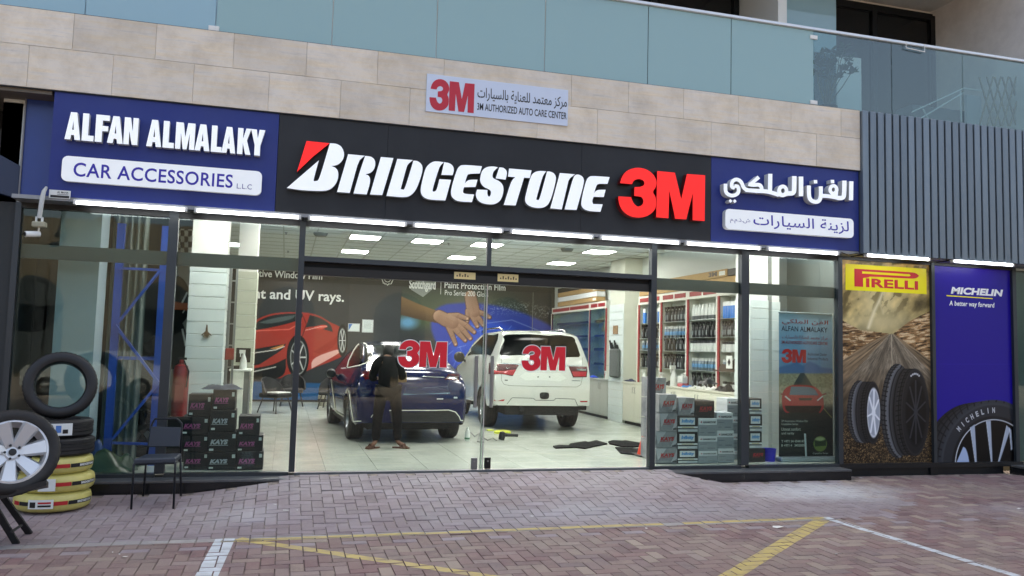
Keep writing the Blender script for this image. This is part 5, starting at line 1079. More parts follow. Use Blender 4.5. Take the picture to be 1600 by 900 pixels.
# ================================================================ vehicles
def section(z, pts): return float(np.interp(z, [p[0] for p in pts], [p[1] for p in pts]))
def smooth_prof(ys, hs, L, n=90, sig=.05):
    y = np.linspace(0, L, n); h = np.interp(y, ys, hs); k = max(1, int(sig*n/L*2)); ker = np.hanning(2*k+3); ker /= ker.sum(); return y, np.convolve(np.pad(h, k+1, 'edge'), ker, 'valid')[:n]
class Body:
    def __init__(s, L, top, low, sec, wid, arches, roofr, org, head):
        """shell lofted from the tail (y=0) to the nose; wheel arches cut into the lower edge"""
        s.org, s.head = Vector(org), head; s.M = Matrix.Translation(s.org) @ Matrix.Rotation(-head, 4, 'Z')
        yd = [0, .015, .04, .08, .13, .2, .28]; y = np.array(sorted(set(yd+list(np.linspace(.36, L-.3, 84))+[L-.2, L-.12, L-.06, L-.02, L]))); s.y = y
        H = np.interp(y, *top); k = np.hanning(7)[1:-1]; k /= k.sum(); Hs = np.convolve(np.pad(H, 2, 'edge'), k, 'valid'); H = np.where(y < .3, H, Hs)
        NS, NR = 20, 10; rows = []
        for yi, Hi in zip(y, H):
            B = float(np.interp(yi, *low))
            for c, r in arches:
                if abs(yi-c) < r: B = max(B, math.sqrt(r*r-(yi-c)**2)*1.0+.33)
            W = float(np.interp(yi, *wid)); rr = float(np.interp(yi, *roofr)); Hs_ = max(Hi-rr, B+.05); row = []
            for t in range(NS): z = B+(Hs_-B)*t/(NS-1); row.append((section(z, sec)*W, yi, z))
            xe = section(Hs_, sec)*W
            for t in range(1, NR+1): a = PI/2*t/NR; row.append((xe*(math.cos(a)**.75 if t < NR else 0), yi, Hs_+(Hi-Hs_)*(math.sin(a)**.85)))
            rows.append(row)
        n = len(rows[0]); V_ = []; F_ = []
        for row in rows:
            V_ += row; V_ += [(-x, y_, z) for x, y_, z in row[:-1]]
        S = 2*n-1; idx = lambda i, j: i*S+j; idm = lambda i, j: i*S+(n+j if j < n-1 else n-1)
        for i in range(len(rows)-1):
            for j in range(n-1): F_.append((idx(i, j), idx(i, j+1), idx(i+1, j+1), idx(i+1, j))); F_.append((idm(i, j), idm(i+1, j), idm(i+1, j+1), idm(i, j+1)))
        for i, fl in ((0, 0), (len(rows)-1, 1)):
            for j in range(n-1):
                q = (idx(i, j), idm(i, j), idm(i, j+1), idx(i, j+1)); q = tuple(dict.fromkeys(q)); F_.append(q if not fl else q[::-1])
        s.V = [tuple(s.M @ Vector(p)) for p in V_]; s.F = F_; s.bvh = BVHTree.FromPolygons([Vector(p) for p in s.V], F_)
    def mesh(s, root, mt):
        m = MB(); m.add(s.V, s.F); return m.build('body', mt, root, smooth=32)
    def w(s, x, y, z): return s.M @ Vector((x, y, z))
    def decal(s, name, pts, mt, root, off=.006, sm=0, grid=5., thick=.0):
        """a piece laid on the body where the outline, seen from the photographer's place, meets it"""
        q = chaikin(pts, 70, 2) if sm else pts; vo, fo, bd = tri2d([q], grid); vs = []; ok = []
        C_ = Vector(CAM)
        for u, v in vo:
            d = Vector(ray(u, v)).normalized(); h = s.bvh.ray_cast(C_, d)
            if h[0] is None: vs.append((0, 0, 0)); ok.append(False)
            else:
                nn = h[1] if h[1].dot(d) < 0 else -h[1]; vs.append(tuple(h[0]+nn*off)); ok.append(True)
        keep = [f for f in fo if all(ok[i] for i in f) and max((Vector(vs[f[i]])-Vector(vs[f[i-1]])).length for i in range(len(f))) < .6]
        m = MB(); m.add(vs, keep); return m.build(name, mt, root, smooth=True)
    def stripe(s, name, pts, w, mt, root, off=.009, closed=False, y=None):
        P_ = [np.array(p, float) for p in pts]
        if closed: P_.append(P_[0])
        R_ = []
        for a, b in zip(P_[:-1], P_[1:]):
            n = max(1, int(np.linalg.norm(b-a)/3)); R_ += [a+(b-a)*k/n for k in range(n)]
        R_.append(P_[-1]); L_ = []; C_ = Vector(CAM)
        for i, p in enumerate(R_):
            t = R_[min(i+1, len(R_)-1)]-R_[max(i-1, 0)]; t = t/max(np.linalg.norm(t), 1e-6); nn = np.array([-t[1], t[0]])*w/2; pr = []
            for q in (p+nn, p-nn):
                d = Vector(ray(*q)).normalized(); h = s.bvh.ray_cast(C_, d)
                if h[0] is None: pr = None; break
                k = h[1] if h[1].dot(d) < 0 else -h[1]; pr.append(tuple(h[0]+k*off))
            L_.append(pr)
        m = MB()
        for a, b in zip(L_[:-1], L_[1:]):
            if a and b and (Vector(a[0])-Vector(b[0])).length < .4: m.add([a[0], a[1], b[1], b[0]], [(0, 1, 2, 3)])
        return m.build(name, mt, root)
M_rub = mat('tyre_rubber', '0d0e0f', .62, nz=.2, ns=12, dirt=('3c3936', .35, 6)); M_rubs = mat('tyre_sidewall', '101113', .48, nz=.1, ns=9)
def tyre_prof(R, w, r, tread=True):
    h = w/2; return [(r, -h*.72), (r+.01, -h*.92), (r+(R-r)*.35, -h*1.0), (R-(R-r)*.28, -h*.98), (R-.012, -h*.86), (R, -h*.72)]+([(R, -h*.40), (R-.008, -h*.38), (R-.008, -h*.32), (R, -h*.30), (R, -.02*h*3), (R-.008, -.02*h*2), (R-.008, h*.06), (R, h*.08), (R, h*.30), (R-.008, h*.32), (R-.008, h*.38), (R, h*.40)] if tread else [])+[(R, h*.72), (R-.012, h*.86), (R-(R-r)*.28, h*.98), (r+(R-r)*.35, h), (r+.01, h*.92), (r, h*.72), (r-.004, h*.5), (r-.004, -h*.5)]
def add_wheel(root, c, ax, R=.37, w=.26, rr=.25, rimmat=None, name='wheel', spokes=5, n=48, twin=True, tread=True, dish=.03):
    o_ = MB(); o_.lathe(tyre_prof(R, w, rr, tread), c, ax, n, (lambda k, j: (-.005 if (k % 2 == 0 and (5 <= j <= 7 or 16 <= j <= 18)) else 0)) if tread else None, close=True)
    wo = o_.build(name, M_rub, root, smooth=40); A = Vector(ax).normalized(); U_ = Vector((0, 0, 1)); S_ = A.cross(U_).normalized(); C_ = Vector(c); r = rr
    m = MB(); m.lathe([(r+.004, -w*.36), (r+.006, w*.40), (r-.012, w*.42), (r-.022, w*.30), (r-.03, -w*.1), (r-.03, -w*.36)], c, ax, 40)
    for k in range(spokes):
        for dt in ((-.13, .13) if twin else (0,)):
            t = 2*PI*k/spokes+.3; t1 = t+dt; d0 = S_*math.cos(t+dt*.6)+U_*math.sin(t+dt*.6); d1 = S_*math.cos(t1)+U_*math.sin(t1); p0 = C_+d0*.045+A*(w*.30-dish); p1 = C_+d1*(r-.012)+A*(w*.36); T_ = (p1-p0).normalized(); N_ = A.cross(T_).normalized(); w0, w1 = (.022, .013) if twin else (.030, .052)
            m.add([tuple(p0+N_*w0), tuple(p0-N_*w0), tuple(p1-N_*w1), tuple(p1+N_*w1)]+[tuple(p+A*-.035) for p in (p0+N_*w0*1.4, p0-N_*w0*1.4, p1-N_*w1*1.4, p1+N_*w1*1.4)], [(0, 1, 2, 3), (0, 4, 5, 1), (1, 5, 6, 2), (2, 6, 7, 3), (3, 7, 4, 0)])
    m.lathe([(0, w*.33-dish), (.05, w*.33-dish), (.065, w*.28-dish), (.065, w*.1-dish)], c, ax, 20); ro = m.build('rim', rimmat or M_steel, wo, smooth=35)
    m = MB(); m.lathe([(0, -w*.2), (r*.62, -w*.2), (r*.64, -w*.25), (0, -w*.25)], c, ax, 24); m.build('brake_disc', mat('brake_grey', '4a4b4c', .5, metal=.6), wo)
    return wo
M_cglass = mat('car_glass', '07090b', .14, spec=.12); M_tape = mat('masking_tape', 'd9d8cc', .6); M_trim = mat('black_trim', '121416', .5, nz=.1, ns=8); M_tail = mat('tail_red', '4f0c14', .08, coat=1.); M_tail2 = mat('tail_bright', 'a81e28', .12, coat=1.); M_chr = mat('chrome', 'd8dcdf', .12, metal=1.)
M_under = mat('under_body', '08090a', .8)
# blue hatchback, nose to the back wall
T1 = thing('parked_car', 'dark blue hatchback with white masking tape round its windows, parked inside the shop', 'car', (1.98, 2.86, 0))
hb = Body(4.75, ([0, .02, .06, .13, .2, .45, .9, 1.5, 2.1, 2.6, 3.05, 3.6, 4.2, 4.6, 4.75], [.72, .84, .97, 1.12, 1.18, 1.27, 1.45, 1.60, 1.665, 1.65, 1.51, 1.12, .99, .86, .66]), ([0, .3, 4.4, 4.75], [.34, .27, .25, .3]),
          [(.2, .86), (.35, .94), (.62, .965), (.9, .955), (1.02, .90), (1.15, .83), (1.35, .72), (1.55, .60), (1.65, .55)], ([0, .015, .04, .08, .13, .2, .4, .9, 3.9, 4.4, 4.75], [.80, .86, .905, .935, .955, .97, .985, 1., 1., .93, .72]), [(.90, .42), (3.79, .42)], ([0, .2, .5, 1.2, 2.6, 3.4, 4.75], [.10, .10, .09, .09, .09, .12, .15]), (2.03, 2.86, 0), math.radians(-3.0))
M_cblue = mat('paint_blue', '07143f', .14, spec=.4, coat=.2, nz=.02)
hb.mesh(T1, M_cblue)
m = MB(); 
for (x0, x1, y0, y1, z0, z1) in ((-.70, .70, .15, 4.6, .22, .5), (-.9, .9, 1.35, 3.3, .22, .34)): m.box(x0, x1, y0, y1, z0, z1, hb.M)
m.build('underbody', M_under, T1)
for sx in (-1, 1):
    for yc in (.90, 3.79):
        c = hb.w(sx*.815, yc, .355); ax = (hb.M.to_3x3() @ Vector((sx, 0, 0))); add_wheel(T1, c, ax, .355, .255, .245, mat('rim_grey', '6a6e72', .3, metal=.9), spokes=5)
def z2(px): return [(610+a/4.735, 520+b/4.735) for a, b in px]
def z1(px): return [(500+a/4.5, 510+b/4.5) for a, b in px]
hb.decal('rear_window', z1([(355, 118), (420, 103), (600, 98), (760, 108)])+[(690, 545), (704, 568), (699, 573)]+z1([(700, 282), (560, 268), (450, 262), (420, 240)]), M_cglass, T1, .004, 0)
hb.decal('side_window', z1([(195, 290), (206, 240), (240, 172), (290, 116), (318, 127), (350, 165), (368, 207), (348, 233), (318, 258), (270, 275)]), M_cglass, T1, .004)
hb.stripe('masking_tape', z1([(193, 290), (205, 240), (240, 168), (262, 136), (290, 112), (322, 125), (350, 165), (373, 208), (350, 237), (320, 262), (280, 276), (195, 292)]), 1.6, M_tape, T1)
hb.stripe('masking_tape', z1([(150, 296), (185, 293)]), 1.2, M_tape, T1)
hb.stripe('masking_tape', z1([(181, 520), (184, 470), (195, 437), (210, 468), (225, 590), (238, 668), (292, 665)]), 1.5, M_tape, T1)
hb.stripe('masking_tape', z1([(80, 372), (92, 450), (110, 595), (185, 642)]), 1.3, M_tape, T1)
hb.stripe('masking_tape', z1([(487, 591), (640, 590), (806, 590)])+z2([(430, 571), (480, 585), (508, 620), (518, 648), (566, 649)]), 1.5, M_tape, T1)
hb.stripe('masking_tape', z1([(358, 640), (375, 615), (403, 599)]), 1., M_tape, T1)
hb.stripe('masking_tape', z2([(415, 180), (440, 240), (400, 243)]), 1.2, M_tape, T1)
hb.decal('bumper_lower', z1([(487, 597), (806, 597)])+z2([(425, 577), (478, 592), (503, 625), (515, 655), (560, 655), (545, 672), (430, 688), (200, 690)])+z1([(560, 702), (487, 690)]), M_trim, T1, .006)
hb.decal('tail_light', z2([(400, 346), (430, 307), (540, 296), (551, 320), (545, 361), (470, 350)]), M_tail, T1, .007)
hb.decal('tail_lens', z2([(410, 340), (430, 325), (505, 322), (500, 342)]), M_chr, T1, .009)
hb.decal('tail_lens', z2([(515, 305), (540, 300), (547, 322), (542, 356), (520, 352)]), M_tail2, T1, .009)
hb.decal('tail_light', z1([(290, 322), (340, 300), (360, 330), (352, 372), (320, 375), (300, 350)]), M_tail, T1, .007)
hb.decal('trunk_strip', z2([(238, 320), (320, 326), (398, 328), (398, 333), (320, 331), (238, 326)]), M_chr, T1, .008)
hb.decal('plate_recess', z2([(95, 455), (110, 400), (420, 392), (440, 448)]), mat('paint_blue_deep', '091745', .2, metal=.3, coat=1.), T1, .004)
hb.decal('plate_lip', z2([(95, 452), (440, 443), (440, 449), (95, 458)]), M_chr, T1, .007)
hb.decal('panel_gap', z2([(0, 492), (540, 500), (540, 503), (0, 495)]), M_trim, T1, .005)
hb.decal('panel_gap', z2([(440, 362), (400, 450), (397, 450), (436, 362)]), M_trim, T1, .005)
hb.decal('reflector', z2([(343, 486), (390, 486), (390, 493), (343, 493)]), mat('pale_lens', 'c8ccd2', .2, coat=1.), T1, .008); hb.decal('reflector', z2([(468, 474), (494, 474), (494, 486), (468, 486)]), MATS['pale_lens'], T1, .008)
for sx in (-1, 1):
    c = hb.w(sx*1.02, 2.78, 1.02); m = MB(); R_ = hb.M.to_3x3(); m.lathe([(0, -.07), (.06, -.065), (.085, -.03), (.09, .02), (.07, .06), (0, .075)], c, R_ @ Vector((0, 1, .05)), 16); mi_ = m.build('door_mirror', M_dk, T1, smooth=50); m = MB(); m.tube([hb.w(sx*.86, 2.82, .97), c], .025, 8); m.build('mirror_arm', M_dk, mi_)
# white off-roader, nose to the back wall
T2 = thing('parked_car', 'large white off-roader seen from behind, parked right of the blue hatchback', 'car', (4.82, 4.70, 0))
wb = Body(5.1, ([0, .02, .05, .09, .14, .20, .28, .36, .5, 1., 2.4, 3.1, 3.75, 4.5, 4.9, 5.1], [.86, .98, 1.28, 1.42, 1.60, 1.78, 1.90, 1.935, 1.945, 1.97, 1.95, 1.78, 1.32, 1.22, 1.1, .8]), ([0, .3, 4.7, 5.1], [.50, .45, .42, .45]),
          [(.3, .955), (.55, .985), (.85, .99), (1.1, .985), (1.28, .96), (1.36, .93), (1.6, .85), (1.85, .755), (1.97, .70)], ([0, .015, .04, .08, .13, .2, .3, .8, 4.3, 4.8, 5.1], [.93, .955, .965, .975, .98, .985, .99, 1., 1., .95, .82]), [(1.15, .50), (4.22, .50)], ([0, .2, .5, 3, 3.5, 5.1], [.07, .07, .075, .08, .1, .14]), (4.82, 4.70, 0), math.radians(2.4))
M_cwh = mat('paint_white_car', 'c6cac4', .2, coat=1., nz=.01)
wb.mesh(T2, M_cwh)
m = MB(); m.box(-.72, .72, .05, 5., .32, .62, wb.M); m.box(-.93, .93, 1.75, 3.6, .35, .5, wb.M); m.box(.35, .92, .12, .5, .42, .52, wb.M); m.build('underbody', M_under, T2)
m = MB(); c = wb.w(-.42, .0, .46); m.tube([wb.w(-.42, -.03, .44), wb.w(-.42, .8, .44)], .045, 12); m.build('exhaust', M_trim, T2)
for sx in (-1, 1):
    for yc in (1.15, 4.22):
        c = wb.w(sx*.84, yc, .405); add_wheel(T2, c, wb.M.to_3x3() @ Vector((sx, 0, 0)), .405, .28, .25, mat('rim_silver', 'a9adb0', .25, metal=.9), spokes=6)
def z5(px): return [(735+a/5, 500+b/5) for a, b in px]
wb.decal('rear_window', z5([(258, 127), (275, 118), (330, 113), (460, 111), (700, 118), (790, 130), (815, 148), (838, 215), (857, 275), (848, 290), (700, 292), (240, 280), (228, 262)]), M_cglass, T2, .006)
wb.decal('side_window', z5([(20, 155), (120, 106), (222, 106), (214, 155), (175, 250), (158, 279), (-20, 284), (-30, 220)]), M_cglass, T2, .006)
wb.decal('side_window_pillar', z5([(128, 106), (140, 106), (130, 282), (118, 282)]), M_trim, T2, .010)
wb.decal('tail_light', z5([(150, 335), (225, 342), (380, 348), (330, 438), (180, 434), (145, 420)]), M_tail, T2, .008); wb.decal('tail_lens', z5([(185, 385), (355, 390), (333, 430), (185, 425)]), M_tail2, T2, .011); wb.decal('tail_lens', z5([(185, 368), (310, 375), (280, 382), (185, 376)]), M_chr, T2, .011)
wb.decal('tail_light', z5([(765, 362), (908, 364), (914, 400), (908, 447), (800, 449)]), M_tail, T2, .008); wb.decal('tail_lens', z5([(790, 402), (905, 405), (900, 440), (806, 441)]), M_tail2, T2, .011); wb.decal('tail_lens', z5([(830, 383), (903, 388), (903, 396), (840, 393)]), M_chr, T2, .011)
wb.decal('chrome_strip', z5([(235, 336), (400, 346), (400, 351), (235, 342)]), M_chr, T2, .01); wb.decal('chrome_strip', z5([(740, 354), (880, 356), (880, 361), (740, 360)]), M_chr, T2, .01)
M_gap = mat('gap_dark', '23272a', .6)
for q in ([(243, 280), (242, 470), (262, 503), (310, 513), (560, 520), (830, 524), (862, 505), (874, 450), (873, 295)],): wb.stripe('tailgate_gap', z5(q), .55, M_gap, T2, .005)
wb.stripe('bumper_gap', z5([(185, 662), (275, 668), (325, 607), (490, 611), (510, 627), (650, 628), (668, 612), (815, 618), (838, 670), (905, 672)]), .8, M_gap, T2, .006)
wb.decal('plate_recess', z5([(385, 440), (430, 405), (700, 412), (750, 455), (700, 480), (430, 472)]), mat('paint_white_rec', 'd3d7d0', .25, coat=1.), T2, .004)
for x in (528, 618): wb.decal('screw', z5([(x-5, 440), (x+5, 440), (x+5, 450), (x-5, 450)]), M_gap, T2, .009)
wb.decal('tow_cover', z5([(540, 575), (550, 565), (605, 565), (615, 578), (613, 608), (600, 618), (555, 618), (541, 605)]), M_trim, T2, .010, 1)
wb.decal('reflector', z5([(186, 620), (268, 620), (260, 633), (190, 633)]), M_tail2, T2, .008); wb.decal('reflector', z5([(853, 631), (915, 631), (912, 642), (860, 642)]), M_tail2, T2, .008)
wb.decal('badge', z5([(268, 466), (292, 467), (290, 475), (266, 474)]), M_gap, T2, .008); wb.decal('badge', z5([(790, 470), (858, 472), (857, 478), (790, 477)]), mat('badge_grey', '7c8083', .4), T2, .008)
wb.decal('spoiler_gap', z5([(463, 92), (655, 96), (655, 101), (463, 97)]), M_gap, T2, .006)
for sx in (-1, 1):
    m = MB(); m.tube([wb.w(sx*.66, .8, 1.95), wb.w(sx*.67, 1.0, 2.0), wb.w(sx*.68, 2.6, 2.0), wb.w(sx*.67, 2.8, 1.94)], .018, 8); m.build('roof_rail', M_chr, T2, smooth=True)
    c = wb.w(sx*1.10, 3.28, 1.37); m = MB(); m.lathe([(0, -.09), (.09, -.08), (.12, -.03), (.125, .03), (.09, .09), (0, .11)], c, wb.M.to_3x3() @ Vector((0, 1, .0)), 16); mi_ = m.build('door_mirror', M_trim if sx < 0 else M_cwh, T2, smooth=50); m = MB(); m.tube([wb.w(sx*.92, 3.3, 1.25), c], .03, 8); m.build('mirror_arm', M_trim, mi_)
# open right rear door of the off-roader
h0 = wb.w(.97, 2.3, 0); dd = wb.M.to_3x3() @ Vector((.17, -.62, 0)); nn_ = Vector((dd.y, -dd.x, 0)).normalized()*.05
def dq(a, z): return tuple(h0+dd*a+Vector((0, 0, z)))
m = MB()
for q, t_ in (([(0, .5), (.92, .5), (1, 1.0), (1, 1.25), (0, 1.25)], 0),): 
    a_ = [dq(*p) for p in q]; b_ = [tuple(Vector(p)+nn_) for p in a_]; m.add(a_+b_, [tuple(range(5)), tuple(range(9, 4, -1))]+[(i, (i+1) % 5, 5+(i+1) % 5, 5+i) for i in range(5)])
m.tube([dq(0, 1.25), dq(.12, 1.80), dq(.85, 1.84), dq(1, 1.25)], .03, 6); dr = m.build('open_door', M_cwh, T2)
m = MB(); m.add([dq(.03, 1.26), dq(.14, 1.78), dq(.83, 1.82), dq(.97, 1.26)], [(0, 1, 2, 3)]); m.build('door_window', M_cglass, dr)
# ================================================================ person behind the blue car
def skin_mesh(nodes, edges, radii, sub=2):
    me = bpy.data.meshes.new('tmp'); me.from_pydata(nodes, edges, []); o = bpy.data.objects.new('tmp', me); COL.objects.link(o)
    md = o.modifiers.new('s', 'SKIN'); md.use_smooth_shade = True
    for i, r in enumerate(radii): me.skin_vertices[0].data[i].radius = (r, r) if not isinstance(r, tuple) else r
    me.skin_vertices[0].data[0].use_root = True
    s_ = o.modifiers.new('b', 'SUBSURF'); s_.levels = s_.render_levels = sub
    dg = bpy.context.evaluated_depsgraph_get(); ev = o.evaluated_get(dg); r = bpy.data.meshes.new_from_object(ev); bpy.data.objects.remove(o)
    V_ = [tuple(v.co) for v in r.vertices]; F_ = [tuple(p.vertices) for p in r.polygons]; return V_, F_
px_, py_ = 1.56, 2.38
PR = thing('person', 'person in dark clothes and brown sandals standing behind the blue car', 'person', (px_, py_, 0))
M_skin = mat('skin', '6f4a36', .55, nz=.05, ns=20); M_cloth = mat('dark_clothes', '090a0c', .9, spec=.1, nz=.15, ns=12, bump=.2, bs=30); M_hair = mat('hair_black', '0b0a0a', .6); M_sand = mat('sandal_brown', '5b3626', .6)
Wp = lambda x, y, z: (px_+x, py_+y, z)
# body: one continuous surface; the feet point outwards, arms reach forward to the boot with a sheet
nd = [Wp(0, 0, .92), Wp(0, .04, 1.07), Wp(0, .11, 1.21), Wp(0, .18, 1.32), Wp(.0, .24, 1.39), Wp(.01, .29, 1.46), Wp(.015, .31, 1.52),
      Wp(-.10, .0, .86), Wp(-.145, .01, .50), Wp(-.17, -.02, .09), Wp(-.25, -.10, .035), Wp(.10, 0, .86), Wp(.15, .0, .50), Wp(.17, -.02, .09), Wp(.27, -.09, .035),
      Wp(-.17, .17, 1.29), Wp(-.24, .22, 1.05), Wp(-.12, .40, 1.05), Wp(.17, .17, 1.29), Wp(.26, .24, 1.06), Wp(.20, .42, 1.08)]
ed = [(0, 1), (1, 2), (2, 3), (3, 4), (4, 5), (5, 6), (0, 7), (7, 8), (8, 9), (9, 10), (0, 11), (11, 12), (12, 13), (13, 14), (3, 15), (15, 16), (16, 17), (3, 18), (18, 19), (19, 20)]
rd = [.11, .10, .11, .085, .052, .078, .06, .09, .058, .038, .034, .09, .058, .038, .034, .045, .038, .028, .045, .038, .028]
V_, F_ = skin_mesh(nd, ed, rd); m = MB(); m.add(V_, F_); m.build('body', M_skin, PR, smooth=True)
tnd = [Wp(0, .0, .80), nd[1], nd[2], Wp(0, .205, 1.365)]+[nd[15], nd[16], (nd[16][0]*.4+nd[17][0]*.6, nd[16][1]*.4+nd[17][1]*.6, nd[17][2]), nd[18], nd[19], (nd[19][0]*.4+nd[20][0]*.6, nd[19][1]*.4+nd[20][1]*.6, nd[20][2])]
V_, F_ = skin_mesh(tnd, [(0, 1), (1, 2), (2, 3), (3, 4), (4, 5), (5, 6), (3, 7), (7, 8), (8, 9)], [.178, .165, .172, .09, .092, .064, .052, .08, .064, .052]); m = MB(); m.add(V_, F_); m.build('shirt', M_cloth, PR, smooth=True)
V_, F_ = skin_mesh([nd[0], nd[7], nd[8], (nd[9][0], nd[9][1], .10), nd[11], nd[12], (nd[13][0], nd[13][1], .10)], [(0, 1), (1, 2), (2, 3), (0, 4), (4, 5), (5, 6)], [.145, .115, .083, .068, .115, .083, .068]); m = MB(); m.add(V_, F_); m.build('trousers', M_cloth, PR, smooth=True)
m = MB(); m.lathe([(0, .095), (.045, .088), (.074, .06), (.086, .01), (.085, -.04), (.075, -.09), (.055, -.11)], Wp(.012, .27, 1.485), (0, -.15, 1), 18); m.build('hair', M_hair, PR, smooth=True)
for sx, ang_ in ((-1, 2.55), (1, .55)):
    fx_, fy_ = (nd[10] if sx < 0 else nd[14])[0], (nd[10] if sx < 0 else nd[14])[1]; hx, hy = (nd[9] if sx < 0 else nd[13])[0], (nd[9] if sx < 0 else nd[13])[1]; d = Vector((fx_-hx, fy_-hy, 0)).normalized(); n_ = Vector((-d.y, d.x, 0)); c = Vector((hx, hy, 0))
    m = MB(); L_ = [(-.07, .035), (-.03, .042), (.06, .045), (.14, .05), (.19, .035)]
    vs = [c+d*a+n_*b for a, b in L_]+[c+d*a-n_*b for a, b in reversed(L_)]; k = len(vs); m.add([(p.x, p.y, .002) for p in vs]+[(p.x, p.y, .022) for p in vs], [tuple(range(k-1, -1, -1)), tuple(range(k, 2*k))]+[(i, (i+1) % k, k+(i+1) % k, k+i) for i in range(k)])
    for a in (.07, .12): m.tube([tuple(c+d*a+n_*.045+Vector((0, 0, .015))), tuple(c+d*(a-.01)+n_*.02+Vector((0, 0, .07))), tuple(c+d*(a-.01)-n_*.02+Vector((0, 0, .07))), tuple(c+d*a-n_*.045+Vector((0, 0, .015)))], .012, 6)
    sa = m.build('sandal', M_sand, PR)
    m = MB()
    for t in range(5): p0 = c+d*(.15-.006*abs(t-1))+n_*(-.034+.016*t); m.tube([tuple(p0+Vector((0, 0, .035))), tuple(p0+d*(.035-.003*t)+Vector((0, 0, .03)))], [.0095, .007], 6)
    m.build('toes', M_skin, PR)
    hp = nd[17] if sx < 0 else nd[20]; V_, F_ = skin_mesh([(hp[0], hp[1]-.02, hp[2]), (hp[0], hp[1]+.04, hp[2]), (hp[0]-.03, hp[1]+.10, hp[2]-.005), (hp[0]-.03, hp[1]+.14, hp[2]-.03), (hp[0]-.01, hp[1]+.105, hp[2]), (hp[0]-.008, hp[1]+.15, hp[2]-.03), (hp[0]+.012, hp[1]+.10, hp[2]), (hp[0]+.014, hp[1]+.142, hp[2]-.03), (hp[0]+.032, hp[1]+.09, hp[2]), (hp[0]+.036, hp[1]+.12, hp[2]-.025), (hp[0]-sx*.04, hp[1]+.045, hp[2]), (hp[0]-sx*.055, hp[1]+.09, hp[2]-.015)],
        [(0, 1), (1, 2), (2, 3), (1, 4), (4, 5), (1, 6), (6, 7), (1, 8), (8, 9), (1, 10), (10, 11)], [.027, (.032, .016), .009, .007, .01, .008, .009, .007, .008, .006, .011, .008], 1); m = MB(); m.add(V_, F_); m.build('hand', M_skin, PR, smooth=True)
m = MB(); a = (px_+.0, py_+.47, 1.0); n_ = 6
for j in range(n_+1):
    for i in range(n_+1): m.v.append((px_-.02+.36*i/n_, py_+.46+.05*math.sin(i*.8)+.03*j/n_, 1.00+.16*j/n_+.015*math.sin(i+j)))
for j in range(n_):
    for i in range(n_): q = j*(n_+1)+i; m.f.append((q, q+1, q+n_+2, q+n_+1)); m.m.append(0)
tag(m.build('film_sheet', mat('film_tan', '8a7355', .4), smooth=True), 'tan sheet held by the person behind the blue car', 'sheet')
# ================================================================ shelving along the right side
M_shw = mat('shelf_white', 'd3d6cc', .45); M_shr = mat('shelf_red', '8e1e26', .4); M_shg = glass_mat('shelf_glass', 'd8e6e2', .05); M_hdl = mat('handle_grey', '8b8f90', .3, metal=.8)
def unit(label, ya, yb_, posts, zt, zb, nm, shelves, gl=False):
    o = thing('shelving_unit', label, 'shelving unit', (7.6, (ya+yb_)/2, .93)); X0 = 7.46
    m = MB(); m.box(7.71, 7.745, ya, yb_, .93, zt); m.build('back_panel', mat('shelf_back', 'b9c2bb', .5), o)
    m = MB(); m.box(X0, 7.745, ya, yb_, zb, zt); tb = m.build('header', M_shw, o)
    ys = [ya]+posts+[yb_]
    for a, b in zip(ys[:-1], ys[1:]):
        if b-a > .35:
            L_ = b-a; m = MB()
            for q in ((a+.08, a+L_*.5-.03), (a+L_*.5+.03, b-.08)) if L_ > .9 else ((a+.08, b-.08),): m.box(X0-.006, X0+.002, q[0], q[1], zb+.045, zt-.045)
            m.build('red_inlay', M_shr, tb)
    for y in posts+[ya+.02, yb_-.02]:
        m = MB(); m.box(X0, X0+.02, y-.035, y+.035, .93, zb-.001); m.build('red_post', M_shr, o); m = MB(); m.box(X0+.021, 7.708, y-.012, y+.012, .93, zb-.001); m.build('side_panel', M_shw, o)
        m = MB(); m.box(X0+.002, X0+.02, y+.036, y+.085, .93, zb-.001); m.build('white_post', M_shw, o)
    for z in shelves: m = MB(); m.box(X0+.01, 7.708, ya, yb_, z-.008, z); m.build('shelf', mat('shelf_grey', '9aa3a0', .3), o)
    if gl:
        for a, b in zip(ys[:-1], ys[1:]): m = MB(); m.box(X0-.012, X0-.006, a+.04, b-.04, .95, zb-.02); m.build('glass_door', M_shg, o)
    return o
Y1 = [onX(u, 520, 7.46)[1] for u in (997, 1032.5, 1074, 1122)]
zs = [onX(1095, 420+v/4.09, 7.46)[2] for v in (325, 437, 527, 650)]
unit('long white shelving unit with red posts and rows of bottles', 1.78, Y1[0], [Y1[3], Y1[2], Y1[1]], 2.80, 2.62, 'near', zs)
Y2a, Y2b = onX(951, 480, 7.46)[1]+.15, 12.2
Y2p = onX(921, 520, 7.46)[1]
unit('far shelving unit with glass doors beyond the slatted column', Y2a, Y2b, [Y2p], 2.82, 2.64, 'far', [1.25, 1.6, 1.95, 2.3], True)
def counter(label, ya, yb_, mt):
    o = thing('base_cabinet', label, 'cabinet', (7.5, (ya+yb_)/2, 0)); m = MB(); m.rbox(7.30, 7.745, ya, yb_, .07, .895, .004); m.build('carcass', mt, o); m = MB(); m.box(7.36, 7.745, ya, yb_, 0, .069); m.build('toe_kick', M_trim, o)
    m = MB(); m.rbox(7.27, 7.745, ya-.0, yb_, .897, .928, .004); m.build('worktop', mt, o)
    y = ya+.02; k = 0
    while y+.45 < yb_:
        m = MB(); m.rbox(7.282, 7.299, y, y+.45, .09, .88, .003); d = m.build('door', mt, o); hy = y+.40 if k % 2 == 0 else y+.05; m = MB(); m.tube([(7.28, hy, .70), (7.255, hy, .70), (7.255, hy, .82), (7.28, hy, .82)], .006, 6); m.build('handle', M_hdl, d); y += .46; k += 1
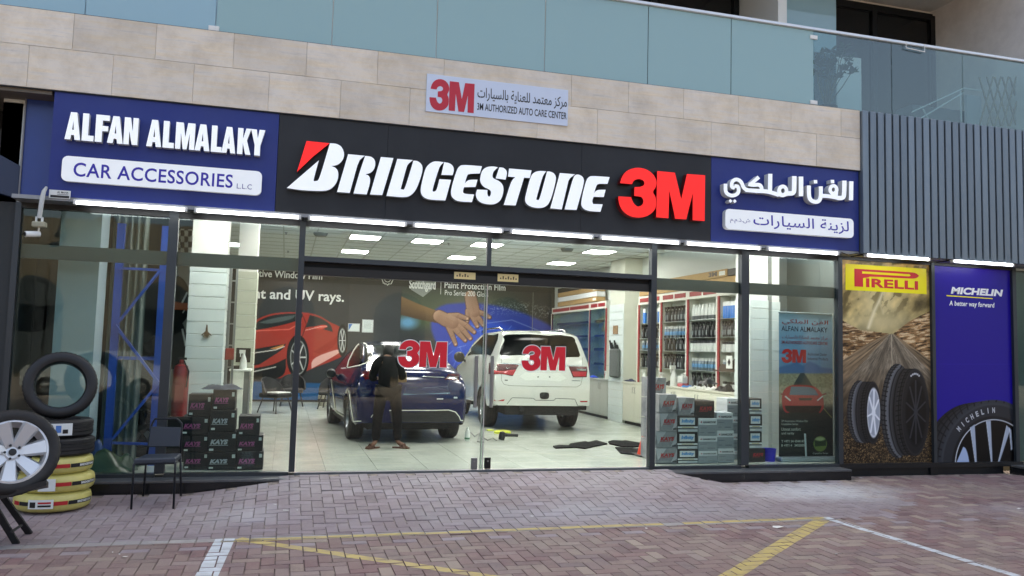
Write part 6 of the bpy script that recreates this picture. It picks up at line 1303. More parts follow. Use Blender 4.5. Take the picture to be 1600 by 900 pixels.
counter('cream base cabinets with paired handles under the bottle shelves', 1.78, sb-.01, mat('cabinet_cream', 'cfd0c0', .35, nz=.02)); counter('grey base cabinets under the far glass shelving', sc_+.01, 12.2, mat('cabinet_grey', 'a7aca5', .35))
def bottle_mesh(kind):
    m = MB()
    if kind == 'spray': m.lathe([(0, 0), (.034, 0), (.036, .01), (.036, .12), (.030, .15), (.014, .175), (.014, .19)], (0, 0, 0), (0, 0, 1), 10); m.mi = 1; m.box(-.045, .018, -.012, .012, .19, .225); m.box(-.04, -.03, -.008, .008, .15, .19); mats = [mat('bottle_black', '1c1d20', .35), mat('trigger_black', '101113', .4)]; m.mi = 2; m.box(-.0372, -.035, -.022, .022, .03, .10); mats.append(mat('label_grey', '6d7376', .5))
    elif kind == 'blue': m.lathe([(0, 0), (.036, 0), (.036, .20), (.03, .215)], (0, 0, 0), (0, 0, 1), 12); m.mi = 1; m.lathe([(.036, .201), (.034, .22), (.03, .27), (0, .275)], (0, 0, 0), (0, 0, 1), 12); mats = [mat('can_blue', '2878c8', .3), mat('can_cap', 'dfe3e2', .4)]
    elif kind == 'white': m.lathe([(0, 0), (.034, 0), (.034, .15), (.028, .17), (.02, .19), (.02, .22), (0, .225)], (0, 0, 0), (0, 0, 1), 12); m.mi = 1; m.lathe([(.0345, .01), (.0345, .06)], (0, 0, 0), (0, 0, 1), 12); mats = [mat('bottle_pale', 'cdd2cf', .35), mat('label_dark', '4b5052', .5)]
    elif kind == 'can': m.lathe([(0, 0), (.031, 0), (.031, .12), (.026, .13), (0, .13)], (0, 0, 0), (0, 0, 1), 12); m.mi = 1; m.lathe([(.027, .13), (.027, .165), (0, .168)], (0, 0, 0), (0, 0, 1), 12); m.mi = 2; m.lathe([(.0315, .04), (.0315, .09)], (0, 0, 0), (0, 0, 1), 12); mats = [mat('can_grey', '5f6b73', .3, metal=.5), mat('cap_pale', 'b9bdbb', .4), mat('can_label', '5688b0', .4)]
    elif kind == 'jar': m.lathe([(0, 0), (.038, 0), (.04, .05), (.038, .10)], (0, 0, 0), (0, 0, 1), 12); m.mi = 1; m.lathe([(.04, .101), (.04, .135), (0, .14)], (0, 0, 0), (0, 0, 1), 12); mats = [mat('jar_white', 'c5cac8', .35), mat('jar_lid', '22252a', .4)]
    o = m.build('bottle', mats, None, smooth=40, origin=(0, 0, 0)); return o
BP = {k: bottle_mesh(k) for k in ('spray', 'blue', 'white', 'can', 'jar')}; first = set()
KN = {'spray': 'black trigger spray bottles', 'blue': 'blue aerosol cans with white caps', 'white': 'pale bottles', 'can': 'small grey blue cans', 'jar': 'white tubs with black lids'}; K1 = {'spray': 'black trigger spray bottle', 'blue': 'blue aerosol can with white cap', 'white': 'pale bottle with dark label', 'can': 'small grey can with blue label', 'jar': 'white tub with black lid'}
def bottles(kind, ya, yb_, z, n, where, x=7.54, sc=1.):
    for i in range(n):
        y = ya+(yb_-ya)*(i+.5)/n; o = BP[kind] if kind not in first else BP[kind].copy()
        if kind in first: COL.objects.link(o)
        first.add(kind); o.location = (x+random.uniform(-.01, .01), y, z+.001); o.scale = (sc, sc, sc); o.rotation_euler.z = random.uniform(-.2, .2)
        tag(o, '%s %s' % (K1[kind], where), 'bottle', '%s %s' % (KN[kind], where))
bays = [(1.82, Y1[3]-.06), (Y1[3]+.1, Y1[2]-.05), (Y1[2]+.1, Y1[1]-.05), (Y1[1]+.1, Y1[0]-.05)]; bn = ['the nearest bay', 'the second bay', 'the third bay', 'the farthest bay']
lev = [.93]+zs[::-1]; rows_ = ['on the counter', 'on the lowest shelf', 'on the second shelf', 'on the third shelf', 'on the top shelf']
plan = {0: [('jar', 6, 1.2), ('can', 7, 1.3), ('jar', 8, 1.3), ('spray', 10, 1.25), ('blue', 11, 1.1)], 1: [('spray', 5, 1.3), ('can', 8, 1.35), ('jar', 8, 1.5), ('spray', 7, 1.3), ('white', 8, 1.35)], 2: [None, ('spray', 7, 1.3), ('spray', 6, 1.35), ('can', 8, 1.4), ('spray', 7, 1.35)], 3: [None, ('spray', 5, 1.3), ('can', 5, 1.3), ('spray', 5, 1.3), ('blue', 4, 1.15)]}
for b, L_ in plan.items():
    for r, q in enumerate(L_):
        if q: bottles(q[0], bays[b][0], bays[b][1], lev[r], q[1], '%s of %s' % (rows_[r], bn[b]), sc=q[2])
for k, z in enumerate([1.25, 1.6, 1.95, 2.3]):
    for j, (a, b) in enumerate(((Y2a+.1, Y2p-.1), (Y2p+.1, Y2b-.2))):
        m = MB(); m.rbox(7.55, 7.68, a, b, z, z+.05+.02*(k % 2), .01); o = m.build('folded_film', mat('film_dark', ('2c3238', '30363f')[k % 2], .5) if False else mat('film_dark%d' % (k % 2), ('2c3238', '30363f')[k % 2], .5)); tag(o, 'dark folded film lying on %s of the far unit, %s bay' % (('the lowest shelf', 'the second shelf', 'the third shelf', 'the top shelf')[k], ('near', 'far')[j]), 'film roll')
# long cartons on top of the units
M_ctn = mat('cardboard', 'a8895c', .75, nz=.06, ns=8)
def lcarton(label, x0, x1, y0, y1, z0, z1, mt, txt=None):
    o = thing('long_carton', label, 'carton', ((x0+x1)/2, (y0+y1)/2, z0), 'long cartons on top of the shelving'); m = MB(); m.rbox(x0, x1, y0, y1, z0+.001, z1, .003); m.build('box', mt, o); m = MB(); m.box(x0-.002, x0+.002, y0+.05, y0+.25, z0+.03, z1-.03); m.build('label', M_lab, o)
    if txt: m = MB(); text_on(m, txt, lambda a, b: (x0-.003, y0+.62-a, b), 0, .30, z0+.03, z1-.02, .05); m.build('lettering', M_dk, o)
lcarton('long brown carton lettered 3M on top of the near shelving unit', 7.42, 7.58, 2.42, 5.6, 2.945, 3.08, M_ctn, 'M3'[::-1]); lcarton('dark grey long tube box at the near end of the shelving top', 7.43, 7.57, 1.80, 2.40, 2.95, 3.07, M_cb); lcarton('wide brown carton under the 3M carton on the near shelving unit', 7.44, 7.74, 1.9, 6.1, 2.805, 2.94, M_ctn)
for k, (mt, nm) in enumerate(((M_ctn, 'brown'), (M_cw, 'white'), (M_ctn, 'brown'), (M_cb, 'dark'))): lcarton('%s long carton, %s of the pile on the far shelving' % (nm, ('bottom', 'second', 'third', 'top')[k]), 7.42, 7.66, 8.6, 11.6, 2.83+.13*k, 2.95+.13*k, mt)
# things on the counters
def spraybottle(label, p, h, body, top):
    o = thing('spray_bottle', label, 'bottle', p); s = h/.28; m = MB(); m.lathe([(0, 0), (.05*s, 0), (.052*s, .01), (.045*s, .12*s), (.02*s, .2*s), (.014*s, .22*s)], p, (0, 0, 1), 14); m.build('bottle_body', body, o, smooth=40); m = MB(); m.box(p[0]-.06*s, p[0]+.02*s, p[1]-.012*s, p[1]+.012*s, p[2]+.22*s, p[2]+.27*s); m.box(p[0]-.05*s, p[0]-.035*s, p[1]-.008*s, p[1]+.008*s, p[2]+.17*s, p[2]+.22*s); m.build('trigger', top, o)
M_bw = mat('bottle_white', 'd5dad6', .3)
for (u, v, h, nm) in ((1005.5, 594, .30, 'by the left mullion of the shelf window'), (1033, 599, .27, 'second on the cream cabinets'), (1051.5, 603, .42, 'tallest, on the cream cabinets'), (946, 592, .2, 'on the far grey cabinet')):
    p = onX(u, v, 7.36); spraybottle('white spray bottle '+nm, (7.38, p[1], .929), h, M_bw, M_bw)
p = onX(1063, 606, 7.36); o = thing('jerry_can', 'translucent white canister with pink liquid on the cream cabinets', 'canister', (7.4, p[1], .93)); m = MB(); m.rbox(7.34, 7.5, p[1]-.10, p[1]+.10, .93, 1.0, .015); m.build('liquid', mat('pink_liquid', 'c86a70', .3), o); m = MB(); m.rbox(7.34, 7.5, p[1]-.10, p[1]+.10, 1.001, 1.14, .02); m.lathe([(.03, 1.14), (.03, 1.18), (0, 1.18)], (7.42, p[1]+.04, 0), (0, 0, 1), 12); m.tube([(7.42, p[1]-.08, 1.13), (7.42, p[1]-.07, 1.19), (7.42, p[1]+.0, 1.19)], .012, 6); m.build('can_body', M_bw, o)
for k, (u, v, sx, sy, h, c, nm) in enumerate(((985, 592, .1, .18, .06, '2f3a56', 'navy cloth at the far end of the cream cabinets'), (1044, 598, .12, .25, .10, '16181b', 'black bag behind the spray bottles'), (1075, 603, .09, .12, .04, '2d78b8', 'light blue cloth by the canister'), (1085, 604, .08, .12, .05, 'dfe2de', 'white cloth bundle, left one on the cream cabinets'), (1098, 606, .08, .14, .06, 'd9dcd8', 'white cloth bundle, middle one on the cream cabinets'), (1113, 609, .08, .12, .06, 'e2e4e0', 'white cloth bundle, right one on the cream cabinets'), (1090, 611, .05, .08, .03, '7fa23c', 'green cloth in front of the white bundles'), (1135, 610, .12, .2, .14, '1b1f22', 'dark tool bag near the right end'), (925, 585, .1, .3, .05, '2447b4', 'blue cloth on the far grey cabinets'))):
    p = onX(u, v, 7.42); cloth(nm, 7.42, p[1], .93, sx, sy, h, mat('cloth_'+c, c, .9), seed=k+2)
p = onX(1140, 575, 7.44); m = MB(); m.box(7.43, 7.436, p[1]-.1, p[1]+.1, 1.33, 1.55); t = m.build('notice_card', M_lab); tag(t, 'small white card with black diamond hanging before the near shelves', 'card'); m = MB(); m.add([(7.428, p[1]-.05, 1.44), (7.428, p[1], 1.37), (7.428, p[1]+.05, 1.44), (7.428, p[1], 1.51)], [(0, 1, 2, 3)]); m.build('diamond', M_dk, t, origin=t['_o'])
cloth('brown and black bundles on the lowest shelf of the nearest bay', 7.55, onX(1140, 590, 7.5)[1], lev[1]-.0, .1, .5, .26, mat('cloth_brown', '4b4038', .9), 'bag', 'bag', 8)
yh = onX(961, 560, 7.26)[1]; o = thing('hanging_bag', 'grey mesh bag of tools hanging on the slatted column side', 'bag', (7.24, yh, 1.0)); m = MB(); m.rbox(7.20, 7.28, yh-.28, yh+.22, 1.0, 1.65, .03); m.build('mesh_bag', mat('mesh_grey', '565b5a', .8, nz=.3, ns=30), o); m = MB()
for k in range(6): m.tube([(7.24, yh-.22+.08*k, 1.62), (7.22, yh-.2+.08*k+.03*(k % 2), 1.74+.05*(k % 3))], .02, 6)
m.build('tools', M_trim, o)
m = MB(); p = onX(962, 514, 7.285); m.box(7.275, 7.285, p[1]-.14, p[1]+.14, p[2]-.12, p[2]+.08); tag(m.build('card', mat('card_brown', '8a6f50', .6, nz=.5, ns=25)), 'small brown picture card on the slatted column side', 'card')
# ================================================================ left window: rack, column, fire extinguisher, tyre print
M_rk = mat('rack_blue', '1f4fae', .45, metal=.1, nz=.06)
RK = thing('pallet_rack', 'tall blue steel rack frame with diagonal braces behind the left window', 'rack', (-1.8, .8, 0)); yr = .8
xl, xr = onY(181, 500, yr)[0], onY(251, 500, yr)[0]
for x in (xl, xr): m = MB(); m.box(x-.045, x+.045, yr-.03, yr+.03, 0, 3.0); m.build('upright', M_rk, RK)
for x in (xl, xr): m = MB(); m.box(x-.045, x+.045, yr+.95, yr+1.01, 0, 3.0); m.build('upright', M_rk, RK)
def br(u0, v0, u1, v1, w=.022, y=None):
    a = onY(u0, v0, yr-.04); b = onY(u1, v1, yr-.04); m = MB(); m.tube([a, b], w, 4); m.build('brace', M_rk, RK)
br(187, 419, 248, 422); br(250, 423, 183, 506); br(180, 508, 249, 600); br(249, 598, 176, 686); br(176, 692, 245, 694)
m = MB(); m.box(xl, xr, yr+.02, yr+1., 1.30, 1.34); m.build('shelf', M_rk, RK)
m = MB(); m.box(-2.62, -2.18, .35, .8, 0, 3.7); tag(m.build('pillar', mat('pillar_pale', '9db0b8', .45, nz=.03, ns=1)), 'pale blue grey pillar standing behind the left window', 'pillar')
m = MB(); n = 26
for i in range(n+1):
    x = -2.15+.42*i/n; y = .85+.04*math.sin(i*1.3); m.v += [(x, y, .02), (x, y+.01, 3.3)]
for i in range(n): m.f.append((2*i, 2*i+2, 2*i+3, 2*i+1)); m.m.append(0)
tag(m.build('curtain', mat('curtain_grey', '6b7673', .8), smooth=True), 'grey hanging curtain beside the pale pillar in the left window', 'curtain')
m = MB(); m.box(-2.98, -.95, 2.3, 2.4, 0, 3.7); m.build('wall_panel', mat('wall_dim2', '2a2f31', .6), W1)
TG = thing('wall_graphic', 'tyre picture with orange band on the wall beside the rack', 'wall graphic', (-1.35, 1.7, .3))
xa, xb_ = onY(262, 520, 1.7)[0], onY(294, 520, 1.7)[0]; P = Print(xa, xb_, .5, 3.1, 1.7, 60, 190); P.fill('8a8f8c'); P.ell(292, 372, 22, 22, '2b2c2c'); P.put(((np.floor(P.U/6)+np.floor(P.V/9)) % 2 == 0)*((P.V < 395) & (P.U > 280)), 'd9dcd8', .8); P.ell(272, 470, 26, 40, '17181a'); P.line([(282, 478), (292, 458)], 3, 'd6d8d6'); P.line([(286, 488), (294, 476)], 2, 'd6d8d6'); P.poly([(255, 470), (300, 474), (300, 486), (255, 482)], 'b5562c'); P.ell(268, 535, 24, 42, '1b1c1e'); P.line([(285, 515), (290, 540)], 3, 'd0d3d0')
P.build('printed_panel', TG, .5)
xe = onY(282, 600, 1.15)[0]; o = thing('fire_extinguisher', 'red fire extinguisher standing left of the white slatted column', 'extinguisher', (xe, 1.15, .45))
z0 = onY(282, 650, 1.15)[2]; z1 = onY(282, 568, 1.15)[2]; R_ = .10; m = MB(); m.lathe([(0, z0), (R_, z0), (R_, z1-.1), (R_*.8, z1-.03), (.03, z1), (.03, z1+.05), (0, z1+.05)], (xe, 1.15, 0), (0, 0, 1), 20); m.build('cylinder_body', mat('ext_red', '7c1419', .3, coat=.5), o, smooth=40); m = MB(); m.box(xe-.05, xe+.06, 1.13, 1.17, z1+.05, z1+.08); m.tube([(xe+.03, 1.12, z1+.04), (xe+.1, 1.08, z1-.1), (xe+.08, 1.06, z1-.3)], .01, 6); m.build('handle', M_trim, o); m = MB(); m.box(xe-.05, xe+.05, 1.045, 1.052, z0+.18, z0+.4); m.build('label', mat('ext_label', '8f3a36', .5), o)
m = MB(); m.box(xe-.2, xe+.1, 1.05, 1.3, 0, z0-.005); tag(m.build('low_cabinet', M_trim), 'dark low box under the fire extinguisher', 'box')
cloth('dark green and black plastic bags heaped on the floor in the left window', -1.95, .45, .0, .30, .25, .26, mat('bag_green', '1d3a2c', .35, nz=.4, ns=6), 'bag', 'bag', 2); cloth('blue plastic bag behind the green heap in the left window', -2.15, .62, .02, .18, .15, .3, mat('bag_blue', '1c3f7a', .4), 'bag', 'bag', 4)
o = thing('mounted_tyre', 'black alloy wheel leaning inside the blue rack', 'wheel', (-1.9, 1.2, .35)); add_wheel(o, (-1.72, 1.15, .42), (.25, -1, .1), .36, .22, .24, mat('rim_dark', '3f4244', .3, metal=.8), spokes=5); 
cloth('dark clothes and tools heaped on the rack shelf', -1.75, 1.2, 1.345, .22, .3, .28, M_cloth, 'clothes_heap', 'clothes', 6)
# moth-shaped ornament on the slatted column
p = onY(323, 518, 1.19); o = thing('ornament', 'small brown feathered ornament hung on the white slatted column', 'ornament', (p[0], 1.185, p[2]-.08)); m = MB()
for k in range(9): a = -1.2+.3*k; m.tube([(p[0], 1.18, p[2]), (p[0]+.07*math.sin(a), 1.17, p[2]-.04-.05*abs(math.cos(a*1.5)))], [.014, .004], 5)
m.tube([(p[0], 1.18, p[2]+.09), (p[0], 1.18, p[2]-.03)], [.008, .02], 6); m.build('feathers', mat('feather_brown', '54402c', .8, nz=.4, ns=40), o)
# reception desk, screen, spray bottle
yd = 2.6; xa, xb_ = onY(359, 600, yd)[0], onY(391, 600, yd)[0]; zt_ = onY(375, 577, yd)[2]
o = thing('counter_desk', 'small white counter behind the black cartons', 'counter', ((xa+xb_)/2, yd+.3, 0)); m = MB(); m.rbox(xa, xb_-.10, yd, yd+.6, 0, zt_-.03, .004); m.build('desk_body', M_shw, o); m = MB(); m.rbox(xa-.02, xb_, yd-.02, yd+.62, zt_-.029, zt_, .004); m.build('desk_top', M_white, o); m = MB(); m.box(xb_-.099, xb_-.02, yd+.05, yd+.55, 0, zt_-.03); m.build('side_panel', M_hdl, o)
a = onY(368, 566, yd+.3); b = onY(392, 544, yd+.3); m = MB(); m.rbox(a[0], b[0], yd+.3, yd+.34, a[2], b[2], .005); m.box(a[0]+.1, b[0]-.1, yd+.3, yd+.36, zt_, a[2]); tag(m.build('screen', M_dk), 'black computer screen on the small white counter', 'screen')
p = onY(380, 572, yd+.12); spraybottle('white spray bottle on the small white counter before the black screen', (p[0], yd+.12, zt_), .30, M_bw, M_bw)
m = MB(); a = onY(361, 574, yd+.1); m.rbox(a[0], a[0]+.2, yd+.15, yd+.3, zt_, zt_+.05, .01); tag(m.build('key_tray', M_trim), 'dark low tray on the white counter', 'tray')
m = MB(); a = onY(359, 552, 1.65); m.rbox(a[0]-.06, a[0]+.06, 1.58, 1.66, a[2]-.09, a[2]+.07, .01); tag(m.build('alarm_box', mat('ext_red', '7c1419', .3)), 'small red alarm box on the ladder rail', 'alarm')
def armchair(label, x, y, rz, paper=False):
    o = thing('armchair', label, 'armchair', (x, y, 0), 'black shell armchairs by the back wall'); T = Matrix.Translation((x, y, 0)) @ Matrix.Rotation(rz, 4, 'Z'); mt = mat('chair_black', '141517', .6)
    m = MB(); n = 10
    for i in range(n+1):
        a = PI*i/n; r = .32; h = .46+.34*math.sin(a)**.7*1.0
        m.v += [tuple(T @ Vector((r*math.cos(a), r*.9*math.sin(a)-.02, .40))), tuple(T @ Vector((r*1.08*math.cos(a), r*1.0*math.sin(a), .40+(h-.40)))), tuple(T @ Vector((r*.96*math.cos(a), r*.86*math.sin(a), .40+(h-.40)))), tuple(T @ Vector((r*.86*math.cos(a), r*.76*math.sin(a)-.02, .42)))]
    for i in range(n):
        for k in range(4): a, b = 4*i+k, 4*i+(k+1) % 4; m.f.append((a, b, b+4, a+4)); m.m.append(0)
    m.build('backrest', mt, o, smooth=50); m = MB(); m.rbox(-.28, .28, -.27, .26, .34, .45, .03, T); m.build('seat', mt, o)
    for sx in (-1, 1):
        for sy in (-1, 1): m = MB(); m.tube([T @ Vector((sx*.2, sy*.18, .36)), T @ Vector((sx*.28, sy*.26, 0))], .014, 6); m.build('leg', mt, o)
    if paper: m = MB(); m.box(-.25, .2, -.26, .1, .452, .47, T); tag(m.build('folded_paper', M_white), 'white papers lying on the seat of the angled armchair', 'paper')
p = onZ(447, 640, 0); armchair('black armchair turned sideways, with white papers on its seat', p[0]-.25, p[1]-.9, .9, True); p = onZ(452, 634, 0); armchair('black armchair facing the doors, left of the blue car', p[0]+.05, p[1], .0); p = onZ(519, 640, 0); armchair('black armchair half hidden behind the blue car', p[0], p[1]+.3, -.3)
p = onZ(503, 634, 0); o = thing('gas_bottle', 'small grey gas bottle on the floor by the back wall', 'gas bottle', p); m = MB(); m.lathe([(0, 0), (.10, 0), (.11, .03), (.11, .26), (.07, .33), (.04, .34), (.04, .40), (.07, .42), (0, .43)], p, (0, 0, 1), 16); m.build('tank', mat('tank_grey', '8e8d80', .4, nz=.2), o, smooth=40); m = MB(); m.lathe([(.112, .10), (.112, .18)], p, (0, 0, 1), 16); m.build('band', M_trim, o)
p = onZ(512, 642, 0); m = MB(); m.rbox(p[0]-.02, p[0]+.12, p[1], p[1]+.12, 0, .55, .02); o = m.build('vacuum_bin', M_trim); tag(o, 'slim black bin with a red cap by the back wall', 'bin'); m = MB(); m.rbox(p[0]-.01, p[0]+.11, p[1]+.01, p[1]+.11, .551, .63, .02); m.build('red_cap', M_kr, o, origin=o['_o'])
# floor between the vehicles
p = onZ(730, 689, 0); o = thing('white_bottle', 'white bottle on the floor beside the rear wheel of the blue car', 'bottle', p); m = MB(); m.lathe([(0, 0), (.045, 0), (.045, .16), (.02, .2), (.02, .23), (0, .23)], p, (0, 0, 1), 14); m.build('bottle_body', M_bw, o, smooth=40); m = MB(); m.lathe([(.046, .03), (.046, .06)], p, (0, 0, 1), 14); m.build('band', mat('band_green', '2f6b4a', .5), o)
p = onZ(783, 688, 0); o = thing('polisher', 'black polishing machine lying on the floor behind the white car', 'polisher', p); m = MB(); m.lathe([(0, 0), (.05, .01), (.06, .08), (.05, .14), (0, .16)], p, (.2, 0, 1), 14); m.tube([(p[0], p[1], .10), (p[0]+.12, p[1], .09), (p[0]+.30, p[1]+.02, .08)], [.04, .03, .026], 8); m.build('machine_body', M_trim, o, smooth=50)
pts = [onZ(*q, .012) for q in ((735, 675), (742, 682), (750, 676), (746, 690), (756, 691), (750, 680), (762, 688), (770, 684), (778, 690))]; pts = [tuple(np.array(pts[min(i//4, 7)])*(1-(i % 4)/4)+np.array(pts[min(i//4+1, 8)])*((i % 4)/4)) for i in range(33)]
m = MB(); m.tube(pts, .006, 5); m.build('cord', M_trim, o)
p = onZ(785, 677, 0); m = MB(); m.lathe([(0, .0), (.16, 0), (.16, .035), (.13, .05), (0, .05)], p, (0, 0, 1), 20); tag(m.build('foam_pad', mat('foam_yellow', 'c9d24a', .8)), 'round yellow foam pad on the floor behind the white car', 'pad'); p = onZ(766, 673, 0); m = MB(); m.rbox(p[0]-.06, p[0]+.06, p[1]-.05, p[1]+.05, 0, .02, .005); tag(m.build('foam_pad', MATS['foam_yellow']), 'small pale yellow scrap beside the round foam pad', 'pad')
def mat_floor(label, px):
    q = [onZ(u, v, .0) for u, v in px]; m = MB(); vo, fo, bd = tri2d([[(a[0], a[1]) for a in q]]); slab(m, vo, fo, bd, lambda a, b: (a, b, .022), (0, 0, -.02)); tag(m.build('car_mat', mat('rubber_mat', '08090a', .8, spec=.15, nz=.2, ns=30, bump=.4, bs=60)), label, 'car mat', 'black rubber car mats on the shop floor')
def z3(px): return [(700+a/3.215, 480+b/3.215) for a, b in px]
mat_floor('black rubber car mat spread on the floor, left one', z3([(527, 703), (560, 697), (605, 700), (615, 690), (690, 678), (705, 683), (745, 673), (800, 690), (735, 703), (690, 714), (640, 708), (540, 712)])); mat_floor('black rubber car mat spread on the floor, middle one', z3([(805, 680), (830, 673), (880, 676), (890, 673), (985, 690), (975, 702), (930, 706), (870, 703), (812, 690)])); mat_floor('black rubber car mat nearest the glass, by the orange cone', z3([(840, 709), (975, 716), (990, 742), (985, 748), (868, 738)]))
p = onZ(1006, 712, 0); p = (p[0]+.05, p[1], 0); o = thing('traffic_cone', 'orange cone just inside the right door edge', 'cone', p); m = MB(); m.lathe([(.15, .02), (.03, .5), (0, .5)], p, (0, 0, 1), 18); m.build('cone_body', mat('cone_orange', 'e0401c', .45), o, smooth=50); m = MB(); m.rbox(p[0]-.19, p[0]+.19, p[1]-.19, p[1]+.19, 0, .025, .01); m.build('cone_base', M_trim, o)
# ================================================================ outside: chair
CH = thing('chair', 'black stacking chair with metal frame in front of the left window', 'chair', (-1.25, -.8, -.19)); M_cf = mat('chair_frame', '23272c', .35, metal=.5); M_cv = mat('chair_vinyl', '2a323c', .5, bump=.15, bs=80)
fl, frr, rl, rr = onG(205, 796), onG(271, 795), onG(218, 779), onG(281, 773)
rl = np.array([rl[0], -.42, zg(rl[0], -.42)]); rl[0] = -1.43; rr = np.array([-1.04, -.45, zg(-1.03, -.45)])
ys_ = -.93; zs_ = .265; sfl = onY(209, 724, ys_); sfr = onY(274, 722, ys_-.02); bt_l = onY(240, 656, -.48); bt_r = onY(281, 655, -.50); sl_ = (bt_l[0]-.02, -.52, zs_-.0); sr_ = (bt_r[0]+.0, -.54, zs_)
bl0, br0 = onY(229, 716, -.50), onY(282, 713, -.52)
for nm, a, b in (('l', sfl, fl), ('r', sfr, frr)): m = MB(); m.tube([(a[0]+.015, a[1]+.06, a[2]), (a[0], a[1], a[2]-.01), tuple(np.array(a)*.96+np.array(b)*.04), tuple(b)], .0115, 8); m.build('leg', M_cf, CH, smooth=True)
for a, b in ((bl0, rl), (br0, rr)): m = MB(); m.tube([tuple(a), tuple(b)], .0115, 8); m.build('leg', M_cf, CH, smooth=True)
m = MB(); tl_, tr_ = onY(237, 664, -.46), onY(284, 662, -.48); tm = onY(242, 654.5, -.46), onY(276, 654, -.48)
m.tube([tuple(bl0), tuple(tl_), tuple(np.array(tl_)*.4+np.array(tm[0])*.6+np.array([0, 0, .002])), tuple(tm[0]), tuple(tm[1]), tuple(np.array(tr_)*.4+np.array(tm[1])*.6+np.array([0, 0, .002])), tuple(tr_), tuple(br0)], .0115, 8); m.build('back_frame', M_cf, CH, smooth=True)
def slabq(q, th, name, mt):   # q: 4 corner points
    q = [Vector(p) for p in q]; n = (q[1]-q[0]).cross(q[3]-q[0]).normalized()*th; m = MB(); V_ = []
    c = sum(q, Vector())/4; q2 = [c+(p-c)*.94 for p in q]
    m.add([tuple(p) for p in q]+[tuple(p+n*.7) for p in q]+[tuple(p+n) for p in q2]+[tuple(p-n*.3) for p in q2], [(0, 1, 5, 4), (1, 2, 6, 5), (2, 3, 7, 6), (3, 0, 4, 7), (4, 5, 9, 8), (5, 6, 10, 9), (6, 7, 11, 10), (7, 4, 8, 11), (8, 9, 10, 11), (0, 12, 13, 1), (1, 13, 14, 2), (2, 14, 15, 3), (3, 15, 12, 0), (12, 15, 14, 13)]); return m.build(name, mt, CH)
slabq([onY(231, 698.5, -.50), onY(281, 698, -.52), onY(283.5, 668, -.49), onY(236, 666.5, -.47)], .03, 'backrest', M_cv)
slabq([tuple(sfl+np.array([.0, 0, 0])), tuple(sfr), (br0[0]+.01, br0[1], sfr[2]-.005), (bl0[0]-.01, bl0[1], sfl[2]-.005)], .045, 'seat', M_cv)
m = MB(); m.tube([tuple(sfl+np.array([.01, .02, -.015])), tuple(sfr+np.array([-.01, .02, -.015]))], .009, 6); m.tube([(bl0[0], bl0[1], sfl[2]-.02), (br0[0], br0[1], sfr[2]-.02)], .009, 6); m.build('stretcher', M_cf, CH)
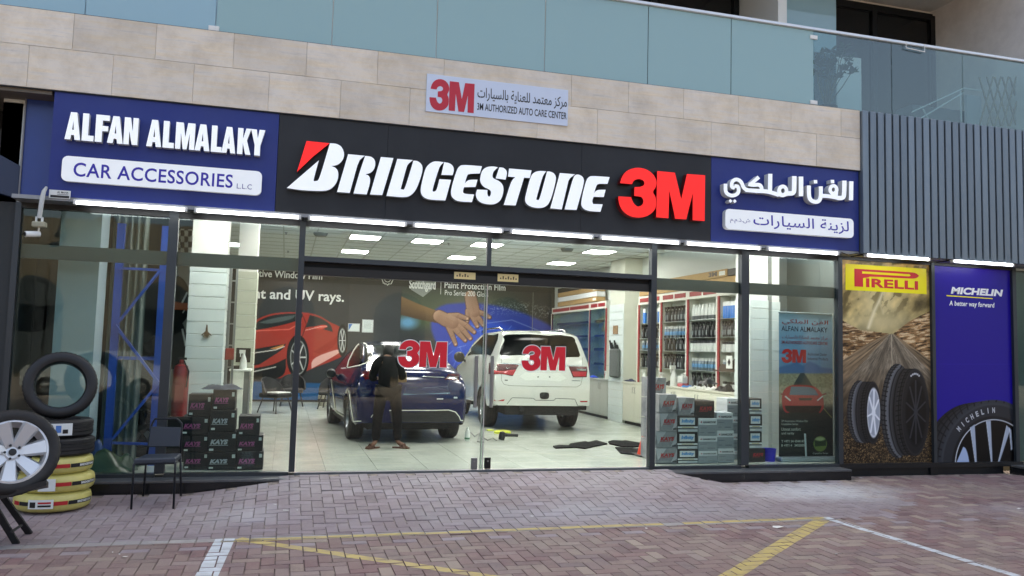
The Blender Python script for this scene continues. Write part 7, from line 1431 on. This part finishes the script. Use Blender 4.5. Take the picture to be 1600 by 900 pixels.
# ================================================================ outside: stack of tyres
M_wrap = mat('wrap_yellow', 'c9bf6e', .35, nz=.10, ns=7, bump=.5, bs=14, dirt=('a89f63', .4, 5))
gx, gy = -2.23, -.80; gz = zg(gx, gy); zc_ = gz; TH = [.185, .185, .175, .185, .18]; sR = .345
scol = ['bottom', 'second', 'third', 'fourth', 'fifth']
nmz = ['yellow wrapped tyre with a white label, at the bottom of the outdoor stack', 'yellow wrapped tyre, second from the ground in the outdoor stack', 'yellow wrapped tyre, third from the ground in the outdoor stack', 'black tyre lying directly on the yellow wrapped tyres', 'black tyre with white label under the standing tyre']
M_redt = mat('tape_red', 'b01e22', .5)
ph0 = math.atan2(-10.2-gy, -gx)
for k in range(5):
    h = TH[k]; ox, oy = ((0, 0), (.02, .01), (.0, .0), (.015, -.01), (-.01, .0))[k]; c = (gx+ox, gy+oy, zc_+h/2); wrap = k < 3
    o = thing('tyre', nmz[k], 'tyre', (gx+ox, gy+oy, zc_), 'tyres stacked outside the left window'); R_ = sR*(1.02 if wrap else .985); mb = MB()
    if wrap:
        pr = [(.20, -h*.42), (.24, -h*.49), (R_-.05, -h*.49), (R_-.012, -h*.36), (R_, -h*.12), (R_, h*.12), (R_-.012, h*.36), (R_-.05, h*.49), (.24, h*.49), (.20, h*.42), (.195, 0)]
        rj = [random.uniform(-.004, .004) for _ in range(64)]; mb.lathe(pr, c, (0, 0, 1), 64, lambda a, j: rj[a] if j < 10 else 0, close=True); mb.build('wrapped_tyre', M_wrap, o, smooth=60)
        def strip(name, mt, a0, a1, z0, z1, dr=.006, th=None):
            q = MB(); n = max(2, int(abs(a1-a0)/.06)); 
            for i in range(n+1): a = ph0+a0+(a1-a0)*i/n; q.v += [(c[0]+(R_+dr)*math.cos(a), c[1]+(R_+dr)*math.sin(a), c[2]+z0), (c[0]+(R_+dr)*math.cos(a), c[1]+(R_+dr)*math.sin(a), c[2]+z1)]
            for i in range(n): q.f.append((2*i, 2*i+2, 2*i+3, 2*i+1)); q.m.append(0)
            return q.build(name, mt, o)
        strip('red_band', M_redt, -1.2, -.95, -.018, .020); strip('black_band', M_dk, -.93, -.1, -.018, .020); strip('red_band', M_redt, -.08, .38, -.018, .020); strip('black_band', M_dk, .40, 1.3, -.018, .020)
        q = MB(); text_on(q, 'BRIDGESTONE', lambda a, b: (c[0]+(R_+.0085)*math.cos(ph0+a), c[1]+(R_+.0085)*math.sin(ph0+a), c[2]+b), .66, 1.22, -.010, .013, .03); q.build('lettering', M_white, o)
        if k == 0:
            strip('label', M_lab, -.62, .02, -.045, .045, .011); strip('label_print', M_dk, -.57, -.42, -.032, .022, .013); strip('label_print', M_kr, -.36, -.04, .004, .022, .013); strip('label_print', M_dk, -.36, -.04, -.026, -.008, .013)
        if k == 1: strip('label', M_lab, -.45, -.02, -.06, .06, .011)
    else:
        mb.lathe(tyre_prof(R_, h*.98, .21), c, (0, 0, 1), 96, lambda a, j: (-.006 if (a % 2 == 0 and j in (5, 6, 7, 9, 10, 13, 14, 16, 17, 18)) else 0), close=True); mb.build('rubber', M_rub, o, smooth=35)
        if k == 4:
            def strip(name, mt, a0, a1, z0, z1, dr=.004):
                q = MB(); n = 8
                for i in range(n+1): a = ph0+a0+(a1-a0)*i/n; q.v += [(c[0]+(R_+dr)*math.cos(a), c[1]+(R_+dr)*math.sin(a), c[2]+z0), (c[0]+(R_+dr)*math.cos(a), c[1]+(R_+dr)*math.sin(a), c[2]+z1)]
                for i in range(n): q.f.append((2*i, 2*i+2, 2*i+3, 2*i+1)); q.m.append(0)
                q.build(name, mt, o)
            strip('label', M_lab, -.35, .42, -.06, .06); strip('label_print', mat('label_blue', '4a78b8', .5), -.02, .12, -.03, .04, .006); strip('label_print', M_dk, .16, .3, -.04, .0, .006); strip('label_print', mat('label_blue', '4a78b8', .5), -.25, -.1, -.02, .03, .006)
    zc_ += h
o = thing('tyre', 'black tyre standing upright on top of the outdoor stack', 'tyre', (gx-.03, gy-.05, zc_)); R_ = .345; tiltv = Vector((.22, -1, .14)).normalized(); cc = (gx-.0, gy+.0, zc_+R_*.965)
mb = MB(); mb.lathe(tyre_prof(R_, .22, .232), cc, tiltv, 96, lambda a, j: (-.006 if (a % 2 == 0 and j in (5, 6, 7, 9, 10, 13, 14, 16, 17, 18)) else 0), close=True); mb.build('rubber', M_rubs, o, smooth=35)
a_ = tiltv.orthogonal().normalized(); b_ = tiltv.cross(a_); q = MB()
def ringp(t, r, h): 
    U_ = Vector((0, 0, 1)); U_ = (U_-tiltv*U_.dot(tiltv)).normalized(); S_ = U_.cross(tiltv)*-1; return Vector(cc)+(S_*math.cos(t)+U_*math.sin(t))*r+tiltv*h
sgn = 1 if ringp(0, 1, 0).x > cc[0] else -1
for i in range(9): t = (.15+.95*i/8); t = t if sgn > 0 else PI-t; q.v += [tuple(ringp(t, R_+.003, .055)), tuple(ringp(t, R_+.003, .02))]
for i in range(8): q.f.append((2*i, 2*i+2, 2*i+3, 2*i+1)); q.m.append(0)
q.build('paper_strip', M_lab, o)
# ================================================================ outside: alloy wheel on a folding stand at the left edge
wc = onY(18, 708, -2.35); o = thing('mounted_tyre', 'silver alloy wheel with black tyre leaning on a black stand at the left edge', 'wheel', (wc[0], -2.35, wc[2]-.35))
axw = Vector((.42, -1, .28)).normalized(); add_wheel(o, tuple(wc), axw, .36, .24, .262, mat('rim_bright', 'd3d6d8', .3, metal=.45), spokes=7, n=72, twin=False, dish=.035)
m = MB(); U_ = Vector((0, 0, 1)); S_ = axw.cross(U_).normalized(); U_ = S_.cross(axw)
for k in range(5): t = 2*PI*k/5; m.lathe([(0, 0), (.011, 0), (.011, .012), (0, .012)], Vector(wc)+(S_*math.cos(t)+U_*math.sin(t))*.058+axw*.062, axw, 8)
m.lathe([(0, 0), (.028, 0), (.03, .01), (0, .012)], Vector(wc)+axw*.055, axw, 16); m.build('wheel_nuts', M_trim, o)
SD = thing('wheel_stand', 'black folding stand with crossed flat legs carrying the silver wheel', 'stand', (-2.15, -2.4, -.25)); M_sdm = mat('stand_black', '1a1c1f', .5)
def flat(a, b, w, th): 
    a, b = Vector(a), Vector(b); d = (b-a).normalized(); s_ = Vector((1, 0, 0)); s_ = (s_-d*s_.dot(d)).normalized()*w/2; n_ = d.cross(s_).normalized()*th/2; m = MB(); m.add([tuple(p) for p in (a+s_+n_, a-s_+n_, a-s_-n_, a+s_-n_, b+s_+n_, b-s_+n_, b-s_-n_, b+s_-n_)], [(3, 2, 1, 0), (4, 5, 6, 7), (0, 1, 5, 4), (1, 2, 6, 5), (2, 3, 7, 6), (3, 0, 4, 7)]); return m
f1, f2 = onG(26, 850), onG(46, 834); t1 = onY(-28, 760, -2.45); t2 = onY(2, 772, -2.1)
flat(t1, f1, .055, .02).build('leg', M_sdm, SD); flat(t2, f2, .055, .02).build('leg', M_sdm, SD)
flat((f1[0]-.5, f1[1]-.0, f1[2]), onY(-10, 775, -2.45), .05, .02).build('leg', M_sdm, SD)
a, b = onY(18, 831, -2.45), onY(33, 821, -2.2); m = MB(); m.tube([tuple(a), tuple(b)], .012, 6); m.build('crossbar', M_sdm, SD)
m = MB(); a, b, c, d = onY(-60, 790, -2.55), onY(73, 750, -2.5), onY(76, 754, -2.1), onY(-50, 778, -2.05)
pts = [Vector(p) for p in (a, b, c, d)]; m.add([tuple(p) for p in pts]+[tuple(p-Vector((0, 0, .045))) for p in pts], [(0, 1, 2, 3), (7, 6, 5, 4), (0, 4, 5, 1), (1, 5, 6, 2), (2, 6, 7, 3), (3, 7, 4, 0)]); m.build('cradle_plate', M_sdm, SD)
# ================================================================ camera on a bracket
y = -.42; CV = thing('security_camera', 'small white security camera on a curved white pole under the blue sign', 'camera', (*onY(63, 350, y)[:2], onY(63, 350, y)[2]))
m = MB(); pp = [tuple(onY(*q)) for q in ((72.5, 293, -.36), (68.5, 299, -.41), (66, 310, -.44), (64, 323, -.45), (62, 337, -.45), (61.5, 341, -.45))]; m.tube(pp, [.016, .022, .024, .024, .024, .024], 10); m.build('pole', mat('pole_white', 'b9bbb6', .4), CV, smooth=40)
c = onY(61.5, 351, -.45); m = MB(); m.rbox(c[0]-.065, c[0]+.065, -.50, -.40, c[2]-.03, c[2]+.03, .01); m.build('junction_box', mat('box_beige', '9c9a84', .6), CV); c1 = onY(61.5, 344, -.45); m = MB(); m.box(c1[0]-.035, c1[0]-.02, -.47, -.43, c1[2]-.03, c1[2]+.03); m.box(c1[0]+.02, c1[0]+.035, -.47, -.43, c1[2]-.03, c1[2]+.03); m.box(c1[0]-.035, c1[0]+.035, -.47, -.43, c1[2]+.026, c1[2]+.035); m.build('clamp', M_white, CV)
c2 = onY(50, 365.5, -.47); m = MB(); m.tube([tuple(c2+np.array([.06, .05, .01])), tuple(c2+np.array([-.055, -.04, -.01]))], .032, 12); m.build('camera_body', M_white, CV, smooth=40); m = MB(); m.tube([tuple(c2+np.array([-.056, -.041, -.01])), tuple(c2+np.array([-.062, -.046, -.011]))], .024, 12); m.build('lens', M_dk, CV); m = MB(); m.tube([tuple(c2+np.array([.05, .03, .02])), tuple(c+np.array([0, 0, -.03]))], .01, 6); m.build('arm', M_white, CV)
# ================================================================ neighbour's dark corner at the left edge
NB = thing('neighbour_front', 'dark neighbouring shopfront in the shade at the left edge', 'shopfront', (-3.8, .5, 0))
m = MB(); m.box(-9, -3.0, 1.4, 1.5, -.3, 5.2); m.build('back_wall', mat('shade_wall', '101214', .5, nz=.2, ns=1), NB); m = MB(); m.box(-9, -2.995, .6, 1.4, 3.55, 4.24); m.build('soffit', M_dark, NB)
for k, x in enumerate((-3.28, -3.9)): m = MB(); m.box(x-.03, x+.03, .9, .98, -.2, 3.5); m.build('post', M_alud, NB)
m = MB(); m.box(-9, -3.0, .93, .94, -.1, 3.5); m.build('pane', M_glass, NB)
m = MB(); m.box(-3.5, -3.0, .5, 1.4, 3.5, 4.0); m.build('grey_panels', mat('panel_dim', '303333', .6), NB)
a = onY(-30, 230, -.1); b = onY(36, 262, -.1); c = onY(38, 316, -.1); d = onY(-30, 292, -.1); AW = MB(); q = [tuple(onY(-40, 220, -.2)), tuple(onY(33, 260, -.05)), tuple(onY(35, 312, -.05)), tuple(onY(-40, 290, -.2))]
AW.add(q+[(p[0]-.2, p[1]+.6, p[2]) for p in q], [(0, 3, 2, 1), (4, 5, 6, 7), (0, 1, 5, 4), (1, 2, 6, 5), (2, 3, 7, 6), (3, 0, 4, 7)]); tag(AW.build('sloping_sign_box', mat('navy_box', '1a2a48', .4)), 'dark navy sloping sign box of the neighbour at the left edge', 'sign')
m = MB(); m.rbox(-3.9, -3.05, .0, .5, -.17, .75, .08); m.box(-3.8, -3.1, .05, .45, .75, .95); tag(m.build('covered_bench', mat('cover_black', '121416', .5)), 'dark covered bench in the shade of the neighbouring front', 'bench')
# ================================================================ balcony things
PL = thing('potted_plant', 'leafy frangipani in a dark round pot behind the clear balcony glass', 'plant', (*onY(1292, 160, .15)[:2], 5.17))
pc = onY(1291, 150, .15); pc[2] = 5.18; m = MB(); m.lathe([(0, 0), (.085, 0), (.10, .10), (.11, .12), (.15, .15), (.165, .19), (.13, .20), (.12, .17), (0, .17)], pc, (0, 0, 1), 22); m.build('pot', mat('pot_grey', '3a4348', .5), PL, smooth=40)
stm = MB(); lv = MB(); rp = random.Random(3)
tips = [(1278, 95), (1285, 80), (1292, 100), (1298, 75), (1305, 92), (1312, 82), (1318, 105), (1325, 88), (1308, 118), (1330, 112), (1290, 118), (1275, 110), (1300, 105), (1320, 72), (1284, 100), (1326, 100)]
for t_ in tips:
    e = onY(t_[0]+rp.uniform(-3, 3), t_[1]+rp.uniform(-3, 3), .15+rp.uniform(-.15, .15)); s_ = (pc[0]+rp.uniform(-.05, .05), pc[1]+rp.uniform(-.05, .05), pc[2]+.16); mid = (s_[0]*.45+e[0]*.55+rp.uniform(-.07, .07), s_[1]*.5+e[1]*.5, s_[2]*.45+e[2]*.55); stm.tube([s_, mid, tuple(e)], [.010, .008, .005], 6)
    for k in range(18):
        a = rp.uniform(0, 2*PI); L_ = rp.uniform(.07, .14); up = rp.uniform(-.3, .8); d = Vector((math.cos(a), math.sin(a)*.8, up)).normalized(); s2 = d.cross(Vector((0, 0, 1))).normalized()*L_*.30; b0 = Vector(e)+Vector((0, 0, rp.uniform(-.06, .01))); m1 = b0+d*L_*.5+Vector((0, 0, -.01)); lv.add([tuple(b0), tuple(m1+s2), tuple(b0+d*L_), tuple(m1-s2)], [(0, 1, 2), (0, 2, 3)])
stm.build('stem', mat('stem_grey', '6b6a55', .7), PL); lv.build('leaves', mat('leaf_green', '55704c', .55, nz=.2, ns=6), PL)
TR = thing('trellis', 'expanding brown wooden lattice behind the clear balcony glass', 'trellis', (*onY(1565, 190, .2)[:2], 5.17)); M_wd = mat('trellis_wood', '8d8062', .7, nz=.1)
for i in range(9):
    for s_ in (1, -1):
        u0 = 1530+i*12; a = onY(u0, 120 if s_ > 0 else 197, .2+.015*s_); b = onY(u0+22, 197 if s_ > 0 else 120, .2+.015*s_)
        if max(a[0], b[0]) > 12.3: continue
        m = MB(); m.tube([tuple(a), tuple(b)], .014, 4); m.build('lath', M_wd, TR)
DR = thing('drying_rack', 'folding clothes rack with pale cloth behind the balcony glass', 'drying rack', (*onY(1480, 190, .5)[:2], 5.17)); m = MB()
for q in (((1425, 175), (1506, 138)), ((1506, 138), (1535, 142)), ((1442, 170), (1450, 185)), ((1500, 140), (1502, 190)), ((1430, 190), (1505, 145))): m.tube([tuple(onY(*q[0], .5)), tuple(onY(*q[1], .5))], .012, 6)
m.build('rack_frame', M_white, DR); a = onY(1518, 150, .5); m = MB(); m.box(a[0]-.12, a[0]+.18, .48, .53, 5.4, 6.0); m.build('pale_cloth', mat('cloth_pale', 'a9b4b8', .9), DR)
a = onY(1430, 175, .6); m = MB(); m.rbox(a[0]-.1, a[0]+1.0, .55, .95, 5.17, 5.75, .02); tag(m.build('storage_box', mat('box_shade', '47565a', .6)), 'grey storage box on the balcony beside the clothes rack', 'box')
a = onY(1415, 68, -.36); b = onY(1444, 74, -.36); m = MB(); m.tube([(a[0], -.37, 6.34), (a[0], -.37, 6.24), (b[0], -.37, 6.22), (b[0], -.37, 6.34)], .008, 6); tag(m.build('wire_bracket', M_white), 'thin white bracket hooked on the balcony handrail', 'bracket')
# ================================================================ the street behind the photographer (seen in the panes)
OB = thing('opposite_building', 'beige building with arched openings across the street', 'building', (0, -34, -.3)); M_be = mat('beige_render', '6f6555', .85, nz=.05, ns=.5)
m = MB(); m.box(-40, 45, -42, -34, -.3, 7.5); m.build('wall', M_be, OB)
for k in range(-6, 8):
    x = k*6.; m = MB(); m.box(x-1.4, x+1.4, -34.05, -33.9, 0, 3.2)
    m.lathe([(0, 0), (1.4, 0), (1.4, .12), (0, .12)], (x, -34.02, 3.2), (0, 1, 0), 28); m.build('window', mat('arch_dark', '3a3f42', .2), OB)
    m = MB(); m.box(x+2.6, x+3.4, -34.5, -33.9, -.3, 7.7); m.build('pier', M_be, OB)
def parked(x, y, c, lab):
    o = thing('street_car', lab, 'car', (x, y, -.3)); m = MB(); P_ = [(-2.2, .35), (-2.2, .8), (-2.0, 1.0), (-1.3, 1.05), (-.7, 1.45), (1.0, 1.5), (1.7, 1.1), (2.2, 1.0), (2.25, .4)]
    vs = [(x+a, y-.85, b-.3) for a, b in P_]+[(x+a, y+.85, b-.3) for a, b in P_]; n = len(P_); m.add(vs, [tuple(range(n)), tuple(range(2*n-1, n-1, -1))]+[(i, n+i, n+(i+1) % n, (i+1) % n) for i in range(n)]); m.build('body', mat('street_paint_'+c, c, .2, coat=1.), o)
    for a in (-1.4, 1.4): add_wheel(o, (x+a, y+.8, .02), (0, 1, 0), .32, .2, .2, n=16, tread=False)
parked(-6, -20, 'c9ccce', 'white car parked across the street, left'); parked(1.5, -20.5, '2c3136', 'dark car parked across the street, middle'); parked(8, -20, '8a8d90', 'grey car parked across the street, right')
